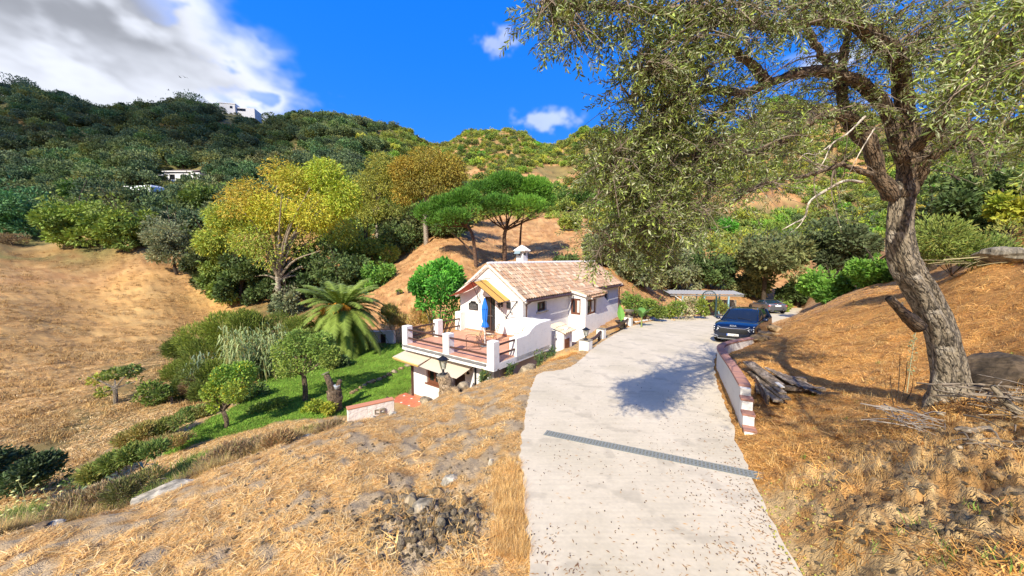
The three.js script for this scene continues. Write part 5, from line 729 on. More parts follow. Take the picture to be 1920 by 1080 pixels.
  for (const [cx, cy, rx, ry, z0, z1, n] of dense) {
    const nt = Math.max(3, Math.round(n / 19));
    for (let i = 0; i < nt; i++) { // one twig from the nearest limb, sprays along its outer half
      let u, v; do { u = Rr() * 2 - 1; v = Rr() * 2 - 1; } while (u * u + v * v > 1);
      const e = B(cx + u * rx, cy + v * ry, lerp(z0, z1, Rr())); let best = null, bd = 1e9; for (const p of all) { const d = p.distanceToSquared(e) * (0.6 + 0.8 * Rr()); if (d < bd) { bd = d; best = p; } }
      const len = best.distanceTo(e), mid = best.clone().lerp(e, 0.5).add(V((Rr() - 0.5) * 0.25 * len, 0.16 * len, (Rr() - 0.5) * 0.25 * len)), q = smooth([best, mid, e], 9); twigs.push(tube(q, q.map((_, k) => lerp(0.011 + 0.006 * Math.min(len, 1.5), 0.0022, k / 9)), 4));
      const m = Math.round(10 + 6 * Rr());
      for (let k = 0; k < m; k++) {
        const t = 0.45 + 0.55 * Rr(), p = q[Math.floor(t * 9)].clone(), sub = V(Rr() - 0.5, Rr() - 0.55, Rr() - 0.5).normalize(), l = 0.04 + 0.2 * Rr(); const pe = p.clone().addScaledVector(sub, l); if (l > 0.1) twigs.push(tube([p, p.clone().lerp(pe, 0.5).add(V(0, 0.012, 0)), pe], [0.003, 0.0025, 0.0018], 3));
        const dir = sub.clone().add(V((Rr() - 0.5) * 0.9, (Rr() - 0.62) * 0.9, (Rr() - 0.5) * 0.9)).normalize(), qq = new THREE.Quaternion().setFromUnitVectors(V(1, 0, 0), dir).multiply(new THREE.Quaternion().setFromAxisAngle(V(1, 0, 0), Rr() * 6.28)), s = 0.75 + 0.55 * Rr(), w = Math.floor(Rr() * 4), vv = 0.7 + 0.6 * Rr(); sprigs[w].push(mat4(pe, qq, V(s, s, s))); cols[w].push(C(vv, vv * (0.96 + 0.1 * Rr()), vv * 0.95));
      }
    }
  }
  // the part of the crown that spreads over the viewer's head, out of the frame
  const over = smooth([V(5.9, 5.9, -5.3), V(5.2, 6.9, -3.4), V(3.9, 7.1, -1.2), V(2.6, 6.8, 0.8)], 30).map((p) => p.sub(base)); mesh('limb', tube(over, over.map((_, i) => lerp(0.08, 0.02, i / 30)), 8, 0.15, 5), M.bark, olive);
  for (const [x, y, z, rx, ry, rz, n] of [[3.0, 6.7, 0.2, 1.1, 0.5, 1.3, 8], [2.2, 6.5, 1.8, 0.9, 0.5, 1.0, 5], [3.9, 7.0, -0.9, 1.0, 0.5, 1.0, 10], [4.3, 6.4, 1.2, 0.8, 0.5, 1.0, 2]]) for (let i = 0; i < n; i++) {
    const e = V(x + (Rr() * 2 - 1) * rx, y + (Rr() * 2 - 1) * ry, z + (Rr() * 2 - 1) * rz).sub(base); let best = null, bd = 1e9; for (const p of over) { const d = p.distanceToSquared(e); if (d < bd) { bd = d; best = p; } }
    const q = smooth([best, best.clone().lerp(e, 0.5).add(V(0, 0.1, 0)), e], 9); twigs.push(tube(q, q.map((_, k) => lerp(0.014, 0.003, k / 9)), 4));
    for (let k = 0; k < 20; k++) { const p2 = q[3 + Math.floor(Rr() * 7)], d = V(Rr() - 0.5, Rr() - 0.5, Rr() - 0.5).normalize(), pe = p2.clone().addScaledVector(d, 0.05 + 0.3 * Rr()), w = Math.floor(Rr() * 4), s = 1.0 + 0.5 * Rr(); sprigs[w].push(mat4(pe, new THREE.Quaternion().setFromUnitVectors(V(1, 0, 0), d), V(s, s, s))); cols[w].push(C(0.9, 0.9, 0.9)); }
  }
  // bare inner twigs, many of them dead
  for (let i = 0; i < 420; i++) { const c = curves[Math.floor(Rr() * curves.length)], k = 6 + Math.floor(Rr() * 38), p = c.q[k], d = V(Rr() - 0.5, Rr() - 0.45, Rr() - 0.5).normalize(), l = 0.18 + 0.5 * Rr(), e = p.clone().addScaledVector(d, l), m = p.clone().lerp(e, 0.5).add(V((Rr() - 0.5) * 0.12, (Rr() - 0.5) * 0.12, (Rr() - 0.5) * 0.12)); const q = smooth([p, m, e], 6); twigs.push(tube(q, q.map((_, j) => lerp(0.007, 0.0016, j / 6)), 4)); for (let b = 0; b < 3; b++) { const s = q[2 + b], f = s.clone().add(V((Rr() - 0.5) * 0.25, (Rr() - 0.6) * 0.25, (Rr() - 0.5) * 0.25)); twigs.push(tube([s, s.clone().lerp(f, 0.5).add(V(0, 0.015, 0)), f], [0.003, 0.0024, 0.0012], 3)); } }
  const tw = mesh('twigs', join(twigs), M.barkDark, olive); tw.userData.kind = 'stuff'; tw.material = std(0.2, 0.155, 0.115, 0.9);
  sprigs.forEach((l, i) => inst('foliage', oliveSprig[i], M.olive, l, olive, cols[i]));
  const fruit = []; for (let i = 0; i < 90; i++) { const l = sprigs[i % 4], m = l[Math.floor(Rr() * l.length)], p = V(0, 0, 0).setFromMatrixPosition(m); fruit.push(mat4(p.add(V(0, -0.015, 0)), quat(0, Rr() * 6, 0), V(1, 1.25, 1))); } inst('olives', new THREE.SphereGeometry(0.0085, 6, 5), std(0.42, 0.44, 0.08, 0.4), fruit, olive);
  // a second olive's bough hanging into the top right corner, near the lens
  const bb = P(1990, 60, 2.3), bough = thing('olive_bough', 'near olive bough with green olives hanging in the top right corner', 'branch', bb), R2 = rng(66), wood = [], sp = [[], [], [], []], sc = [[], [], [], []], fr = [];
  for (let i = 0; i < 46; i++) { const s = V((R2() - 0.2) * 0.7, (R2() - 0.3) * 0.7, (R2() - 0.5) * 0.7), e = px2(lerp(1740, 1960, Math.pow(R2(), 0.7)), lerp(-30, 330, R2()), 1.9 + 1.1 * R2(), bb), q = smooth([s, s.clone().lerp(e, 0.5).add(V(0, 0.08, 0)), e], 9); wood.push(tube(q, q.map((_, k) => lerp(0.007, 0.002, k / 9)), 4)); for (let k = 0; k < 10; k++) { const p = q[3 + Math.floor(R2() * 7)], d = V(-(R2() * 0.8), R2() - 0.7, R2() - 0.5).normalize(), w = Math.floor(R2() * 4), vv = 0.7 + 0.7 * R2(), s2 = 0.7 + 0.4 * R2(); sp[w].push(mat4(p, new THREE.Quaternion().setFromUnitVectors(V(1, 0, 0), d).multiply(new THREE.Quaternion().setFromAxisAngle(V(1, 0, 0), R2() * 6)), V(s2, s2, s2))); sc[w].push(C(vv, vv * 1.05, vv * 0.9)); if (R2() < 0.14) fr.push(mat4(p.clone().add(V(0, -0.02, 0)), quat(0, 0, 0), V(1, 1.25, 1))); } }
  const bw = mesh('twigs', join(wood), M.bark, bough); bw.userData.kind = 'stuff'; sp.forEach((l, i) => inst('foliage', oliveSprig[i], M.olive, l, bough, sc[i])); inst('olives', new THREE.SphereGeometry(0.0095, 8, 6), std(0.5, 0.52, 0.06, 0.4), fr, bough);
}
// ---------- palm ----------
{
  const b = onGround(645, 664, 26.6), R = rng(201), t = thing('date_palm', 'date palm with orange fruit clusters at the back edge of the lawn', 'palm', b);
  const H = 3.0; mesh('trunk', limb([V(0, -0.3, 0), V(0.05, 1.4, 0), V(0, H, 0)], 0.42, 0.5, 14, 12, 0.22, 4), M.bark, t);
  const frond = (v) => { const Rf = rng(210 + v), L = 3.3 + 0.5 * Rf(), p = [], c = [], pts = []; const rise = [1.15, 0.85, 0.5, 0.1, -0.4][v % 5]; for (let i = 0; i <= 14; i++) { const s = i / 14; pts.push(V(L * s * (1 - 0.1 * s), L * (rise * s - (0.5 + 0.45 * (1.1 - rise * 0.7)) * s * s * 0.95), 0)); }
    const put = (a, b2, d, k) => { for (const q of [a, b2, d]) { p.push(q.x, q.y, q.z); c.push(...k); } };
    for (let i = 0; i < 14; i++) { const w = 0.03 * (1 - i / 15); put(pts[i].clone().add(V(0, 0, w)), pts[i].clone().add(V(0, 0, -w)), pts[i + 1], [0.30, 0.30, 0.08]); }
    for (let i = 0; i < 96; i++) { const s = 0.08 + 0.92 * (i / 96), k = s * 14, j = Math.min(13, Math.floor(k)), o = pts[j].clone().lerp(pts[j + 1], k - j), tg = pts[j + 1].clone().sub(pts[j]).normalize(); for (const sd of [-1, 1]) { const l = 0.62 * Math.sin(Math.PI * Math.min(0.98, 0.12 + s * 0.8)) + 0.08, dir = tg.clone().multiplyScalar(0.62).add(V(0, -0.12 + 0.3 * (Rf() - 0.4) - 0.15, sd * 0.8)).normalize(), e = o.clone().addScaledVector(dir, l), w = tg.clone().multiplyScalar(0.034), kk = 0.75 + 0.6 * Rf(), col = [0.23 * kk, 0.32 * kk, 0.045 * kk]; put(o.clone().sub(w), o.clone().add(w), e, col); } }
    const g = new THREE.BufferGeometry(); g.setAttribute('position', new THREE.Float32BufferAttribute(p, 3)); g.setAttribute('color', new THREE.Float32BufferAttribute(c, 3)); return g; };
  const F5 = [0, 1, 2, 3, 4].map(frond);
  for (let i = 0; i < 104; i++) { const lv = i / 104, v = Math.min(4, Math.floor(lv * 5)), m = mesh('frond', F5[v], M.leaf, t); m.position.set(0, H + 0.35 - lv * 0.55, 0); m.rotation.set(0, i * 2.4 + R() * 0.3, (R() - 0.5) * 0.25, 'YXZ'); const s = (0.85 + 0.25 * R()) * (lv < 0.2 ? 0.85 : 1); m.scale.set(s, s, s); }
  const dates = std(0.72, 0.33, 0.03, 0.7); for (const [a, y] of [[-0.4, 0.5], [0.75, 0.75], [1.6, 0.6], [-1.3, 0.45]]) { const l = []; for (let i = 0; i < 40; i++) { const e = V((R() - 0.3) * 0.7 + 0.45, -0.2 - 0.5 * R(), (R() - 0.5) * 0.7); l.push(limb([V(0, 0, 0), V(0.35, 0.12, 0), e], 0.012, 0.028, 4, 4, 0.4, i)); } const m = mesh('date_cluster', join(l), dates, t); m.position.set(Math.cos(a) * 0.35 - 0.1, H + 0.5 + y * 0.4, Math.sin(a) * 0.2 + 0.75); m.rotation.y = -a - 0.9; }
}
// ---------- trees and bushes round the lawn ----------
{
  const u = (px, Z) => (px * Z) / F;
  const small = (name, label, px, py, Z, seed, clumps, o) => { const b = onGround(px, py, Z), R = rng(seed), blobs = clumps.map(([cx, cy, rx, ry, tone]) => { const p = P(cx, cy, Z + (R() - 0.5) * u(rx, Z) * 1.6), ca = 1 / Math.hypot(1, (cx - 960) / F); return [p.x - b.x, p.y - b.y, p.z - b.z, u(rx, Z) * (0.25 + 0.75 * ca), u(ry, Z) * 1.12, u(rx, Z), tone]; }); const top = V((R() - 0.5) * 0.2, o.fork, 0); const w = [limb([V(0, -0.15, 0), V(0.04, o.fork * 0.5, 0), top], o.r, o.r * 0.8, 8, 8, 0.12, seed)]; blobs.forEach((q) => w.push(limb([top, V(lerp(top.x, q[0], 0.5), lerp(top.y, q[1], 0.55), lerp(top.z, q[2], 0.5)), V(q[0], q[1], q[2])], o.r * 0.5, 0.02, 6, 5, 0.1, R() * 5))); return tree(name, label, o.cat ?? 'tree', b, seed, { blobs, wood: join(w), bark: o.bark ?? M.bark, shell: 0.6, aspect: 0.62, ...o }); };
  small('citrus_tree', 'round leafy citrus tree with a bare trunk in the middle of the lawn', 572, 752, 17.25, 221, [[530, 660, 24, 24], [560, 642, 30, 26], [600, 648, 30, 26], [620, 670, 22, 20], [545, 690, 26, 18], [585, 680, 28, 20], [525, 690, 16, 14], [575, 665, 30, 24], [540, 640, 18, 14], [610, 632, 18, 14]], { fork: 1.35, r: 0.14, n: 6500, size: 0.12, tones: [[0.2, 0.33, 0.06], [0.26, 0.4, 0.07], [0.34, 0.45, 0.08], [0.14, 0.24, 0.05]] });
  small('lemon_tree', 'small lemon tree with yellow-tipped leaves at the near end of the lawn', 424, 803, 14.4, 222, [[395, 735, 20, 18, 1], [420, 705, 26, 22, 0], [455, 700, 28, 24, 0], [440, 735, 26, 20, 1], [405, 760, 18, 12, 1], [470, 725, 20, 16, 0], [425, 725, 16, 14, 2], [455, 715, 12, 10, 2], [385, 755, 10, 8, 1]], { fork: 0.75, r: 0.09, n: 6200, size: 0.1, tones: [[0.22, 0.38, 0.055], [0.36, 0.48, 0.06], [0.72, 0.66, 0.05]] });
  small('feathery_bush', 'large dark green feathery bush between the field and the lawn', 420, 700, 24, 223, [[370, 635, 46, 30], [420, 612, 42, 28], [460, 608, 36, 26], [340, 652, 34, 20], [345, 700, 40, 26], [390, 665, 50, 34], [430, 645, 46, 32], [480, 618, 34, 28], [330, 730, 28, 22], [375, 710, 40, 28], [540, 612, 38, 26], [570, 636, 30, 24], [510, 640, 40, 30], [460, 680, 40, 30], [420, 700, 40, 30]], { fork: 0.5, r: 0.1, n: 26000, size: 0.24, tones: T.feather, aspect: 0.14, rise: 0.8, cat: 'bush' });
  small('hedge_bush', 'low dark leafy bush between the lemon tree and the citrus tree', 505, 772, 16.5, 224, [[490, 770, 26, 14], [520, 760, 24, 14], [470, 775, 16, 10], [545, 770, 18, 10]], { fork: 0.15, r: 0.04, n: 3600, size: 0.1, tones: T.mid, cat: 'bush' });
  small('shade_bush', 'dark bush in shade behind the lemon tree', 500, 720, 21.5, 225, [[480, 690, 26, 22], [500, 705, 22, 18], [470, 720, 18, 14], [515, 680, 22, 20], [490, 660, 30, 22]], { fork: 0.3, r: 0.06, n: 4200, size: 0.16, tones: T.dark, cat: 'bush' });
  small('broadleaf_tree', 'bright green leafy tree against the left side of the house', 822, 600, 24, 226, [[800, 520, 26, 22], [830, 505, 26, 20], [850, 515, 20, 18], [785, 535, 20, 16], [830, 540, 34, 24], [860, 540, 22, 20], [800, 565, 24, 18], [840, 580, 34, 22], [865, 575, 22, 20], [815, 590, 26, 18], [855, 600, 30, 18], [872, 525, 14, 12]], { fork: 0.8, r: 0.12, n: 9500, size: 0.22, tones: T.bright });
  small('dry_reed_bush', 'pale yellow-green reedy bush between the palm and the house', 745, 612, 29, 227, [[730, 588, 18, 16], [745, 600, 20, 12], [760, 605, 14, 10], [725, 605, 14, 12]], { fork: 0.2, r: 0.03, n: 2600, size: 0.34, tones: [[0.45, 0.40, 0.1], [0.3, 0.32, 0.07], [0.55, 0.42, 0.16]], aspect: 0.12, rise: 1.4, cat: 'bush' });
  small('dry_reed_bush', 'straw-yellow reeds in front of the bright tree beside the house', 790, 612, 26, 228, [[785, 590, 16, 16], [800, 600, 16, 12], [775, 605, 12, 10]], { fork: 0.2, r: 0.03, n: 2000, size: 0.3, tones: [[0.55, 0.45, 0.12], [0.4, 0.36, 0.08], [0.6, 0.42, 0.18]], aspect: 0.12, rise: 1.4, cat: 'bush' });
  small('fig_tree', 'small bare-limbed fig tree with sparse leaves at the field edge', 218, 766, 18.5, 229, [[180, 712, 14, 8], [215, 700, 22, 10], [245, 695, 18, 9], [195, 735, 14, 8], [255, 715, 12, 8], [165, 705, 10, 5]], { fork: 0.8, r: 0.11, n: 900, size: 0.16, tones: T.scrub, bark: M.barkGrey });
  small('fig_tree', 'leafy low fig bush with a white bent stem, right of the bare-limbed fig', 322, 766, 18.3, 230, [[280, 728, 20, 12], [305, 735, 16, 12], [290, 748, 22, 10], [262, 745, 14, 8]], { fork: 0.4, r: 0.06, n: 1500, size: 0.14, tones: T.mid, bark: M.barkGrey });
  small('brush', 'brown dry brush under the feathery bush', 345, 742, 19.5, 231, [[335, 735, 26, 14], [360, 725, 22, 16], [315, 755, 22, 10], [350, 755, 20, 12]], { fork: 0.2, r: 0.03, n: 3000, size: 0.2, tones: T.dry, aspect: 0.12, rise: 0.8, cat: 'bush' });
  small('ditch_bush', 'dark green bush in the shady ditch at the left edge', 30, 905, 10.2, 232, [[20, 870, 40, 26], [70, 875, 40, 22], [-40, 880, 50, 34], [40, 900, 50, 18], [100, 895, 30, 16]], { fork: 0.2, r: 0.05, n: 6500, size: 0.11, tones: [[0.07, 0.12, 0.035], [0.10, 0.16, 0.045], [0.05, 0.09, 0.03]], cat: 'bush' });
  small('garden_shrub', 'yellow-green weedy shrub at the foot of the dead stump', 600, 770, 15.8, 233, [[590, 760, 18, 10], [615, 765, 16, 10], [575, 772, 16, 8]], { fork: 0.1, r: 0.02, n: 1600, size: 0.1, tones: T.lime, cat: 'shrub' });
  small('edge_shrub', 'green bush along the ditch, left of the lawn', 352, 800, 16.6, 234, [[335, 790, 22, 12], [365, 780, 22, 12], [310, 802, 20, 10], [385, 770, 16, 10], [290, 812, 16, 8]], { fork: 0.1, r: 0.03, n: 3600, size: 0.12, tones: T.mid, cat: 'bush' });
  small('brush', 'dry brown brush on the crest above the near end of the lawn', 455, 850, 8.6, 401, [[430, 850, 40, 14], [480, 840, 40, 14], [520, 826, 34, 12], [395, 868, 34, 14]], { fork: 0.05, r: 0.012, n: 5200, size: 0.13, tones: [[0.5, 0.36, 0.17], [0.38, 0.28, 0.15], [0.6, 0.46, 0.2], [0.3, 0.3, 0.1]], aspect: 0.09, rise: 1.0, cat: 'bush' });
  small('brush', 'grey-brown dry brush on the crest behind the pale rock slab', 190, 955, 6.7, 402, [[130, 950, 40, 22], [180, 935, 40, 22], [230, 920, 34, 18], [280, 895, 30, 16], [80, 975, 34, 20]], { fork: 0.05, r: 0.012, n: 6500, size: 0.11, tones: [[0.42, 0.32, 0.19], [0.5, 0.4, 0.22], [0.33, 0.3, 0.14], [0.28, 0.3, 0.09]], aspect: 0.08, rise: 1.0, cat: 'bush' });
  small('weed_bush', 'green leafy weeds in the ditch between the two reed stalks', 235, 885, 9.6, 403, [[215, 865, 30, 16], [250, 850, 26, 14], [180, 885, 30, 16], [290, 842, 26, 12], [150, 900, 26, 14]], { fork: 0.05, r: 0.012, n: 5200, size: 0.12, tones: [[0.2, 0.3, 0.06], [0.28, 0.36, 0.07], [0.4, 0.4, 0.1], [0.14, 0.22, 0.05]], aspect: 0.3, rise: 0.7, cat: 'bush' });
  small('weed_bush', 'yellowing bush right of the shady ditch bush', 300, 815, 13.5, 404, [[270, 808, 28, 14], [310, 800, 28, 14], [240, 822, 24, 12], [340, 790, 22, 12]], { fork: 0.05, r: 0.012, n: 4600, size: 0.14, tones: [[0.3, 0.34, 0.07], [0.45, 0.38, 0.12], [0.2, 0.28, 0.055]], aspect: 0.3, rise: 0.7, cat: 'bush' });
  small('feathery_bush', 'lower feathery dark green bush below the reeds, beside the figs', 380, 745, 19, 405, [[350, 725, 34, 22], [385, 735, 30, 22], [400, 700, 30, 26], [360, 700, 30, 22]], { fork: 0.1, r: 0.03, n: 9000, size: 0.2, tones: T.feather, aspect: 0.14, rise: 0.8, cat: 'bush' });
  small('feathery_bush', 'feathery bush behind the citrus tree, between the reeds and the palm', 545, 690, 25, 415, [[520, 612, 36, 28], [560, 618, 36, 26], [592, 640, 28, 24], [545, 650, 38, 30], [500, 640, 32, 28], [570, 670, 30, 24]], { fork: 0.2, r: 0.05, n: 12000, size: 0.22, tones: T.feather, aspect: 0.14, rise: 0.8, cat: 'bush' });
  small('hedge_bush', 'dense dark green shrub between the citrus tree and the palm', 610, 700, 23, 406, [[590, 680, 22, 18], [620, 675, 22, 16], [640, 680, 18, 14], [560, 690, 22, 16]], { fork: 0.1, r: 0.03, n: 4200, size: 0.16, tones: T.dark, cat: 'bush' });
  small('bramble', 'tangle of green brambles and shoots at the foot of the right bank, behind the olive', 1790, 500, 12, 407, [[1720, 470, 44, 30], [1780, 460, 50, 34], [1840, 470, 50, 30], [1760, 440, 50, 34], [1890, 440, 44, 30], [1730, 430, 40, 34]], { fork: 0.1, r: 0.02, n: 6500, size: 0.13, tones: [[0.28, 0.36, 0.07], [0.2, 0.28, 0.06], [0.4, 0.42, 0.1]], aspect: 0.3, rise: 0.6, cat: 'bush' });
  small('hedge_bush', 'dark leafy bush at the left edge of the lawn, behind the lemon tree', 452, 765, 17.6, 411, [[440, 755, 26, 18], [470, 745, 24, 18], [455, 735, 26, 18], [485, 735, 20, 18], [425, 768, 18, 12]], { fork: 0.1, r: 0.03, n: 4200, size: 0.13, tones: T.dark, cat: 'bush' });
  small('hedge_bush', 'green bush between the lemon tree and the dry field edge', 372, 790, 16, 412, [[355, 780, 26, 16], [385, 772, 24, 16], [400, 782, 18, 12], [335, 788, 20, 12]], { fork: 0.1, r: 0.03, n: 3800, size: 0.12, tones: [[0.2, 0.29, 0.06], [0.28, 0.35, 0.07], [0.36, 0.34, 0.1]], cat: 'bush' });
  small('weed_bush', 'low green and straw-coloured weeds at the near left corner of the lawn', 318, 838, 12.8, 413, [[300, 830, 26, 10], [330, 826, 22, 10], [270, 842, 24, 10], [350, 818, 18, 8]], { fork: 0.05, r: 0.012, n: 3600, size: 0.11, tones: [[0.26, 0.33, 0.06], [0.5, 0.4, 0.16], [0.18, 0.26, 0.05]], aspect: 0.25, rise: 0.8, cat: 'bush' });
  small('brush', 'dry brown brush on the crest in front of the painted wall', 600, 822, 9.6, 414, [[580, 815, 34, 10], [620, 806, 32, 10], [545, 826, 30, 10]], { fork: 0.03, r: 0.01, n: 3200, size: 0.12, tones: [[0.52, 0.38, 0.18], [0.4, 0.3, 0.16], [0.6, 0.47, 0.2], [0.34, 0.33, 0.1]], aspect: 0.09, rise: 1.0, cat: 'bush' });
  // oleanders against the terrace wall
  const ole = (label, px, py, Z, s, seed) => { const b = onGround(px, py, Z), R = rng(seed), w = [], P_ = [], C_ = []; for (let i = 0; i < 14; i++) { const a = R() * 6.28, e = V(Math.cos(a) * 0.4 * s * R(), s * (0.5 + 0.5 * R()), Math.sin(a) * 0.4 * s * R()), q = smooth([V(Math.cos(a) * 0.08, -0.05, Math.sin(a) * 0.08), V(e.x * 0.5, e.y * 0.6, e.z * 0.5), e], 7); w.push(tube(q, q.map((_, k) => lerp(0.012, 0.005, k / 7)), 5)); for (let k = 0; k < 34; k++) { const p = q[2 + Math.floor(R() * 6)], d = V(R() - 0.5, R() - 0.1, R() - 0.5).normalize(), l = 0.15 + 0.07 * R(), sd = d.clone().cross(V(R(), R(), R())).normalize().multiplyScalar(0.014), v = 0.7 + 0.6 * R(), c = R() < 0.08 ? [0.5, 0.42, 0.06] : [0.10 * v, 0.18 * v, 0.05 * v], m = p.clone().addScaledVector(d, l * 0.5), e2 = p.clone().addScaledVector(d, l); for (const q2 of [p, m.clone().add(sd), e2, p, e2, m.clone().sub(sd)]) { P_.push(q2.x, q2.y, q2.z); C_.push(...c); } } } const t = thing('oleander', label, 'shrub', b); mesh('stems', join(w), M.bark, t); const g = new THREE.BufferGeometry(); g.setAttribute('position', new THREE.Float32BufferAttribute(P_, 3)); g.setAttribute('color', new THREE.Float32BufferAttribute(C_, 3)); mesh('foliage', g, M.leaf, t); };
  ole('thin young oleander at the front corner below the terrace', 905, 712, 14.3, 0.85, 241); ole('oleander against the grey base wall, left of the upright boulder', 955, 700, 14.7, 0.8, 242); ole('oleander right of the upright boulder', 1012, 690, 15.4, 0.95, 243); ole('fuller oleander with a few yellow leaves beside the meter hut', 1030, 684, 15.6, 0.95, 244);
  // giant reeds, leaning blades
  const reed = (name, label, px, py, Z, n, h, seed, tones, spread = 0.9) => { const b = onGround(px, py, Z), R = rng(seed), w = [], P_ = [], C_ = []; for (let i = 0; i < n; i++) { const a = R() * 6.28, rr = spread * Math.sqrt(R()), o = V(Math.cos(a) * rr, -0.05, Math.sin(a) * rr), e = o.clone().add(V((R() - 0.5) * 0.6, h * (0.7 + 0.4 * R()), (R() - 0.5) * 0.6)), q = smooth([o, o.clone().lerp(e, 0.5).add(V((R() - 0.5) * 0.1, 0, 0)), e], 8); w.push(tube(q, q.map((_, k) => lerp(0.016, 0.007, k / 8)), 5)); const nl = 13; for (let k = 0; k < nl; k++) { const t = 0.3 + 0.7 * (k / nl), p = q[Math.min(8, Math.floor(t * 8))], ang = k * 2.6 + R(), l = (0.4 + 0.25 * R()) * Math.min(1, h / 2), out = V(Math.cos(ang), 0, Math.sin(ang)), sd = V(-out.z, 0, out.x).multiplyScalar(0.027), A = p, m = p.clone().addScaledVector(out, l * 0.55).add(V(0, l * 0.35, 0)), E2 = p.clone().addScaledVector(out, l).add(V(0, -l * (0.1 + 0.5 * R()), 0)), c0 = tones[Math.floor(R() * tones.length)], v = 0.8 + 0.4 * R(), c = c0.map((x) => x * v); for (const q2 of [A.clone().sub(sd), A.clone().add(sd), m.clone().add(sd), A.clone().sub(sd), m.clone().add(sd), m.clone().sub(sd), m.clone().sub(sd), m.clone().add(sd), E2]) { P_.push(q2.x, q2.y, q2.z); C_.push(...c); } } } const t = thing(name, label, 'reeds', b); mesh('stems', join(w), std(0.32, 0.3, 0.1, 0.8), t); const g = new THREE.BufferGeometry(); g.setAttribute('position', new THREE.Float32BufferAttribute(P_, 3)); g.setAttribute('color', new THREE.Float32BufferAttribute(C_, 3)); mesh('leaves', g, M.leaf, t); };
  const rt = [[0.34, 0.44, 0.17], [0.42, 0.5, 0.22], [0.26, 0.36, 0.12]];
  reed('giant_reeds', 'tall clump of grey-green reeds behind the lemon tree', 462, 722, 20.2, 46, 3.4, 251, rt, 1.2); reed('giant_reeds', 'second clump of tall reeds between the first and the citrus tree', 520, 715, 20.8, 34, 3.1, 252, rt, 0.9); reed('giant_reeds', 'drooping blue-green reeds at the left of the feathery bush', 375, 715, 19.6, 18, 2.5, 253, [[0.25, 0.33, 0.2], [0.2, 0.28, 0.16]], 0.6);
  // two broad-leaved stalks in the ditch
  const stalk = (label, px, py, Z, h, seed, lean) => { const b = onGround(px, py, Z), R = rng(seed), t = thing('reed_stalk', label, 'plant', b); mesh('stem', limb([V(0, -0.2, 0), V(lean * 0.3, h * 0.5, 0), V(lean, h, 0)], 0.02, 0.012, 10, 6, 0.05, seed), std(0.45, 0.3, 0.12), t); const mk = (dead) => { for (let i = 0; i < 5; i++) { const a = (dead ? 2.4 : 0) + i * 1.3 + R(), l = 0.55 + 0.3 * R(), y = h * (dead ? 0.45 + 0.1 * R() : 0.75 + 0.25 * R()), p = V(lean * (y / h), y, 0), o = V(Math.cos(a), 0, Math.sin(a)), up = dead ? -0.35 : 0.6, pts = [0, 0.25, 0.5, 0.75, 1].map((s) => p.clone().addScaledVector(o, l * s * 0.8).add(V(0, l * (up * s - (dead ? 0.5 : 0.75) * s * s), 0))), sd = V(-o.z, 0.1, o.x); const q = []; for (let k = 0; k < 4; k++) { const w = (s) => 0.035 * Math.sin(Math.PI * (0.18 + 0.8 * s)); q.push([pts[k].clone().addScaledVector(sd, -w(k / 4)), pts[k].clone().addScaledVector(sd, w(k / 4)), pts[k + 1].clone().addScaledVector(sd, w((k + 1) / 4)), pts[k + 1].clone().addScaledVector(sd, -w((k + 1) / 4))]); } mesh(dead ? 'dry_leaf' : 'leaf', polyGeo(q), dead ? phys(0.62, 0.47, 0.2, 0.8, { side: THREE.DoubleSide, transmission: 0.2 }) : phys(0.22, 0.31, 0.19, 0.7, { side: THREE.DoubleSide, transmission: 0.3 }), t); } }; mk(false); mk(true); };
  stalk('tall reed stalk with grey-green top leaves, standing alone in the ditch at left', 186, 905, 9.4, 1.15, 261, 0.05); stalk('shorter reed stalk with broad dry leaves, right of the tall one', 268, 880, 10.2, 0.95, 262, -0.12);
  // flowering bushes, banana leaves and climbers at the far end of the drive
  small('flowering_bush', 'yellow-green bush with pale flowers in front of the pergola', 1290, 597, 29, 271, [[1270, 578, 18, 14], [1295, 572, 20, 16], [1255, 585, 14, 10], [1315, 575, 14, 14], [1285, 588, 22, 10]], { fork: 0.2, r: 0.05, n: 4200, size: 0.16, tones: [[0.26, 0.33, 0.04], [0.18, 0.26, 0.04], [0.55, 0.5, 0.3], [0.12, 0.19, 0.03]], cat: 'bush' });
  small('hedge_bush', 'green bush behind the white kerb, left of the flowering bush', 1215, 600, 27, 272, [[1190, 570, 22, 16], [1215, 575, 20, 14], [1235, 585, 16, 10], [1175, 560, 14, 12], [1240, 570, 12, 12]], { fork: 0.2, r: 0.05, n: 3600, size: 0.18, tones: [[0.15, 0.24, 0.035], [0.22, 0.30, 0.045], [0.09, 0.15, 0.03]], cat: 'bush' });
  small('climber', 'climbing plant on the dark iron arch', 1322, 592, 29, 273, [[1316, 572, 7, 14], [1322, 585, 8, 8], [1318, 560, 5, 8]], { fork: 0.3, r: 0.03, n: 800, size: 0.13, tones: T.mid, cat: 'climber' });
  small('yellow_bush', 'small yellow-flowered bush right of the iron arch', 1350, 592, 31, 274, [[1345, 572, 12, 10], [1358, 580, 10, 10]], { fork: 0.2, r: 0.03, n: 900, size: 0.15, tones: [[0.42, 0.36, 0.05], [0.2, 0.24, 0.04]], cat: 'bush' });
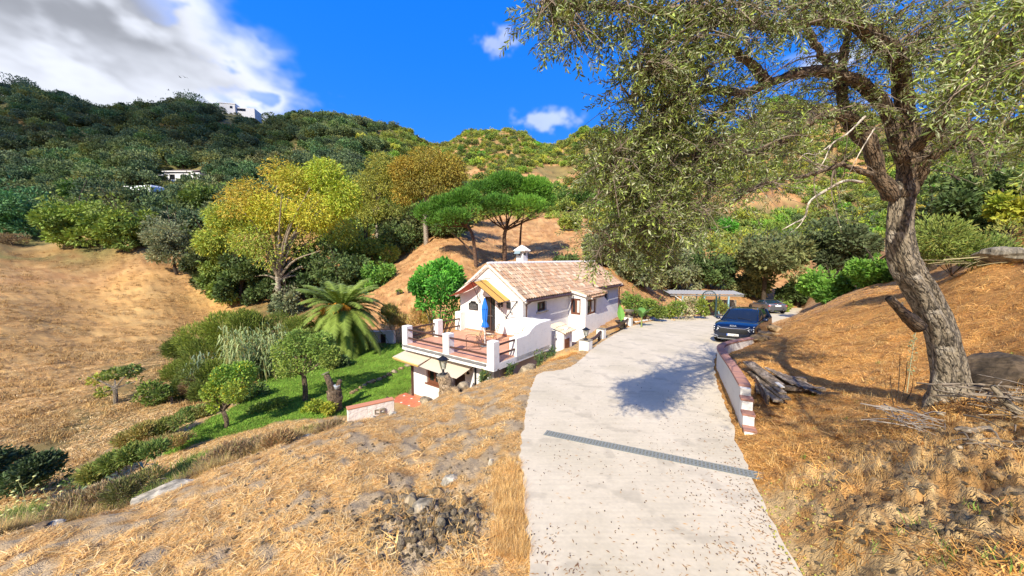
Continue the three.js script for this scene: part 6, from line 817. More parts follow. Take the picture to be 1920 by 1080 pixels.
  const banana = (label, px, py, Z, n, h, seed) => { const b = onGround(px, py, Z), R = rng(seed), t = thing('banana_plant', label, 'plant', b); for (let i = 0; i < n; i++) { const a = i * 2.2 + R(), l = h * (0.55 + 0.3 * R()), o = V(Math.cos(a), 0, Math.sin(a)), p = V(0, h * 0.35, 0), N = 6, sd = V(-o.z, 0, o.x), pts = [], q = []; for (let k = 0; k <= N; k++) { const s = k / N; pts.push(p.clone().addScaledVector(o, l * s * 0.55).add(V(0, l * (0.95 * s - 0.45 * s * s), 0))); } for (let k = 0; k < N; k++) { const w = (s) => 0.2 * h * 0.6 * Math.sin(Math.PI * Math.pow(s, 0.8) * 0.97 + 0.03); q.push([pts[k].clone().addScaledVector(sd, -w(k / N)).add(V(0, 0.03, 0)), pts[k], pts[k + 1], pts[k + 1].clone().addScaledVector(sd, -w((k + 1) / N)).add(V(0, 0.03, 0))], [pts[k], pts[k].clone().addScaledVector(sd, w(k / N)).add(V(0, 0.03, 0)), pts[k + 1].clone().addScaledVector(sd, w((k + 1) / N)).add(V(0, 0.03, 0)), pts[k + 1]]); } mesh('leaf', polyGeo(q), phys(0.16, 0.34, 0.06, 0.5, { side: THREE.DoubleSide, transmission: 0.35 }), t); } mesh('stem', cyl(0.07, 0.04, h * 0.4, 0, -0.05, 0, 8), std(0.2, 0.25, 0.08), t); };
  banana('banana plant with broad leaves behind the urn at the end of the rail', 1203, 604, 23.5, 7, 1.9, 281);
}
// ---------- rocks ----------
function rockGeo(seed, sx, sy, sz, flat = 0, d = 3) { const g = new THREE.IcosahedronGeometry(1, d), p = g.attributes.position, R = rng(seed), cuts = [...Array(7)].map(() => ({ n: V(R() - 0.5, R() - 0.5, R() - 0.5).normalize(), d: 0.62 + 0.25 * R() })); for (let i = 0; i < p.count; i++) { const v = V(p.getX(i), p.getY(i), p.getZ(i)); v.multiplyScalar(1 + 0.18 * fbm3(v.x * 1.4 + seed, v.y * 1.4, v.z * 1.4, 4)); for (const c of cuts) { const k = v.dot(c.n) - c.d; if (k > 0) v.addScaledVector(c.n, -k * 0.9); } v.multiplyScalar(1 + 0.03 * n3(v.x * 7, v.y * 7 + seed, v.z * 7)); if (flat && v.y > flat) v.y = flat + (v.y - flat) * 0.15; p.setXYZ(i, v.x * sx, v.y * sy, v.z * sz); } g.computeVertexNormals(); const u = g.attributes.uv; for (let i = 0; i < p.count; i++) u.setXY(i, (p.getX(i) + p.getY(i) * 0.5) * 1.2, (p.getZ(i) + p.getY(i) * 0.5) * 1.2); return g; }
function rock(label, px, py, Z, wpx, seed, m, o = {}) { const b = onGround(px, py, Z), s = ((wpx / 2) * Z) / F; const g = rockGeo(seed, s, s * (o.h ?? 0.55), s * (o.d ?? 0.75), o.flat ?? 0); const r = mesh(o.name ?? 'rock', g, m); r.position.copy(b).add(V(0, s * (o.lift ?? 0.12), 0)); r.rotation.set(o.rx ?? 0, o.turn ?? seed, o.rz ?? 0); return tag(r, label, 'rock', o.group); }
rock('upright tan boulder leaning against the grey base wall', 990, 698, 14.4, 42, 301, M.rock, { h: 1.0, lift: 0.45, turn: 0.4, rz: 0.3 });
rock('long low grey rock at the edge of the bank below the terrace', 930, 719, 13.9, 66, 302, M.rockGrey, { h: 0.36, d: 0.45, lift: 0.2, turn: 0.15 });
rock('large pale flat rock slab lying on the bank at lower left', 305, 945, 6.7, 118, 303, M.rockPale, { h: 0.3, d: 0.6, flat: 0.35, turn: 0.55, lift: 0.06, rz: 0.1 });
rock('big dark boulder in shadow right of the olive trunk', 1880, 715, 5.6, 110, 304, M.rockDark, { h: 0.85, d: 0.9, lift: 0.35, turn: 2.2 });
rock('pale stone lying on top of the dark boulder', 1908, 676, 5.4, 40, 305, M.rockTan, { h: 0.5, lift: 0.6 });
rock('flat grey rock among the branches at the right edge of the bank', 1880, 470, 10.5, 90, 306, M.rockGrey, { h: 0.4, lift: 0.3 });
rock('brown rounded rock, tallest of the stone heap in front', 773, 1012, 4.6, 44, 307, M.rock, { h: 0.8, lift: 0.35, d: 0.6 });
rock('flat grey slab of the stone heap, leaning on the brown rock', 790, 1028, 4.45, 52, 308, M.rockGrey, { h: 0.3, lift: 0.3, rz: 0.35, turn: 0.3 });
rock('pale chunky stone at the top of the stone heap', 843, 926, 5.4, 38, 309, M.rockPale, { h: 0.45, lift: 0.2 });
rock('pale buff stone on the left of the stone heap', 762, 940, 5.2, 28, 310, M.rockTan, { h: 0.5 });
rock('yellowish stone in the middle of the stone heap', 822, 955, 5.05, 22, 311, M.rockTan, { h: 0.6 });
rock('small buff stone at the left end of the stone heap', 730, 968, 4.95, 30, 312, M.rockTan, { h: 0.5 });
rock('pale rounded stone at the edge of the drive, above the stone heap', 922, 888, 5.7, 22, 313, M.rockPale, { h: 0.8, lift: 0.3 });
rock('grey smooth stone at the edge of the drive', 972, 896, 5.6, 20, 314, M.rockGrey, { h: 0.5 });
rock('buff stone at the lower right of the stone heap', 912, 1046, 4.3, 16, 315, M.rockTan, { h: 0.9, lift: 0.3 });
rock('grey stone beside the buff one, lower right of the stone heap', 924, 1050, 4.25, 20, 316, M.rockGrey, { h: 0.6 });
rock('angular brown rock on the crest of the bank beside the low garden wall', 503, 836, 8.7, 40, 317, M.rock, { h: 0.5, lift: 0.25 });
rock('pale flat stone on the crest, below the angular brown rock', 575, 826, 9.2, 24, 318, M.rockPale, { h: 0.25 });
rock('pale flat stone on the bank above the low garden wall', 738, 802, 10.6, 20, 319, M.rockPale, { h: 0.25 });
rock('pale stone on the bank left of the lamp stump', 700, 801, 10.6, 14, 320, M.rockPale, { h: 0.3 });
rock('brown slab standing at the foot of the lamp stump', 868, 738, 12.9, 34, 321, M.rock, { h: 0.7, lift: 0.3 });
rock('broad buff slab right below the lamp stump', 850, 748, 12.4, 36, 322, M.rockTan, { h: 0.4, lift: 0.2, turn: 1 });
rock('rounded pale boulder at the corner of the tiled patio', 800, 756, 13.1, 32, 323, M.rock, { h: 0.7, lift: 0.35 });
rock('pale weathered rock at the left end of the bank crest, near the corner', 105, 1008, 5.6, 30, 324, M.rockPale, { h: 0.4 });
rock('flat buff rock in the lower left corner of the bank', 65, 1022, 5.4, 44, 325, M.rockTan, { h: 0.25 });
rock('pale rounded stone in the bare soil at lower right', 1855, 1040, 3.4, 30, 326, M.rockTan, { h: 0.5 });
rock('small white stone in the soil beside the bleached log', 1792, 903, 4.1, 10, 327, M.rockPale, { h: 0.8, lift: 0.4 });
rock('white pebble at the foot of the olive', 1762, 795, 5.1, 14, 328, M.rockPale, { h: 0.6 });
rock('flat stones at the end of the white wall behind the car', 1440, 625, 15.5, 44, 329, M.rockTan, { h: 0.35, lift: 0.2 });
rock('pale flat stone beside the parked dark car', 1426, 632, 14.8, 40, 330, M.rockTan, { h: 0.4, lift: 0.3 });
rock('large buff rock touching the flank of the dark car', 1455, 612, 17, 40, 331, M.rockTan, { h: 0.4, lift: 0.2 });
{ const R = rng(377), gs = [0, 1, 2, 3, 4].map((k) => rockGeo(380 + k, 1, 0.55 + 0.1 * k, 0.7, 0, 2)), ms = [M.rockGrey, M.rock, M.rockGrey, M.rock, M.rockTan]; // broken stones of the heap
  for (let i = 0; i < 64; i++) { const a = R() * 6.28, q = Math.pow(R(), 0.6), c = Q(795 + Math.cos(a) * q * 115, 990 + Math.sin(a) * q * 78, -3.42); if (driveDist(c.x, c.z) < 0.15) continue; const s = 0.03 + 0.055 * R(), m = mesh('heap_stone', gs[i % 5], ms[Math.floor(R() * 5)]); m.position.set(c.x, ground(c.x, c.z) + s * 0.25, c.z); m.rotation.set(R(), R() * 6, R()); m.scale.setScalar(s); tag(m, 'broken stone lying in the heap of rubble on the near bank', 'rock', 'broken stones of the heap'); } }
{ // a row of stones edging the garden terrace, and small stones of the heap
  const R = rng(340); let i = 0; for (const [px, py] of [[668, 738], [676, 733], [684, 728], [692, 724], [700, 722], [712, 716], [720, 712], [730, 708], [740, 702], [752, 696], [660, 743], [765, 690]]) { const r = rock('buff edging stone between the two levels of the lawn', px, py, (7.15 * F) / (py - 484) * 1.0, 10 + 6 * R(), 350 + i++, i % 3 ? M.rockTan : M.rock, { h: 0.6, lift: 0.3, group: 'edging stones along the lawn', name: 'edging_stone' }); }
  const l = [[], []], c = [[], []], gs = [rockGeo(401, 1, 0.6, 0.8, 0, 1), rockGeo(402, 1, 0.7, 0.7, 0, 1)];
  const put = (px, py, rel, s) => { const q = Q(px, py, rel); q.y = ground(q.x, q.z); if (driveDist(q.x, q.z) < 0.05) return; const k = R() < 0.5 ? 0 : 1, v = 0.5 + 0.8 * R(); l[k].push(mat4(q.add(V(0, s * 0.2, 0)), quat(R() * 0.6, R() * 6.28, R() * 0.6), V(s, s, s))); c[k].push(C(v * 0.9, v * 0.85, v * 0.76)); };
  for (let i2 = 0; i2 < 650; i2++) { const a = R() * 6.28, q = Math.pow(R(), 0.6); put(800 + Math.cos(a) * q * 120 - 20 * (R()), 990 + Math.sin(a) * q * 85, -3.5, 0.012 + 0.05 * R() * R()); }
  for (let i2 = 0; i2 < 400; i2++) put(640 + R() * 260, 1020 + 60 * R(), -3.4, 0.01 + 0.035 * R() * R());
  for (let i2 = 0; i2 < 2600; i2++) { const px = 420 + R() * 590, py = 740 + R() * 330, g = fbm2(px * 0.012, py * 0.012); if (g < 0 && R() < 0.75) continue; put(px, py, -3.9, 0.006 + 0.03 * R() ** 3); }
  for (let i2 = 0; i2 < 900; i2++) put(1500 + R() * 420, 800 + R() * 280, -2.6, 0.006 + 0.03 * R() ** 3);
  gs.forEach((g, k) => tag(inst('gravel', g, M.rock, l[k], null, c[k]), k ? 'loose stones and grit on the dry banks' : 'grey gravel of the stone heap and banks'));
}
// ---------- dead stump on the lawn, lamp on a stump, white garden wall, patio ----------
{
  const b = onGround(628, 768, 16.2), B = (x, y) => px2(x, y, 16.2, b), t = thing('tree_stump', 'dead forked tree stump with two sawn stubs on the lawn', 'stump', b);
  mesh('trunk', limb([V(0, -0.2, 0), B(628, 748), B(627, 730)], 0.36, 0.3, 8, 10, 0.25, 5), M.bark, t); mesh('sawn_limb', limb([B(624, 740), B(620, 722), B(611, 702)], 0.19, 0.14, 8, 9, 0.2, 6), M.bark, t); mesh('sawn_limb', limb([B(632, 735), B(635, 722), B(638, 712)], 0.13, 0.1, 6, 9, 0.15, 7), M.bark, t); mesh('sawn_face', new THREE.CylinderGeometry(0.17, 0.17, 0.03, 12).rotateZ(0.35).translate(B(610, 700).x, B(610, 700).y, B(610, 700).z), M.rockGrey, t);
  const pl = mesh('flower_pot', join([new THREE.LatheGeometry([[0.0, 0], [0.1, 0], [0.14, 0.16], [0.15, 0.18], [0.12, 0.17], [0, 0.15]].map(([r, y]) => new THREE.Vector2(r, y)), 14)]), std(0.45, 0.5, 0.55, 0.6)); pl.position.copy(P(632, 729, 16.1)); tag(pl, 'small pale blue pot standing in the fork of the dead stump', 'pot');
}
function lantern(name, label, pos, s, group) { const t = thing(name, label, 'lamp', pos); mesh('base', new THREE.LatheGeometry([[0.14, 0], [0.15, 0.03], [0.06, 0.07], [0.04, 0.16], [0.07, 0.19], [0.03, 0.22]].map(([r, y]) => new THREE.Vector2(r * s, y * s)), 12), M.iron, t); const q = []; for (let i = 0; i < 4; i++) { const a = (i / 4) * 6.283 + 0.6; q.push(rod(V(Math.cos(a) * 0.1 * s, 0.23 * s, Math.sin(a) * 0.1 * s), V(Math.cos(a) * 0.2 * s, 0.62 * s, Math.sin(a) * 0.2 * s), 0.012 * s, 5)); } mesh('cage', join(q), M.iron, t); mesh('glass', new THREE.CylinderGeometry(0.19 * s, 0.09 * s, 0.38 * s, 4, 1, true).rotateY(0.6 + Math.PI / 4).translate(0, 0.425 * s, 0), phys(0.75, 0.78, 0.72, 0.15, { transmission: 0.6, thickness: 0, side: THREE.DoubleSide }), t); mesh('cap', join([new THREE.CylinderGeometry(0.06 * s, 0.26 * s, 0.12 * s, 4).rotateY(0.6 + Math.PI / 4).translate(0, 0.69 * s, 0), new THREE.CylinderGeometry(0.27 * s, 0.27 * s, 0.03 * s, 4).rotateY(0.6 + Math.PI / 4).translate(0, 0.625 * s, 0), new THREE.SphereGeometry(0.03 * s, 6, 6).translate(0, 0.77 * s, 0)]), M.iron, t); mesh('bulb', new THREE.SphereGeometry(0.045 * s, 8, 8).translate(0, 0.36 * s, 0), std(0.8, 0.8, 0.75, 0.4), t); return t; }
{
  const b = onGround(836, 741, 13.2), t = thing('lamp_stump', 'thick rough tree stump carrying a lantern on the bank before the house', 'stump', b), top = P(831, 703, 13.2).sub(b); mesh('trunk', limb([V(0.05, -0.25, 0), V(0.02, 0.3, 0), top], 0.33, 0.25, 10, 14, 0.18, 8), std(0.62, 0.5, 0.37, 0.95, { map: barkTex, bumpMap: barkBump, bumpScale: 0.02 }), t); mesh('cap', cyl(0.24, 0.24, 0.04, top.x, top.y - 0.02, top.z, 14), M.rockGrey, t);
  const l = lantern('garden_lantern', 'black lantern on top of the tree stump in front of the house', b.clone().add(top).add(V(0, 0.02, 0)), 0.95); l.rotation.y = 0.2;
}
{ // patio and the painted wall beside it
  const [ax, az] = fromHouse(-3.75, -3.9), pat = thing('patio', 'red tiled patio with white dots beside the lower storey', 'patio', [ax, -2.93, az], houseTurn); mesh('bed', bx(-3.2, 0, -0.2, -0.02, -1.2, 2.6), M.terraDark, pat);
  const R = rng(420); for (let i = 0; i < 10; i++) for (let j = 0; j < 12; j++) { const m = mesh('tile', bx(-0.148, 0.148, -0.019, 0.0, -0.148, 0.148), std(0.52 + 0.1 * R(), 0.15 + 0.04 * R(), 0.085, 0.6), pat); m.position.set(-0.17 - i * 0.312, 0.002 * R(), -1.0 + j * 0.312); }
  const d = []; for (let i = 0; i < 5; i++) for (let j = 0; j < 5; j++) d.push(bx(-0.05, 0.05, 0.003, 0.008, -0.05, 0.05).rotateY(0.78).translate(-0.33 - i * 0.624, 0, -0.84 + j * 0.624)); mesh('white_inlay', join(d), std(0.75, 0.72, 0.66), pat).userData.kind = 'stuff';
  const a = P(738, 770, 14.6), e = P(652, 794, 13.6); a.y = e.y = 0; const len = a.distanceTo(e), w = thing('painted_wall', 'low white painted stone wall with red coping beside the patio', 'wall', [e.x, -2.12, e.z], Math.atan2(-(a.z - e.z), a.x - e.x)); mesh('wall', bx(0, len, -0.6, 0.42, -0.14, 0.14, 0.03), std(0.78, 0.72, 0.68, 0.9, { map: plasterTex, bumpMap: rockBump, bumpScale: 0.04 }), w); mesh('coping', bx(-0.02, len, 0.422, 0.47, -0.16, 0.16, 0.01), M.terra, w);
  const cb = mesh('cinder_block', join([bx(-0.2, 0.2, 0, 0.04, -0.1, 0.1), bx(-0.2, 0.2, 0.16, 0.2, -0.1, 0.1), bx(-0.2, -0.16, 0.04, 0.16, -0.1, 0.1), bx(0.16, 0.2, 0.04, 0.16, -0.1, 0.1), bx(-0.02, 0.02, 0.04, 0.16, -0.1, 0.1)]), M.rockGrey); cb.position.copy(P(712, 774, 14.2)); cb.rotation.y = 0.4; tag(cb, 'hollow grey block leaning at the end of the painted wall', 'block');
  const sl = mesh('dark_slab', rockGeo(431, 0.22, 0.42, 0.07, 0, 2), M.rockDark); sl.position.copy(P(724, 760, 14.6)); sl.rotation.set(0, 0.3, -0.25); tag(sl, 'dark upright stone slab at the end of the painted wall', 'rock');
  for (const [px, py, lab, i] of [[702, 752, 'terracotta pot with green herbs behind the painted wall', 0], [692, 762, 'wider terracotta pot with weeds, left of the herb pot', 1]]) { const p = P(px, py, 15.6); p.y = ground(p.x, p.z); const t = thing('flower_pot', lab, 'pot', p); mesh('pot', new THREE.LatheGeometry([[0, 0], [0.14, 0], [0.2, 0.26], [0.22, 0.3], [0.17, 0.29], [0, 0.27]].map(([r, y]) => new THREE.Vector2(r, y)), 16), M.terra, t); mesh('plant', foliage(rng(440 + i), [[0, 0.42, 0, 0.24, 0.2, 0.24]], 260, 0.09, T.lime), M.leaf, t); }
  const shed = thing('garden_shed', 'low white wall with a dark opening behind the palm', 'shed', onGround(706, 652, 29.5), -0.2); mesh('wall', join([bx(-1.7, 0.35, 0, 1.0, -0.2, 0.1), bx(0.95, 1.7, 0, 1.1, -0.2, 0.1), bx(0.35, 0.95, 0.8, 1.05, -0.2, 0.1)]), M.white, shed); mesh('opening', bx(0.36, 0.94, 0.0, 0.79, -0.16, -0.12), M.wood, shed);
  const chr = thing('lawn_chair', 'pale metal chair under the palm beside the low white wall', 'chair', onGround(668, 655, 27.6), 0.5); const cm = std(0.55, 0.6, 0.62, 0.5); mesh('seat', bx(-0.25, 0.25, 0.4, 0.44, -0.25, 0.25), cm, chr); mesh('backrest', bx(-0.25, 0.25, 0.5, 0.95, -0.28, -0.25), cm, chr); for (const [x, z] of [[-0.22, -0.22], [0.22, -0.22], [-0.22, 0.22], [0.22, 0.22]]) mesh('leg', rod(V(x, 0, z), V(x, 0.4, z), 0.018, 6), cm, chr);
}
// ---------- white blocks and rails beside the drive ----------
{
  const block = (label, px, py, w, h) => { const p = D(px, py); p.y = driveY(p.x, p.z) - 0.3; const t = thing('white_block', label, 'bollard', p, houseTurn); mesh('body', bx(-w / 2, w / 2, 0, h + 0.3, -w / 2, w / 2, 0.025), std(0.82, 0.81, 0.77, 0.92, { map: plasterTex, bumpMap: plasterBump, bumpScale: 0.006 }), t); mesh('cap', bx(-w / 2 - 0.01, w / 2 + 0.01, h + 0.302, h + 0.33, -w / 2 - 0.01, w / 2 + 0.01, 0.008), M.rockGrey, t); t.userData.top = h; return p.clone().add(V(0, h + 0.33, 0)); };
  const t1 = block('white masonry block carrying a lantern, nearest of the three beside the drive', 1098, 655, 0.46, 0.42), t2 = block('plain white masonry block between the two curved rails', 1127, 634, 0.4, 0.5), t3 = block('white masonry block carrying a stone urn at the far end of the rail', 1178, 611, 0.46, 0.62);
  lantern('garden_lantern', 'dark lantern on the nearest white block beside the drive', t1, 0.72);
  const urn = thing('stone_urn', 'wide grey stone urn on the farthest white block', 'urn', t3); mesh('bowl', new THREE.LatheGeometry([[0.0, 0], [0.16, 0], [0.17, 0.04], [0.06, 0.1], [0.05, 0.2], [0.2, 0.28], [0.34, 0.36], [0.37, 0.44], [0.33, 0.46], [0.28, 0.4], [0, 0.36]].map(([r, y]) => new THREE.Vector2(r, y)), 20), M.rockGrey, urn); mesh('rim', new THREE.TorusGeometry(0.35, 0.025, 6, 24).rotateX(Math.PI / 2).translate(0, 0.45, 0), M.rockDark, urn);
  const rail = (label, a, b, s) => { const o = thing('timber_rail', label, 'rail', a), e = b.clone().sub(a); mesh('beam', tube(smooth([V(0, -0.12, 0), e.clone().multiplyScalar(0.5).add(V(s * 0.12, -0.2, s * 0.1)), e.clone().add(V(0, -0.14, 0))], 12), 0.075, 8, 0.06, 2), M.wood, o); mesh('support', bx(e.x * 0.82 - 0.05, e.x * 0.82 + 0.05, e.y * 0.82 - 0.65, e.y * 0.82 - 0.12, e.z * 0.82 - 0.05, e.z * 0.82 + 0.05), M.oldWood, o); };
  rail('short dark timber rail between the lantern block and the plain block', t1, t2, 0.4); rail('long dark curved timber rail between the plain block and the urn block', t2, t3, 1);
  const p0 = t2.clone(), p1 = t3.clone(), lw = thing('low_wall', 'low white wall under the long curved rail', 'wall', [p0.x, driveY(p0.x, p0.z), p0.z], Math.atan2(-(p1.z - p0.z), p1.x - p0.x)); mesh('wall', bx(0.25, p0.distanceTo(p1) - 0.3, -0.9, -0.02, -0.12, 0.06, 0.02).rotateZ(-0.09), M.white, lw);
  const k0 = D(1190, 607), k1 = D(1254, 594), k = thing('white_kerb', 'low white kerb along the left edge of the drive beyond the urn', 'kerb', [k0.x, k0.y, k0.z], Math.atan2(-(k1.z - k0.z), k1.x - k0.x)); mesh('kerb', bx(0, k0.distanceTo(k1), -0.4, 0.16, -0.12, 0.12, 0.03).rotateZ(Math.asin((k1.y - k0.y) / k0.distanceTo(k1))), M.white, k);
  const pl = thing('plant_pot', 'dark bowl planter with one broad upright leaf beside the urn', 'planter', P(1164, 613, 22)); pl.position.y = ground(pl.position.x, pl.position.z) + 0.25; mesh('bowl', new THREE.LatheGeometry([[0, 0], [0.12, 0], [0.16, 0.1], [0.36, 0.3], [0.38, 0.34], [0.3, 0.32], [0, 0.28]].map(([r, y]) => new THREE.Vector2(r, y)), 18), M.rockDark, pl); { const q = []; for (let i = 0; i < 8; i++) { const w = (s) => 0.23 * Math.sin(Math.PI * Math.pow(s, 0.75) * 0.98 + 0.02), s0 = i / 8, s1 = (i + 1) / 8, A = (s, x) => V(x * w(s) - 0.1 * s * s, 0.34 + s * 1.05, 0.06 * Math.abs(x) - 0.12 * s * s); q.push([A(s0, -1), A(s0, 0), A(s1, 0), A(s1, -1)], [A(s0, 0), A(s0, 1), A(s1, 1), A(s1, 0)]); } mesh('leaf', polyGeo(q), phys(0.17, 0.42, 0.07, 0.5, { side: THREE.DoubleSide, transmission: 0.3 }), pl); } mesh('stalk', rod(V(0, 0.28, 0), V(0, 0.45, 0), 0.025), std(0.15, 0.25, 0.06), pl);
}
// ---------- white wall with brick coping on the right of the drive ----------
{
  const px = [[1392, 806], [1366, 744], [1348, 703], [1344, 683], [1360, 671], [1404, 660]], pts = px.map(([a, b]) => { const p = D(a, b); return V(p.x, 0, p.z); }), cv = new THREE.CatmullRomCurve3(pts, false, 'centripetal'), t = thing('retaining_wall', 'curved white retaining wall with reddish brick coping and stepped end', 'wall', [0, 0, 0]); const o = pts[0]; t.position.set(o.x, 0, o.z);
  const N = 40, q = cv.getSpacedPoints(N).map((p) => p.clone().sub(o)), side = [], th = 0.19;
  const top = (i) => driveY(q[i].x + o.x, q[i].z + o.z) + lerp(0.74, 0.6, sstep(8, 34, i)), wall = [], tan = (i) => q[Math.min(i + 1, N)].clone().sub(q[Math.max(i - 1, 0)]).normalize();
  const off = (i, s, y) => { const g = tan(i); return V(q[i].x - g.z * s, y, q[i].z + g.x * s); };
  for (let i = 2; i < N; i++) { const y0 = driveY(q[i].x + o.x, q[i].z + o.z) - 0.6, a = [off(i, 0, y0), off(i, 0, top(i)), off(i, th, top(i)), off(i, th, y0)], j = i + 1, b = [off(j, 0, y0), off(j, 0, top(j)), off(j, th, top(j)), off(j, th, y0)]; for (let k = 0; k < 3; k++) wall.push([a[k], b[k], b[k + 1], a[k + 1]]); if (i === 2) wall.push([a[0], a[1], a[2], a[3]]); if (i === N - 1) wall.push([b[3], b[2], b[1], b[0]]); }
  const g = polyGeo(wall), pp = g.attributes.position, uu = g.attributes.uv; for (let i = 0; i < pp.count; i++) uu.setXY(i, pp.getX(i) + pp.getZ(i), pp.getY(i)); mesh('wall', g, std(0.72, 0.71, 0.69, 0.92, { map: plasterTex, bumpMap: plasterBump, bumpScale: 0.006, side: THREE.DoubleSide }), t);
  const R = rng(460), bm = [0, 1, 2].map((i) => std([0.34, 0.40, 0.30][i], [0.17, 0.20, 0.155][i], [0.125, 0.145, 0.125][i], 0.85, { bumpMap: plasterBump, bumpScale: 0.004 }));
  const len = cv.getLength(), nb = Math.floor(len / 0.125); for (let i = 0; i < nb; i++) { const s = (i + 0.5) / nb; if (s < 0.065) continue; const p = cv.getPointAt(s).sub(o), g2 = cv.getTangentAt(s), fi = s * N, y = lerp(top(Math.floor(fi)), top(Math.min(N, Math.floor(fi) + 1)), fi % 1), c = V(p.x - g2.z * th / 2, y + 0.03, p.z + g2.x * th / 2), m = mesh('brick', bx(-0.057, 0.057, -0.028, 0.028, -0.115, 0.115, 0.006), bm[Math.floor(R() * 3)], t); m.position.copy(c); m.rotation.set(0, Math.atan2(-g2.z, g2.x), 0.07 * -g2.z, 'YXZ'); }
  // stepped end: three white blocks, each with its bricks
  const g0 = cv.getTangentAt(0), yaw = Math.atan2(-g0.z, g0.x); [[0.36, 0.52], [0.11, 0.3], [-0.14, 0.08]].forEach(([s, h], i) => { const c = V(q[0].x + g0.x * s - (g0.z * th) / 2, driveY(o.x, o.z), q[0].z + g0.z * s + (g0.x * th) / 2), m = mesh('step_block', bx(-0.124, 0.124, -0.5, h, -0.098, 0.098, 0.008), M.white, t); m.position.copy(c); m.rotation.y = yaw; for (const k of [-1, 1]) { const bq = mesh('brick', bx(-0.057, 0.057, -0.0, 0.045, -0.115, 0.115, 0.006), bm[(i + k + 1) % 3], t); bq.position.copy(c).add(V(g0.x * k * 0.062, h + 0.002, g0.z * k * 0.062)); bq.rotation.y = yaw; } });
}
// ---------- drain grate across the drive ----------
{
  const a = D(1022, 812), b = D(1448, 898), L = a.distanceTo(b), yaw = Math.atan2(-(b.z - a.z), b.x - a.x), t = thing('drain_grate', 'long galvanised drain grate set across the drive', 'grate', [a.x, a.y, a.z], yaw); t.rotation.order = 'YXZ'; t.rotation.z = Math.asin((b.y - a.y) / L); const W = 0.19, gm_ = std(0.23, 0.245, 0.235, 0.75, { metalness: 0.1 });
  mesh('channel', bx(0, L, 0.001, 0.004, -W / 2, W / 2), std(0.012, 0.012, 0.012, 1), t); for (const s of [-1, 1]) mesh('edge_bar', bx(0, L, 0.002, 0.016, s * W / 2 - 0.009, s * W / 2 + 0.009), gm_, t); for (let i = 1; i < 4; i++) mesh('long_bar', bx(0, L, 0.004, 0.014, -W / 2 + (i * W) / 4 - 0.007, -W / 2 + (i * W) / 4 + 0.007), gm_, t);
  const bar = bx(-0.012, 0.012, 0.004, 0.0145, -W / 2 + 0.009, W / 2 - 0.009), n = 64; for (let i = 0; i < n; i++) { const m = mesh('cross_bar', bar, gm_, t); m.position.x = 0.02 + (i * (L - 0.04)) / (n - 1); }
}
// ---------- old boards and a pallet behind the wall ----------
{
  const c = P(1440, 722, 8.7); c.y = ground(c.x, c.z); const R = rng(470), t = thing('timber_pile', 'pile of old grey boards and a slatted pallet behind the white wall', 'timber pile', c), bm = [std(0.42, 0.35, 0.28, 0.9, { map: barkTex }), std(0.29, 0.235, 0.19, 0.9, { map: barkTex }), std(0.55, 0.46, 0.33, 0.9, { map: barkTex })];
  const board = (x, y, z, l, w, h, turn, tilt, m, n = 'board') => { const b = mesh(n, bx(-l / 2, l / 2, -h / 2, h / 2, -w / 2, w / 2, 0.006), m, t); b.position.set(x, y, z); b.rotation.set(0, turn, tilt, 'YXZ'); };
  const dir = Math.atan2(-(D(1366, 744).z - D(1392, 806).z), D(1366, 744).x - D(1392, 806).x);
  board(-0.42, 0.12, 0.35, 1.5, 0.05, 0.22, dir, 0, bm[2]); board(-0.2, 0.08, 0.2, 1.6, 0.2, 0.05, dir + 0.12, 0.03, bm[0]); board(-0.1, 0.14, 0.1, 1.7, 0.22, 0.05, dir + 0.25, 0.05, bm[1]); board(0.0, 0.2, 0.0, 1.5, 0.16, 0.05, dir + 0.2, 0.06, bm[0]); board(-0.15, 0.05, -0.1, 1.3, 0.2, 0.06, dir - 0.1, 0, bm[1]); board(0.05, 0.235, 0.15, 0.75, 0.1, 0.03, dir + 0.22, 0.04, std(0.5, 0.48, 0.45)); board(0.1, 0.28, -0.35, 1.5, 0.3, 0.05, dir + 0.3, 0.1, bm[0]); board(-0.25, 0.02, 0.55, 0.5, 0.14, 0.05, dir + 0.5, 0, bm[1]);
  for (let i = 0; i < 7; i++) board(0.34 + i * 0.105, 0.3 - i * 0.035, -0.1 + i * 0.075, 1.15, 0.1, 0.025, dir + 0.32, 0.05, bm[i % 2], 'pallet_slat'); for (const s of [-0.4, 0.4]) board(0.62 + s * 0.18, 0.16, 0.08 - s * 0.9, 0.12, 0.9, 0.09, dir + 0.32, 0.05, bm[1], 'pallet_bearer');
  const log = mesh('split_log', limb([V(-0.4, 0, 0), V(0, 0.03, 0.05), V(0.4, 0, 0)], 0.09, 0.08, 6, 8, 0.15, 3), M.bark); log.position.copy(P(1372, 682, 10.8)); log.position.y = ground(log.position.x, log.position.z) + 0.08; log.rotation.y = 0.9; tag(log, 'short log lying inside the curve of the white wall', 'log');
}
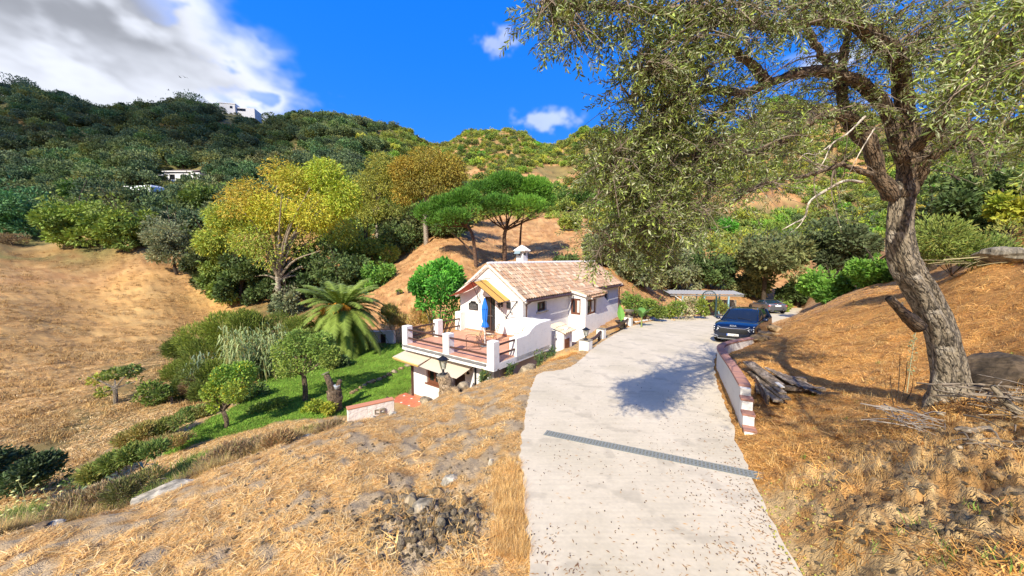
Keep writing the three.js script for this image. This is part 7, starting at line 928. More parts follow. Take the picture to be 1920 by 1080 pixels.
// ---------- fallen branches ----------
{
  const R = rng(480), heap = (name, label, px, py, Z, n, spread, len, m, seed) => { const b = onGround(px, py, Z), t = thing(name, label, 'branches', b); for (let i = 0; i < n; i++) { const a = R() * 3.1, l = len * (0.4 + 0.8 * R()), p = V((R() - 0.5) * spread, 0.04 + R() * 0.28, (R() - 0.5) * spread * 0.7), d = V(Math.cos(a) * l, (R() - 0.4) * 0.25 * l, Math.sin(a) * l); mesh('stick', limb([p.clone().sub(d), p.clone().add(V(0, 0.04, 0)), p.clone().add(d)], 0.007 + 0.016 * R() * R(), 0.004, 8, 5, 0.2, i), m, t); } return t; };
  heap('branch_pile', 'heap of dry grey fallen branches at the right edge', 1890, 838, 4.6, 46, 0.9, 0.5, std(0.34, 0.29, 0.24, 0.95, { map: barkTex }), 1);
  heap('branch_pile', 'small tangle of dead twigs on the ground below the olive trunk', 1712, 830, 4.9, 26, 0.55, 0.3, std(0.36, 0.31, 0.26, 0.95), 2);
  heap('branch_pile', 'pruned leafless branches against the bank at far right, by the grey rock', 1850, 500, 11, 40, 2.6, 1.0, std(0.42, 0.36, 0.2, 0.95), 3);
  heap('branch_pile', 'few dark twigs lying on the bare soil at lower right', 1830, 930, 3.9, 12, 0.5, 0.2, std(0.2, 0.16, 0.12, 0.95), 4);
  const lg = P(1815, 862, 4.35); lg.y = ground(lg.x, lg.z) + 0.04; const o = mesh('bleached_log', limb([V(-0.16, 0.03, 0), V(-0.04, 0, 0.02), V(0.1, 0.02, 0), V(0.2, 0.05, 0.03)], 0.035, 0.03, 12, 8, 0.35, 2), M.barkPale); o.position.copy(lg); tag(o, 'short bleached white log on the soil at right', 'log');
  const th = mesh('thick_branch', limb([V(0.25, 0, 0), V(0, 0.12, 0), V(-0.12, 0.25, -0.05), V(-0.2, 0.42, -0.1)], 0.06, 0.03, 12, 8, 0.25, 2), M.barkGrey); th.position.copy(onGround(1895, 855, 4.4)); tag(th, 'thick weathered grey branch in front of the branch heap', 'branch');
  const pg = P(1688, 715, 6.3); pg.y = ground(pg.x, pg.z); const sp_ = thing('thorny_sapling', 'dark thin thorny sapling left of the olive trunk', 'sapling', pg); for (let i = 0; i < 4; i++) { const dx = (i - 1.5) * 0.12, h = [0.55, 0.95, 0.8, 0.5][i]; const l = [limb([V(dx * 0.4, -0.05, 0), V(dx, h * 0.5, 0.03), V(dx * 1.2 + 0.02, h, 0)], 0.008, 0.004, 8, 5, 0.1, i)]; for (let k = 0; k < 9; k++) { const y = h * (0.15 + 0.09 * k), s = k % 2 ? 1 : -1; l.push(rod(V(dx * 1.05, y, 0), V(dx * 1.05 + s * 0.04, y + 0.03, 0.02), 0.0025, 4)); } mesh('stem', join(l), M.barkDark, sp_); }
  const pl = P(1705, 690, 6.8); pl.y = ground(pl.x, pl.z); const sp2 = thing('grey_sapling', 'tall thin pale lichened sapling rising left of the olive trunk', 'sapling', pl); mesh('stem', limb([V(0, 0, 0), V(0.02, 0.6, 0), V(0.06, 1.3, 0)], 0.008, 0.004, 8, 5, 0.1, 3), std(0.4, 0.4, 0.25), sp2); mesh('leaves', foliage(rng(9), [[0.03, 0.8, 0, 0.06, 0.5, 0.06]], 120, 0.04, T.grey), M.leaf, sp2);
}
// ---------- pergola and iron arch ----------
{
  const c = P(1320, 590, 33); c.y = driveY(c.x, c.z) - 0.1; const t = thing('pergola', 'long open pergola with grey corrugated roof and pale blue posts behind the drive', 'pergola', c, -0.12), rel = (px, py, Z) => t.worldToLocal(P(px, py, Z)); t.updateMatrixWorld(true);
  const H = rel(1320, 546, 33).y, xL = rel(1255, 546, 33).x, xR = rel(1388, 546, 33).x; const blue = std(0.24, 0.42, 0.5, 0.6);
  const q = []; const n = 46; for (let i = 0; i < n; i++) { const x0 = lerp(xL, xR, i / n), x1 = lerp(xL, xR, (i + 1) / n), y = (k) => 0.035 * (k % 2); q.push([V(x0, H - 0.24 + y(i), 0.6), V(x1, H - 0.24 + y(i + 1), 0.6), V(x1, H - 0.06 + y(i + 1), -1.5), V(x0, H - 0.06 + y(i), -1.5)]); } mesh('roof_sheet', polyGeo(q), std(0.34, 0.33, 0.31, 0.8, { side: THREE.DoubleSide }), t);
  mesh('beam', bx(xL + 0.1, xR - 0.1, H - 0.42, H - 0.3, 0.4, 0.5), M.steelGrey, t); mesh('beam', bx(xL + 0.1, xR - 0.1, H - 0.22, H - 0.1, -1.4, -1.3), M.steelGrey, t);
  for (const f of [0.18, 0.47, 0.79]) for (const z of [0.45, -1.35]) mesh('post', bx(lerp(xL, xR, f) - 0.06, lerp(xL, xR, f) + 0.06, 0, H - (z > 0 ? 0.42 : 0.22), z - 0.06, z + 0.06), blue, t); mesh('brace', join([rod(V(lerp(xL, xR, 0.08), H - 0.45, 0.45), V(lerp(xL, xR, 0.18), H - 0.9, 0.45), 0.035)]), M.white, t);
  const bw = mesh('rear_wall', bx(lerp(xL, xR, 0.62), xR + 0.6, 0, 1.25, -2.4, -2.2, 0.02), M.rockGrey, t);
  const b = D(1328, 594), a = thing('iron_arch', 'dark green iron garden arch with a scrolled top at the end of the drive', 'arch', b, -0.5); const hh = 2.25, gm = std(0.02, 0.05, 0.055, 0.5), w = 0.55; for (const z of [-0.16, 0.16]) mesh('arch_frame', join([tube([V(-w, 0, z), V(-w, hh - 0.5, z), ...[...Array(9)].map((_, i) => V(-w * Math.cos((i / 8) * Math.PI), hh - 0.5 + Math.sin((i / 8) * Math.PI) * 0.55, z)), V(w, hh - 0.5, z), V(w, 0, z)], 0.035, 6)]), gm, a); mesh('post', bx(w - 0.07, w + 0.07, 0, hh - 0.4, -0.09, 0.09), gm, a); mesh('rungs', join([...Array(7)].map((_, i) => rod(V(-w, 0.3 + i * 0.25, -0.16), V(-w, 0.3 + i * 0.25, 0.16), 0.012, 5)).concat([...Array(5)].map((_, i) => new THREE.TorusGeometry(0.1, 0.012, 5, 12).translate(-0.36 + i * 0.18, hh - 0.25, 0)))), gm, a);
}
// ---------- far buildings, caravan, birds ----------
{
  const house2 = (name, label, px, py, Z, wpx, hpx, o) => { const b = P(px, py, Z), s = Z / F, w = wpx * s, h = hpx * s, t = thing(name, label, 'house', b, o.turn ?? 0); return [t, w, h, s]; };
  { const [t, w, h] = house2('far_house', 'small white house with dark tiled roof among the oaks on the left hillside', 338, 334, 110, 80, 20, {}); const roofM = std(0.16, 0.12, 0.1, 0.9); const d = 7;
    mesh('wall', join([bx(-w * 0.36, w * 0.3, -2, h * 0.55, -d, 0)]), M.white, t); mesh('annex', bx(w * 0.302, w * 0.5, -2, h * 0.45, -d * 0.8, 0.8), M.white, t); mesh('porch', bx(-w * 0.5, -w * 0.362, -2, h * 0.3, -d * 0.7, 0.4), M.white, t); const q = slab([[-0.5, h * 0.55], [d + 0.5, h * 0.55], [d / 2, h * 1.0]].map(([a, b2]) => [a, b2]), w * 0.72).rotateY(-Math.PI / 2).translate(w * 0.33, 0, -d); mesh('roof', q, roofM, t); for (const x of [-0.24, 0.02, 0.18]) mesh('window', bx(w * x, w * x + 1.6, -0.4, h * 0.34, 0.002, 0.04), M.glass, t); mesh('door', bx(w * 0.36, w * 0.36 + 1.1, -1.6, h * 0.25, 0.802, 0.84), M.wood, t); mesh('fascia', bx(-w * 0.38, w * 0.33, h * 0.54, h * 0.62, 0.3, 0.52), M.white, t); }
  { const [t, w, h] = house2('hilltop_house', 'white flat-roofed house on the ridge under the cloud', 444, 207, 192, 54, 14, { turn: 0.2 }); mesh('wall', join([bx(-w * 0.5, -w * 0.05, -3, h * 0.75, -8, 0)]), M.white, t); mesh('wing', bx(-w * 0.048, w * 0.5, -3, h * 0.5, -9, -1), M.white, t); mesh('parapet', join([bx(-w * 0.52, -w * 0.03, h * 0.75, h * 0.85, -8.2, 0.2)]), M.white, t); for (const x of [-0.03, 0.08]) mesh('window', bx(w * x, w * x + 2.4, h * 0.05, h * 0.36, -0.998, -0.95), M.glass, t); mesh('window', bx(-w * 0.2, -w * 0.12, h * 0.2, h * 0.5, 0.002, 0.05), M.glass, t); }
  { const b = P(272, 372, 86), s = 86 / F, w = 86 * s, h = 20 * s, t = thing('caravan', 'long white caravan roof partly hidden behind the dark trees by the field', 'caravan', b, -0.25); const g = new RoundedBoxGeometry(w * 0.62, h, 3, 3, 0.35).translate(w * 0.1, h / 2, 0); mesh('body', g, std(0.72, 0.75, 0.78, 0.4), t); mesh('window', bx(w * 0.12, w * 0.12 + 1.5, h * 0.4, h * 0.72, 1.502, 1.53), M.glass, t); mesh('window_frame', join([bx(w * 0.12 - 0.1, w * 0.12 + 1.6, h * 0.72, h * 0.76, 1.503, 1.56), bx(w * 0.12 - 0.1, w * 0.12 + 1.6, h * 0.36, h * 0.4, 1.503, 1.56)]), std(0.3, 0.32, 0.33), t); mesh('roof_rack', bx(-w * 0.1, w * 0.35, h * 1.0, h * 1.08, -1, 1), std(0.6, 0.62, 0.64), t); mesh('stripe', bx(-w * 0.18, w * 0.38, h * 0.3, h * 0.34, 1.502, 1.512), std(0.35, 0.42, 0.5), t);
    const aw = thing('canopy', 'white sheet canopy standing left of the caravan', 'canopy', P(252, 368, 87)); mesh('sheet', bx(-0.6, 3.2, 1.9, 2.05, -2, 2).rotateZ(-0.05), std(0.8, 0.8, 0.8), aw); for (const x of [-0.4, 3]) mesh('pole', rod(V(x, -1, 1.8), V(x, 2, 1.8), 0.06), M.steelGrey, aw); }
  const birdGeo = (() => { const g = []; for (const s of [-1, 1]) g.push(polyGeo([[V(-0.1, 0, 0), V(0.12, 0, 0), V(0.02, 0.22, s * 0.5), V(-0.1, 0.2, s * 0.48)], [V(0.02, 0.22, s * 0.5), V(-0.1, 0.2, s * 0.48), V(-0.2, 0.1, s * 1.05)]])); g.push(new THREE.SphereGeometry(0.1, 8, 6).scale(2.6, 0.8, 0.8)); g.push(polyGeo([[V(-0.25, 0, 0), V(-0.45, 0, 0.1), V(-0.45, 0, -0.1)]])); return join(g); })(); const bm = std(0.1, 0.09, 0.08, 0.9, { side: THREE.DoubleSide });
  [[338, 145, 0.3, 'bird gliding over the left ridge, highest of the three'], [347, 145, -0.5, 'bird close to the right of the highest one over the ridge'], [316, 169, 0.9, 'lone bird lower down over the left ridge']].forEach(([x, y, a, l]) => { const b = mesh('bird', birdGeo, bm); b.position.copy(P(x, y, 120)); b.rotation.y = a; tag(b, l, 'bird'); });
}
// ---------- cars ----------
function loft(rings, closeEnds = true) { // rings of equal length, each an array of Vector3 going round
  const n = rings[0].length, pos = [], idx = []; rings.forEach((r) => r.forEach((p) => pos.push(p.x, p.y, p.z)));
  for (let i = 0; i < rings.length - 1; i++) for (let k = 0; k < n; k++) { const a = i * n + k, b = i * n + ((k + 1) % n), c = a + n, d = b + n; idx.push(a, c, b, b, c, d); }
  if (closeEnds) for (const [i, f] of [[0, 0], [rings.length - 1, 1]]) { const c = pos.length / 3, m = rings[i].reduce((s, p) => s.add(p), V(0, 0, 0)).divideScalar(n); pos.push(m.x, m.y, m.z); for (let k = 0; k < n; k++) { const a = i * n + k, b = i * n + ((k + 1) % n); f ? idx.push(c, b, a) : idx.push(c, a, b); } }
  const g = new THREE.BufferGeometry(); g.setAttribute('position', new THREE.Float32BufferAttribute(pos, 3)); g.setIndex(idx); g.computeVertexNormals(); return g;
}
const subdiv = (st, n) => { const out = []; const m = st[0].length, cs = []; for (let j = 1; j < m; j++) cs.push(st.map((s) => s[j])); const cr = (a, b, c, d, t) => 0.5 * (2 * b + (c - a) * t + (2 * a - 5 * b + 4 * c - d) * t * t + (3 * b - a - 3 * c + d) * t * t * t); for (let i = 0; i < st.length - 1; i++) for (let k = 0; k < n; k++) { const t = k / n; out.push([lerp(st[i][0], st[i + 1][0], t), ...cs.map((c) => cr(c[Math.max(i - 1, 0)], c[i], c[i + 1], c[Math.min(i + 2, c.length - 1)], t))]); } out.push(st[st.length - 1]); return out; };
function bodyLoft(st) { return loft(subdiv(st, 4).map(([x, w, yb, ys, yt]) => { const h = [[0.0, yb], [w * 0.8, yb], [w * 0.95, yb + 0.06], [w, yb + 0.2], [w * 1.0, lerp(yb, ys, 0.62)], [w * 0.985, ys - 0.05], [w * 0.95, ys + 0.01], [w * 0.8, lerp(ys, yt, 0.7)], [w * 0.5, yt], [0, yt + 0.012]]; return [...h.map(([z, y]) => V(x, y, z)), ...h.slice(1, -1).reverse().map(([z, y]) => V(x, y, -z))]; })); }
function cabinLoft(st, y0) { return loft(subdiv(st, 4).map(([x, wb, wt, yt]) => { const h = [[0, y0], [wb, y0], [lerp(wb, wt, 0.5) + 0.015, lerp(y0, yt, 0.5)], [wt + 0.01, Math.max(y0, yt - 0.05)], [wt * 0.9, Math.max(y0, yt - 0.012)], [0, yt + 0.01]]; return [...h.map(([z, y]) => V(x, y, z)), ...h.slice(1, -1).reverse().map(([z, y]) => V(x, y, -z))]; })); }
function wheel(x, z, r, parent) { const g = new THREE.Group(); g.name = 'wheel'; g.position.set(x, r, z); parent.add(g); const s = Math.sign(z); mesh('tyre', new THREE.LatheGeometry([[r * 0.62, -0.11], [r * 0.9, -0.115], [r, -0.08], [r, 0.08], [r * 0.9, 0.115], [r * 0.62, 0.11]].map(([a, b]) => new THREE.Vector2(a, b)), 28).rotateX(Math.PI / 2), std(0.02, 0.02, 0.021, 0.85), g); mesh('rim', join([new THREE.CylinderGeometry(r * 0.62, r * 0.62, 0.16, 24, 1, true).rotateX(Math.PI / 2), ...[...Array(5)].map((_, i) => bx(-0.03, 0.03, 0, r * 0.6, s * 0.06, s * 0.09).rotateZ(i * 1.2566)), new THREE.CylinderGeometry(0.06, 0.06, 0.03, 12).rotateX(Math.PI / 2).translate(0, 0, s * 0.085)]), M.steel, g); mesh('brake', new THREE.CylinderGeometry(r * 0.55, r * 0.55, 0.02, 20).rotateX(Math.PI / 2), std(0.05, 0.05, 0.05, 0.6), g); }
const plateTex = (text) => canvasTex(512, 112, (g, w, h) => { g.fillStyle = '#f2f2ee'; g.fillRect(0, 0, w, h); g.fillStyle = '#1452b8'; g.fillRect(0, 0, 52, h); g.fillStyle = '#e8d24a'; for (let i = 0; i < 12; i++) g.fillRect(24 + 15 * Math.cos(i * 0.5236), 32 + 15 * Math.sin(i * 0.5236), 4, 4); g.fillStyle = '#fff'; g.font = 'bold 34px sans-serif'; g.fillText('E', 14, 100); g.fillStyle = '#15171c'; g.font = 'bold 88px sans-serif'; g.textBaseline = 'middle'; g.fillText(text, 66, 60); g.strokeStyle = '#222'; g.lineWidth = 4; g.strokeRect(2, 2, w - 4, h - 4); });
const plate = (text, o, p, turn) => { const g = new THREE.BoxGeometry(0.52, 0.114, 0.012), m = mesh('number_plate', g, text ? std(1, 1, 1, 0.5, { map: plateTex(text) }) : std(0.85, 0.85, 0.83, 0.5), o); m.position.copy(p); m.rotation.y = turn; return m; };
function standOnDrive(o, x, z, yaw, lift = 0) { o.position.set(x, driveY(x, z) + lift, z); o.quaternion.setFromUnitVectors(UP, V(0, 1, -0.07).normalize()).multiply(new THREE.Quaternion().setFromAxisAngle(UP, yaw)); }
const font = await new FontLoader().loadAsync('fonts/droid/droid_sans_bold.typeface.json');
{ // dark blue SUV facing the viewer
  const paint = phys(0.008, 0.016, 0.042, 0.3, { metalness: 0.5, clearcoat: 1, clearcoatRoughness: 0.04 }), trim = std(0.018, 0.019, 0.021, 0.5), chrome = std(0.75, 0.76, 0.78, 0.18, { metalness: 0.9 }), gls = phys(0.012, 0.018, 0.03, 0.04, { specularIntensity: 1 });
  const t = thing('parked_suv', 'dark blue SUV with black grille parked by the white retaining wall, nose toward the viewer', 'car');
  const nose = D(1374, 646), az = deg(45), hx = -Math.sin(az), hz = Math.cos(az); standOnDrive(t, nose.x - hx * 2.25, nose.z - hz * 2.25, Math.atan2(-hz, hx));
  mesh('body', bodyLoft([[2.27, 0.66, 0.34, 0.66, 0.72], [2.22, 0.8, 0.26, 0.79, 0.84], [2.08, 0.885, 0.22, 0.9, 0.95], [1.7, 0.925, 0.2, 0.985, 1.03], [1.3, 0.93, 0.2, 1.015, 1.075], [0.9, 0.93, 0.2, 1.04, 1.10], [0, 0.93, 0.22, 1.05, 1.09], [-1.2, 0.93, 0.22, 1.075, 1.1], [-1.9, 0.92, 0.26, 1.09, 1.12], [-2.15, 0.87, 0.32, 1.07, 1.12], [-2.25, 0.78, 0.42, 0.95, 1.05]]), paint, t);
  mesh('windows', cabinLoft([[1.02, 0.8, 0.78, 1.07], [0.62, 0.85, 0.7, 1.32], [0.12, 0.86, 0.645, 1.585], [-0.1, 0.86, 0.635, 1.615], [-0.7, 0.86, 0.63, 1.64], [-1.4, 0.85, 0.62, 1.61], [-1.85, 0.83, 0.6, 1.55], [-2.13, 0.8, 0.62, 1.18]], 1.04), gls, t);
  { const rows = subdiv([[0.2, 0.645, 1.555], [0.0, 0.65, 1.618], [-0.7, 0.645, 1.66], [-1.4, 0.635, 1.63], [-1.95, 0.61, 1.555]], 4).map(([x, w, y]) => [-1, -0.88, -0.5, 0, 0.5, 0.88, 1].map((k) => V(x, y + 0.012 - 0.05 * Math.pow(Math.abs(k), 4), k * w))), q = []; for (let i = 0; i < rows.length - 1; i++) for (let k = 0; k < 6; k++) q.push([rows[i][k], rows[i][k + 1], rows[i + 1][k + 1], rows[i + 1][k]]); mesh('roof', polyGeo(q), paint, t); }
  for (const s of [-1, 1]) {
    mesh('pillar', join([tube([V(1.04, 1.06, s * 0.81), V(0.64, 1.32, s * 0.725), V(0.14, 1.58, s * 0.655)], [0.045, 0.035, 0.04], 6), tube([V(-1.62, 1.08, s * 0.86), V(-1.9, 1.53, s * 0.63)], [0.11, 0.06], 6)]), paint, t); mesh('door_pillar', tube([V(-0.22, 1.06, s * 0.872), V(-0.3, 1.58, s * 0.66)], 0.03, 6), trim, t);
    mesh('roof_rail', tube([V(0.1, 1.6, s * 0.6), V(0.0, 1.68, s * 0.6), V(-1.6, 1.68, s * 0.58), V(-1.75, 1.6, s * 0.58)], 0.018, 6), chrome, t); mesh('window_trim', tube([V(0.85, 1.075, s * 0.875), V(-0.4, 1.085, s * 0.885), V(-1.5, 1.11, s * 0.875), V(-1.9, 1.3, s * 0.77)], 0.012, 5), chrome, t);
    const mir = mesh('wing_mirror', join([new THREE.SphereGeometry(0.11, 12, 8).scale(0.7, 0.75, 1.15).translate(0.72, 1.14, s * 1.05), rod(V(0.75, 1.08, s * 0.88), V(0.73, 1.11, s * 1.0), 0.025)]), s > 0 ? paint : paint, t);
    mesh('sill', bx(-0.95, 1.0, 0.22, 0.36, s * 0.86, s * 0.945, 0.03), trim, t);
    for (const x of [1.38, -1.3]) { mesh('wheel_arch', new THREE.TorusGeometry(0.4, 0.05, 8, 24, Math.PI).translate(x, 0.37, s * 0.9), trim, t); mesh('arch_well', new THREE.CylinderGeometry(0.39, 0.39, 0.06, 24).rotateX(Math.PI / 2).translate(x, 0.38, s * 0.91), std(0.008, 0.008, 0.008, 0.9), t); wheel(x, s * 0.87, 0.36, t); }
    mesh('running_light', tube([V(2.08, 0.9, s * 0.84), V(2.265, 0.74, s * 0.62), V(2.2, 0.55, s * 0.79)], 0.017, 6), std(0.85, 0.86, 0.88, 0.25), t);
    mesh('headlight', join([bx(2.1, 2.19, 0.66, 0.72, s * 0.74, s * 0.845, 0.015), bx(2.1, 2.18, 0.76, 0.82, s * 0.75, s * 0.85, 0.015)]), phys(0.75, 0.78, 0.82, 0.1, { clearcoat: 1 }), t); mesh('headlight_housing', bx(2.02, 2.165, 0.57, 0.86, s * 0.68, s * 0.875, 0.03), std(0.01, 0.011, 0.013, 0.3), t);
    mesh('bumper_trim', join([tube([V(2.2, 0.44, s * 0.84), V(2.285, 0.36, s * 0.62), V(2.25, 0.31, s * 0.82)], 0.022, 6)]), chrome, t);
  }
  mesh('grille', join([bx(2.15, 2.282, 0.53, 0.75, -0.62, 0.62, 0.04), ...[...Array(9)].map((_, i) => bx(2.28, 2.292, 0.55, 0.73, -0.56 + i * 0.14 - 0.01, -0.56 + i * 0.14 + 0.01)), ...[0.58, 0.64, 0.7].map((y) => bx(2.28, 2.294, y - 0.006, y + 0.006, -0.6, 0.6))]), trim, t); mesh('chrome_strip', tube([V(2.235, 0.86, -0.66), V(2.285, 0.79, -0.5), V(2.3, 0.775, 0), V(2.285, 0.79, 0.5), V(2.235, 0.86, 0.66)], 0.018, 6), chrome, t);
  mesh('lower_intake', bx(2.1, 2.283, 0.3, 0.4, -0.6, 0.6, 0.03), std(0.008, 0.008, 0.009, 0.7), t); mesh('skid_plate', bx(2.12, 2.287, 0.24, 0.285, -0.66, 0.66, 0.015), M.steelGrey, t);
  plate('4249 MSC', t, V(2.3, 0.47, 0), Math.PI / 2);
  { const g = new TextGeometry('KIA', { font, size: 0.085, depth: 0.012, curveSegments: 3 }); g.computeBoundingBox(); g.translate(-g.boundingBox.max.x / 2, 0, 0); const m = mesh('badge', g, chrome, t); m.position.set(2.235, 0.86, 0); m.rotation.set(0, Math.PI / 2, 0); m.rotateX(-0.5); m.scale.x = 1.5; }
  mesh('bonnet_crease', join([-0.45, 0.45].map((z) => tube([V(2.05, 0.957, z), V(1.5, 1.052, z * 1.1), V(1.05, 1.1, z * 1.25)], 0.008, 5))), paint, t); mesh('wiper', join([rod(V(0.98, 1.125, -0.5), V(0.85, 1.205, 0.1), 0.01), rod(V(0.98, 1.125, 0.15), V(0.85, 1.2, 0.68), 0.01)]), trim, t);
}
{ // silver-grey roadster beyond it, seen from behind
  const paint = phys(0.20, 0.205, 0.225, 0.34, { metalness: 0.65, clearcoat: 1, clearcoatRoughness: 0.05 }), trim = std(0.015, 0.015, 0.017, 0.5), gls = phys(0.012, 0.03, 0.04, 0.05), chrome = std(0.75, 0.76, 0.78, 0.2, { metalness: 0.9 }), red = phys(0.42, 0.012, 0.02, 0.15, { clearcoat: 1 });
  const t = thing('parked_coupe', 'silver-grey two-seat coupe seen from behind, parked beyond the dark SUV', 'car'), tail = D(1459, 588.5), az = deg(9), fx = Math.sin(az), fz = -Math.cos(az); standOnDrive(t, tail.x + fx * 2.03, tail.z + fz * 2.03, Math.atan2(-fz, fx));
  mesh('body', bodyLoft([[2.05, 0.6, 0.3, 0.52, 0.58], [1.9, 0.8, 0.22, 0.66, 0.72], [1.5, 0.88, 0.2, 0.77, 0.83], [0.9, 0.9, 0.19, 0.84, 0.9], [0.3, 0.9, 0.19, 0.87, 0.91], [-0.8, 0.905, 0.2, 0.9, 0.93], [-1.3, 0.9, 0.22, 0.92, 0.97], [-1.75, 0.86, 0.26, 0.92, 0.985], [-1.98, 0.8, 0.3, 0.86, 0.95], [-2.06, 0.72, 0.36, 0.7, 0.82]]), paint, t);
  mesh('windows', cabinLoft([[0.75, 0.74, 0.7, 0.9], [0.3, 0.78, 0.6, 1.17], [0.05, 0.78, 0.56, 1.28], [-0.45, 0.78, 0.55, 1.3], [-0.8, 0.77, 0.55, 1.24], [-1.1, 0.74, 0.6, 1.1], [-1.4, 0.7, 0.64, 0.97]], 0.88), gls, t);
  { const rows = subdiv([[0.1, 0.565, 1.25], [-0.15, 0.565, 1.3], [-0.5, 0.56, 1.31], [-0.78, 0.555, 1.26]], 4).map(([x, w, y]) => [-1, -0.85, -0.4, 0, 0.4, 0.85, 1].map((k) => V(x, y + 0.012 - 0.05 * Math.pow(Math.abs(k), 4), k * w))), q = []; for (let i = 0; i < rows.length - 1; i++) for (let k = 0; k < 6; k++) q.push([rows[i][k], rows[i][k + 1], rows[i + 1][k + 1], rows[i + 1][k]]); mesh('roof', polyGeo(q), paint, t); }
  for (const s of [-1, 1]) { mesh('pillar', join([tube([V(-0.72, 1.25, s * 0.565), V(-1.05, 1.08, s * 0.66), V(-1.4, 0.965, s * 0.72)], [0.05, 0.08, 0.1], 6), tube([V(0.08, 1.25, s * 0.575), V(0.4, 1.1, s * 0.68), V(0.78, 0.91, s * 0.76)], 0.03, 6)]), paint, t); mesh('window_trim', tube([V(0.6, 0.93, s * 0.83), V(-0.4, 0.945, s * 0.84), V(-0.95, 0.965, s * 0.79), V(-0.75, 1.2, s * 0.61)], 0.012, 5), chrome, t); mesh('wing_mirror', new THREE.SphereGeometry(0.09, 10, 8).scale(0.8, 0.7, 1.1).translate(0.5, 0.99, s * 0.97), paint, t); mesh('tail_light', bx(-2.045, -1.86, 0.68, 0.82, s * 0.46, s * 0.815, 0.03), red, t); mesh('light_stripe', bx(-2.052, -2.0, 0.74, 0.765, s * 0.5, s * 0.74, 0.005), std(0.8, 0.7, 0.7, 0.3), t); for (const x of [1.25, -1.2]) { mesh('arch_well', new THREE.CylinderGeometry(0.36, 0.36, 0.05, 24).rotateX(Math.PI / 2).translate(x, 0.36, s * 0.885), std(0.008, 0.008, 0.008, 0.9), t); wheel(x, s * 0.83, 0.33, t); } mesh('exhaust', new THREE.CylinderGeometry(0.045, 0.045, 0.1, 12).rotateZ(Math.PI / 2).translate(-2.03, 0.31, s * 0.45), chrome, t); }
  mesh('boot_lip', tube([V(-1.93, 0.965, -0.62), V(-1.99, 0.995, 0), V(-1.93, 0.965, 0.62)], 0.025, 6), paint, t); mesh('lower_bumper', bx(-2.04, -1.9, 0.28, 0.38, -0.66, 0.66, 0.03), trim, t); plate('', t, V(-2.055, 0.755, 0), -Math.PI / 2); mesh('plate_recess', bx(-2.045, -2.0, 0.66, 0.85, -0.38, 0.38, 0.02), trim, t); mesh('badge', new THREE.TorusGeometry(0.045, 0.01, 6, 16).rotateY(Math.PI / 2).translate(-2.03, 0.9, 0), chrome, t); mesh('brake_light', bx(-2.0, -1.975, 0.985, 1.005, -0.3, 0.3), red, t);
}
// ---------- straw, weeds, grass, leaf litter ----------
const bladeGeo = (seed, n, len, w, flat, tones, spread = 0.05) => { const R = rng(seed), p = [], c = []; for (let i = 0; i < n; i++) { const a = R() * 6.28, l = len * (0.45 + 0.75 * R()), o = V((R() - 0.5) * spread * 2, 0, (R() - 0.5) * spread * 2), d = V(Math.cos(a), flat ? 0.05 + 0.16 * R() : 0.8 + 1.6 * R(), Math.sin(a)).normalize(), sd = V(-Math.sin(a), 0, Math.cos(a)).multiplyScalar(w * (0.6 + 0.7 * R())), m = o.clone().addScaledVector(d, l * 0.55), e = o.clone().addScaledVector(d, l).add(V(0, flat ? -0.03 * l : -0.16 * l * R(), 0)).add(V((R() - 0.5) * 0.3 * l, 0, (R() - 0.5) * 0.3 * l)); const t = tones[Math.floor(R() * tones.length)], v = 0.7 + 0.55 * R(); const f = [o.clone().sub(sd), o.clone().add(sd), m.clone().add(sd.clone().multiplyScalar(0.8)), o.clone().sub(sd), m.clone().add(sd.clone().multiplyScalar(0.8)), m.clone().sub(sd.clone().multiplyScalar(0.8)), m.clone().sub(sd.clone().multiplyScalar(0.8)), m.clone().add(sd.clone().multiplyScalar(0.8)), e]; for (const q of f) { p.push(q.x, q.y, q.z); c.push(t[0] * v, t[1] * v, t[2] * v); } } const g = new THREE.BufferGeometry(); g.setAttribute('position', new THREE.Float32BufferAttribute(p, 3)); g.setAttribute('color', new THREE.Float32BufferAttribute(c, 3)); return g; };
const S = { straw: [[0.9, 0.60, 0.24], [0.82, 0.49, 0.155], [0.92, 0.69, 0.35], [0.5, 0.27, 0.095]], gold: [[0.82, 0.45, 0.12], [0.72, 0.36, 0.085], [0.88, 0.54, 0.18], [0.46, 0.225, 0.07]], weed: [[0.7, 0.52, 0.22], [0.55, 0.44, 0.14], [0.5, 0.36, 0.2], [0.35, 0.36, 0.09]], green: [[0.17, 0.27, 0.05], [0.22, 0.32, 0.06], [0.32, 0.36, 0.08]], lawn: [[0.19, 0.38, 0.045], [0.26, 0.45, 0.055], [0.36, 0.46, 0.08]], leaf: [[0.26, 0.13, 0.06], [0.4, 0.22, 0.09], [0.16, 0.09, 0.05]] };
const grassMat = phys(1, 1, 1, 0.85, { vertexColors: true, side: THREE.DoubleSide, transmission: 0.2, thickness: 0, specularIntensity: 0.4 });
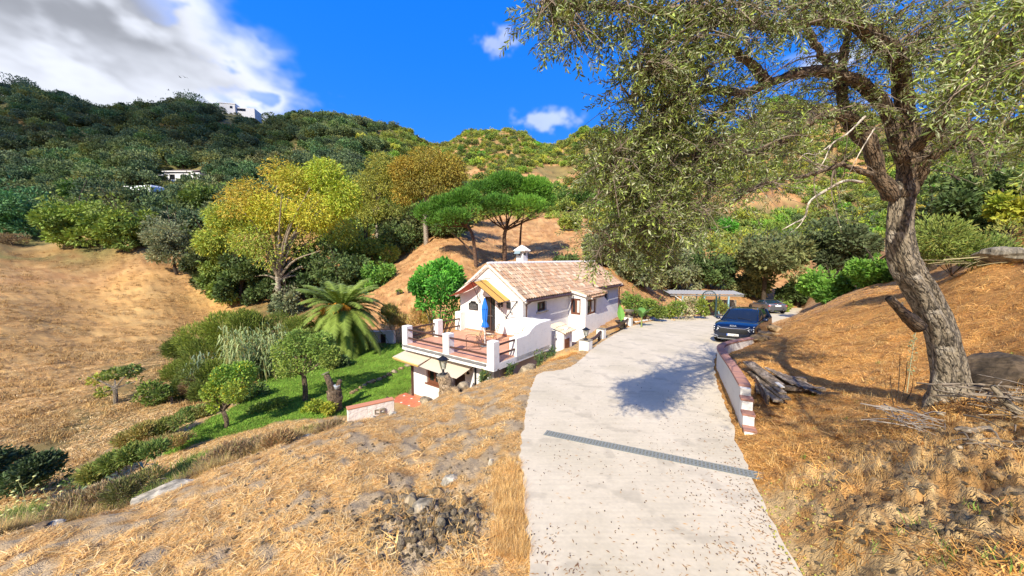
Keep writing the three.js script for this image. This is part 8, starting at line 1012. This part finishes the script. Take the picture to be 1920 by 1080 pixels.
{
  const R = rng(501), normalAt = (x, z, g) => V(g - ground(x + 0.15, z), 0.15, g - ground(x, z + 0.15)).normalize();
  const scatter = (name, label, geos, n, place, mat = grassMat, tilt = true) => { const l = geos.map(() => []), c = geos.map(() => []); for (let i = 0; i < n; i++) { const r = place(i); if (!r) continue; const [x, z, s, v] = r, k = Math.floor(R() * geos.length), q = new THREE.Quaternion().setFromAxisAngle(UP, R() * 6.283); const gy = r[4] ?? ground(x, z); if (tilt) q.premultiply(new THREE.Quaternion().setFromUnitVectors(UP, normalAt(x, z, gy))); l[k].push(mat4(V(x, gy + 0.003, z), q, V(s, s, s))); c[k].push(C(v, v, v)); } const g = new THREE.Group(); g.name = numbered(name); scene.add(g); tag(g, label, null, null, 'stuff'); geos.forEach((geo, k) => l[k].length && inst('blades', geo, mat, l[k], g, c[k])); };
  const polar = (a0, a1, r0, r1) => { const a = deg(lerp(a0, a1, R())), r = r0 * Math.exp(R() * Math.log(r1 / r0)); return [Math.sin(a) * r, -Math.cos(a) * r, r]; };
  const patch = (x, z) => fbm2(x * 1.3 + 9, z * 1.3, 4) + 0.6 * fbm2(x * 0.35, z * 0.35, 3);
  // matted straw lying on the banks
  scatter('straw', 'matted dry straw lying on the bank left of the drive', [0, 1, 2, 3].map((k) => bladeGeo(510 + k, 12, 0.15, 0.0036, true, S.straw, 0.09)), 46000, () => { const [x, z, r] = polar(-62, 20, 3.2, 17); if (driveDist(x, z) < 0.02 || lawnDist(x, z) < 0.1) return; if (Math.hypot((x - HEAP.x) / 1.0, (z - HEAP.z) / 0.8) < 0.85 + 0.3 * n2(x * 3, z * 3) && R() < 0.9) return; const p = patch(x, z) + 0.25 * sstep(-3.6, -1.2, x) * sstep(14, 7, -z) * sstep(4, 6.5, -z); if (R() < 0.15 + 1.6 * sstep(-0.05, 0.35, p)) return; return [x, z, 0.55 + 0.7 * R() + 0.02 * r, 0.75 + 0.45 * R()]; });
  scatter('straw', 'golden straw and litter on the bank under the olive', [0, 1, 2, 3].map((k) => bladeGeo(520 + k, 12, 0.15, 0.0036, true, S.gold, 0.09)), 42000, () => { const [x, z, r] = polar(18, 66, 2.8, 30); if (driveDist(x, z) < 0.03) return; if (x < 3 && -z < 3) return; const bare = sstep(5.6, 4.6, -z) * sstep(2.5, 3.1, x); if (R() < bare * (0.72 + 0.27 * sstep(-0.35, 0.05, patch(x, z) + 0.15))) return; return [x, z, 0.55 + 0.75 * R() + 0.025 * r, 0.6 + 0.55 * R()]; });
  // upright dry grass and weeds along the crest and edges
  const crest = [[-60, 1030, 5.2], [0, 1000, 5.7], [120, 975, 6.2], [220, 945, 6.7], [330, 900, 7.4], [420, 868, 7.9], [520, 832, 8.9], [600, 806, 9.9]].map(([a, b, z]) => { const p = P(a, b, z); return [p.x, p.z]; });
  const tall = [0, 1, 2].map((k) => bladeGeo(530 + k, 26, 0.42, 0.0026, false, S.weed, 0.12)), dryT = [0, 1, 2].map((k) => bladeGeo(540 + k, 22, 0.3, 0.0026, false, S.straw, 0.1));
  scatter('dry_weeds', 'tall dry weeds along the crest of the left bank', [...tall, ...dryT], 3600, () => { const k = 1 + Math.floor(R() * (crest.length - 1)), t = R(), b = (R() * R()) * 3.4 - 0.35; const x = lerp(crest[k - 1][0], crest[k][0], t) - b * 0.85, z = lerp(crest[k - 1][1], crest[k][1], t) - b * 0.45; if (lawnDist(x, z) < 0.25 || n2(x * 1.1, z * 1.1) + 0.6 * n2(x * 3, z * 3) < -0.1) return; return [x, z, 0.35 + 1.0 * R() * R(), 0.5 + 0.55 * R()]; }, grassMat, false);
  scatter('green_weeds', 'green weeds in the ditch below the crest of the left bank', [0, 1].map((k) => bladeGeo(550 + k, 20, 0.34, 0.006, false, S.green, 0.14)), 2600, () => { const k = 1 + Math.floor(R() * (crest.length - 1)), t = R(), b = 1.2 + R() * 4.5; const x = lerp(crest[k - 1][0], crest[k][0], t) - b * 0.85, z = lerp(crest[k - 1][1], crest[k][1], t) - b * 0.5; if (lawnDist(x, z) < 0.3 || n2(x * 0.6 + 7, z * 0.6) < -0.1) return; return [x, z, 0.5 + 0.7 * R(), 0.7 + 0.5 * R()]; }, grassMat, false);
  scatter('dry_grass', 'upright dry grass at the edges of the drive and round the stones', dryT, 2300, (i) => { if (i < 650) { const q = Q(925 + 62 * R(), 870 + 210 * R(), -3.45); if (driveDist(q.x, q.z) < 0.02) return; return [q.x, q.z, 0.26 + 0.3 * R(), 0.7 + 0.35 * R()]; } if (i < 900) { const q = Q(760 + 190 * R(), 900 + 170 * R(), -3.5); return [q.x, q.z, 0.16 + 0.22 * R(), 0.8 + 0.4 * R()]; } if (i < 1500) { const p = P(940 + 140 * R(), 670 + 45 * R(), 14.8); if (driveDist(p.x, p.z) < 0.05) return; return [p.x, p.z, 0.4 + 0.5 * R(), 0.9 + 0.3 * R()]; } const [x, z] = polar(30, 60, 5.8, 16); if (driveDist(x, z) < 0.15) return; return [x, z, 0.25 + 0.4 * R(), 0.7 + 0.4 * R()]; }, grassMat, false);
  scatter('green_tufts', 'small green tufts in the dry bank under the olive', [0, 1].map((k) => bladeGeo(560 + k, 14, 0.09, 0.003, false, S.green, 0.06)), 260, () => { const [x, z] = polar(38, 62, 3.4, 13); if (driveDist(x, z) < 0.4 || n2(x * 0.5, z * 0.5 + 4) < 0.38) return; return [x, z, 0.6 + 0.7 * R(), 0.8 + 0.4 * R()]; }, grassMat, false);
  // the lawn
  scatter('lawn_grass', 'short green grass of the lawn', [0, 1, 2].map((k) => bladeGeo(570 + k, 16, 0.085, 0.006, false, S.lawn, 0.13)), 52000, () => { const [x, z] = polar(-46, -14, 12.5, 31); const d = lawnDist(x, z); if (d > 0.08 + 0.2 * n2(x, z)) return; const v = 0.75 + 0.3 * R() + 0.35 * fbm2(x * 0.5, z * 0.5); return [x, z, 0.7 + 0.7 * R(), v]; }, grassMat, false);
  // stubble on the field and hump
  scatter('stubble', 'dry stubble on the golden field', [0, 1].map((k) => bladeGeo(580 + k, 16, 0.2, 0.012, true, [...S.straw, [0.45, 0.27, 0.11], [0.4, 0.24, 0.1]], 0.34)), 44000, () => { const [x, z, r] = polar(-64, -24, 16, 104); if (lawnDist(x, z) < 0.5) return; if (fbm2(x * 0.25, z * 0.25, 4) < -0.16) return; return [x, z, 0.45 + 0.55 * R() + 0.008 * r, 0.72 + 0.4 * R()]; }, grassMat, false);
  scatter('stubble', 'dry grass on the hump and on the slopes behind the house', [0, 1].map((k) => bladeGeo(590 + k, 12, 0.2, 0.012, true, [[0.74, 0.42, 0.18], [0.84, 0.52, 0.22], [0.6, 0.33, 0.14]], 0.3)), 12000, () => { const [x, z, r] = polar(-24, 40, 30, 78); return [x, z, 0.4 + 0.5 * R() + 0.006 * r, 0.75 + 0.4 * R()]; }, grassMat, false);
  const tuft = [0, 1].map((k) => bladeGeo(595 + k, 26, 0.26, 0.012, false, [[0.62, 0.4, 0.16], [0.45, 0.28, 0.11], [0.74, 0.5, 0.2], [0.36, 0.24, 0.1]], 0.22));
  scatter('field_tufts', 'small upright dry tufts dotted over the golden field', tuft, 11000, () => { const [x, z, r] = polar(-64, -24, 18, 104); if (lawnDist(x, z) < 0.8 || fbm2(x * 0.13 + 3, z * 0.13, 4) < -0.12) return; return [x, z, 0.5 + 0.8 * R() * R() + 0.003 * r, 0.65 + 0.5 * R()]; }, grassMat, false);
  scatter('hump_tufts', 'small dry tufts and low weeds dotted over the hump and slopes', tuft, 5200, () => { const [x, z, r] = polar(-22, 36, 30, 84); if (fbm2(x * 0.13 + 8, z * 0.13, 4) < -0.12) return; return [x, z, 0.45 + 0.7 * R() * R(), 0.6 + 0.5 * R()]; }, grassMat, false);
  // fallen leaves and olives on the concrete
  const leafG = [0, 1, 2].map((k) => { const Rr = rng(600 + k), g = new THREE.BufferGeometry(), l = 0.032 + 0.012 * Rr(), w = 0.008; g.setAttribute('position', new THREE.Float32BufferAttribute([-l, 0.002, 0, 0, 0.009, w, l, 0.004, 0, -l, 0.002, 0, l, 0.004, 0, 0, 0.006, -w], 3)); g.setAttribute('color', new THREE.Float32BufferAttribute([...Array(6)].flatMap(() => S.leaf[k]), 3)); return g; });
  const onDrive = () => { for (let k = 0; k < 8; k++) { const py = 640 + 440 * Math.pow(R(), 0.8), px = 980 + 520 * R(), p = D(px, py), d = driveDist(p.x, p.z); if (d > -0.03) continue; const clump = n2(p.x * 1.1, p.z * 0.9) + 0.5 * n2(p.x * 3, p.z * 3); const under = Math.exp(-(((p.x - 3.1) / 1.9) ** 2) - (((p.z + 9.5) / 4) ** 2)), edge = Math.exp(d / 0.35) * (p.x > 2.4 ? 1 : 0.12), band = Math.exp(-(((p.z + 5.6) / 0.5) ** 2)); if (R() < clamp(0.035 + 0.3 * sstep(0.35, 1.0, clump) + 0.22 * under + 0.8 * edge + 0.1 * band, 0, 1)) return [p.x, p.z]; } };
  scatter('fallen_leaves', 'dry olive leaves scattered over the concrete drive', leafG, 1500, () => { const p = onDrive(); return p && [p[0], p[1], 0.35 + 0.5 * R(), 0.6 + 0.7 * R(), driveY(p[0], p[1])]; }, std(1, 1, 1, 0.85, { vertexColors: true, side: THREE.DoubleSide }), false);
  const ol = new THREE.SphereGeometry(0.012, 6, 5); ol.setAttribute('color', new THREE.Float32BufferAttribute([...Array(ol.attributes.position.count)].flatMap(() => [0.1, 0.07, 0.06]), 3));
  scatter('fallen_olives', 'small dark fallen olives on the concrete drive', [ol], 420, () => { const p = onDrive(); return p && [p[0], p[1], 0.4 + 0.45 * R(), 0.6 + 0.9 * R(), driveY(p[0], p[1]) + 0.006]; }, std(1, 1, 1, 0.7, { vertexColors: true }), false);
  const oy = new THREE.SphereGeometry(0.011, 6, 5); oy.setAttribute('color', new THREE.Float32BufferAttribute([...Array(oy.attributes.position.count)].flatMap(() => [0.3, 0.29, 0.06]), 3));
  scatter('fallen_olives', 'pale green fallen olives in the litter beside the drive', [oy], 200, () => { const q = Q(1400 + 170 * R(), 880 + 190 * R(), -3.1); if (driveDist(q.x, q.z) < -0.08) return; return [q.x, q.z, 0.8 + 0.5 * R(), 0.8 + 0.5 * R(), Math.max(ground(q.x, q.z), driveDist(q.x, q.z) < 0 ? driveY(q.x, q.z) : -99) + 0.006]; }, std(1, 1, 1, 0.6, { vertexColors: true }), false);
  // fennel stalks at the left edge
  for (const [px, py, Z, h, i, l] of [[48, 965, 6.3, 1.0, 0, 'tall fennel stalk with pale flower heads at the left edge'], [92, 960, 6.5, 0.75, 1, 'shorter fennel stalk right of the tall one'], [8, 985, 6.0, 0.6, 2, 'leaning weed stalk in the lower left corner']]) { const b = onGround(px, py, Z), t = thing('fennel', l, 'plant', b), g = [limb([V(0, -0.05, 0), V(0.03, h * 0.5, 0), V(-0.02 + 0.06 * i, h, 0)], 0.007, 0.003, 8, 5, 0.05, i)], heads = []; for (let k = 0; k < 9; k++) { const y = h * (0.35 + 0.075 * k), a = k * 2.3, e = V(Math.cos(a) * 0.17, y + 0.14, Math.sin(a) * 0.17); g.push(limb([V(0.02, y, 0), V(Math.cos(a) * 0.1, y + 0.04, Math.sin(a) * 0.1), e], 0.003, 0.002, 5, 4, 0, k)); heads.push(new THREE.SphereGeometry(0.022, 6, 4).scale(1.3, 0.5, 1.3).translate(e.x, e.y, e.z)); } mesh('stem', join(g), std(0.35, 0.38, 0.14, 0.8), t); const hd = mesh('flower_heads', join(heads), std(0.6, 0.6, 0.22, 0.8), t); hd.userData.kind = 'stuff'; }
}
scene.traverse((o) => { if (o.isMesh) { o.castShadow = true; o.receiveShadow = true; } });
renderer.render(scene, camera);
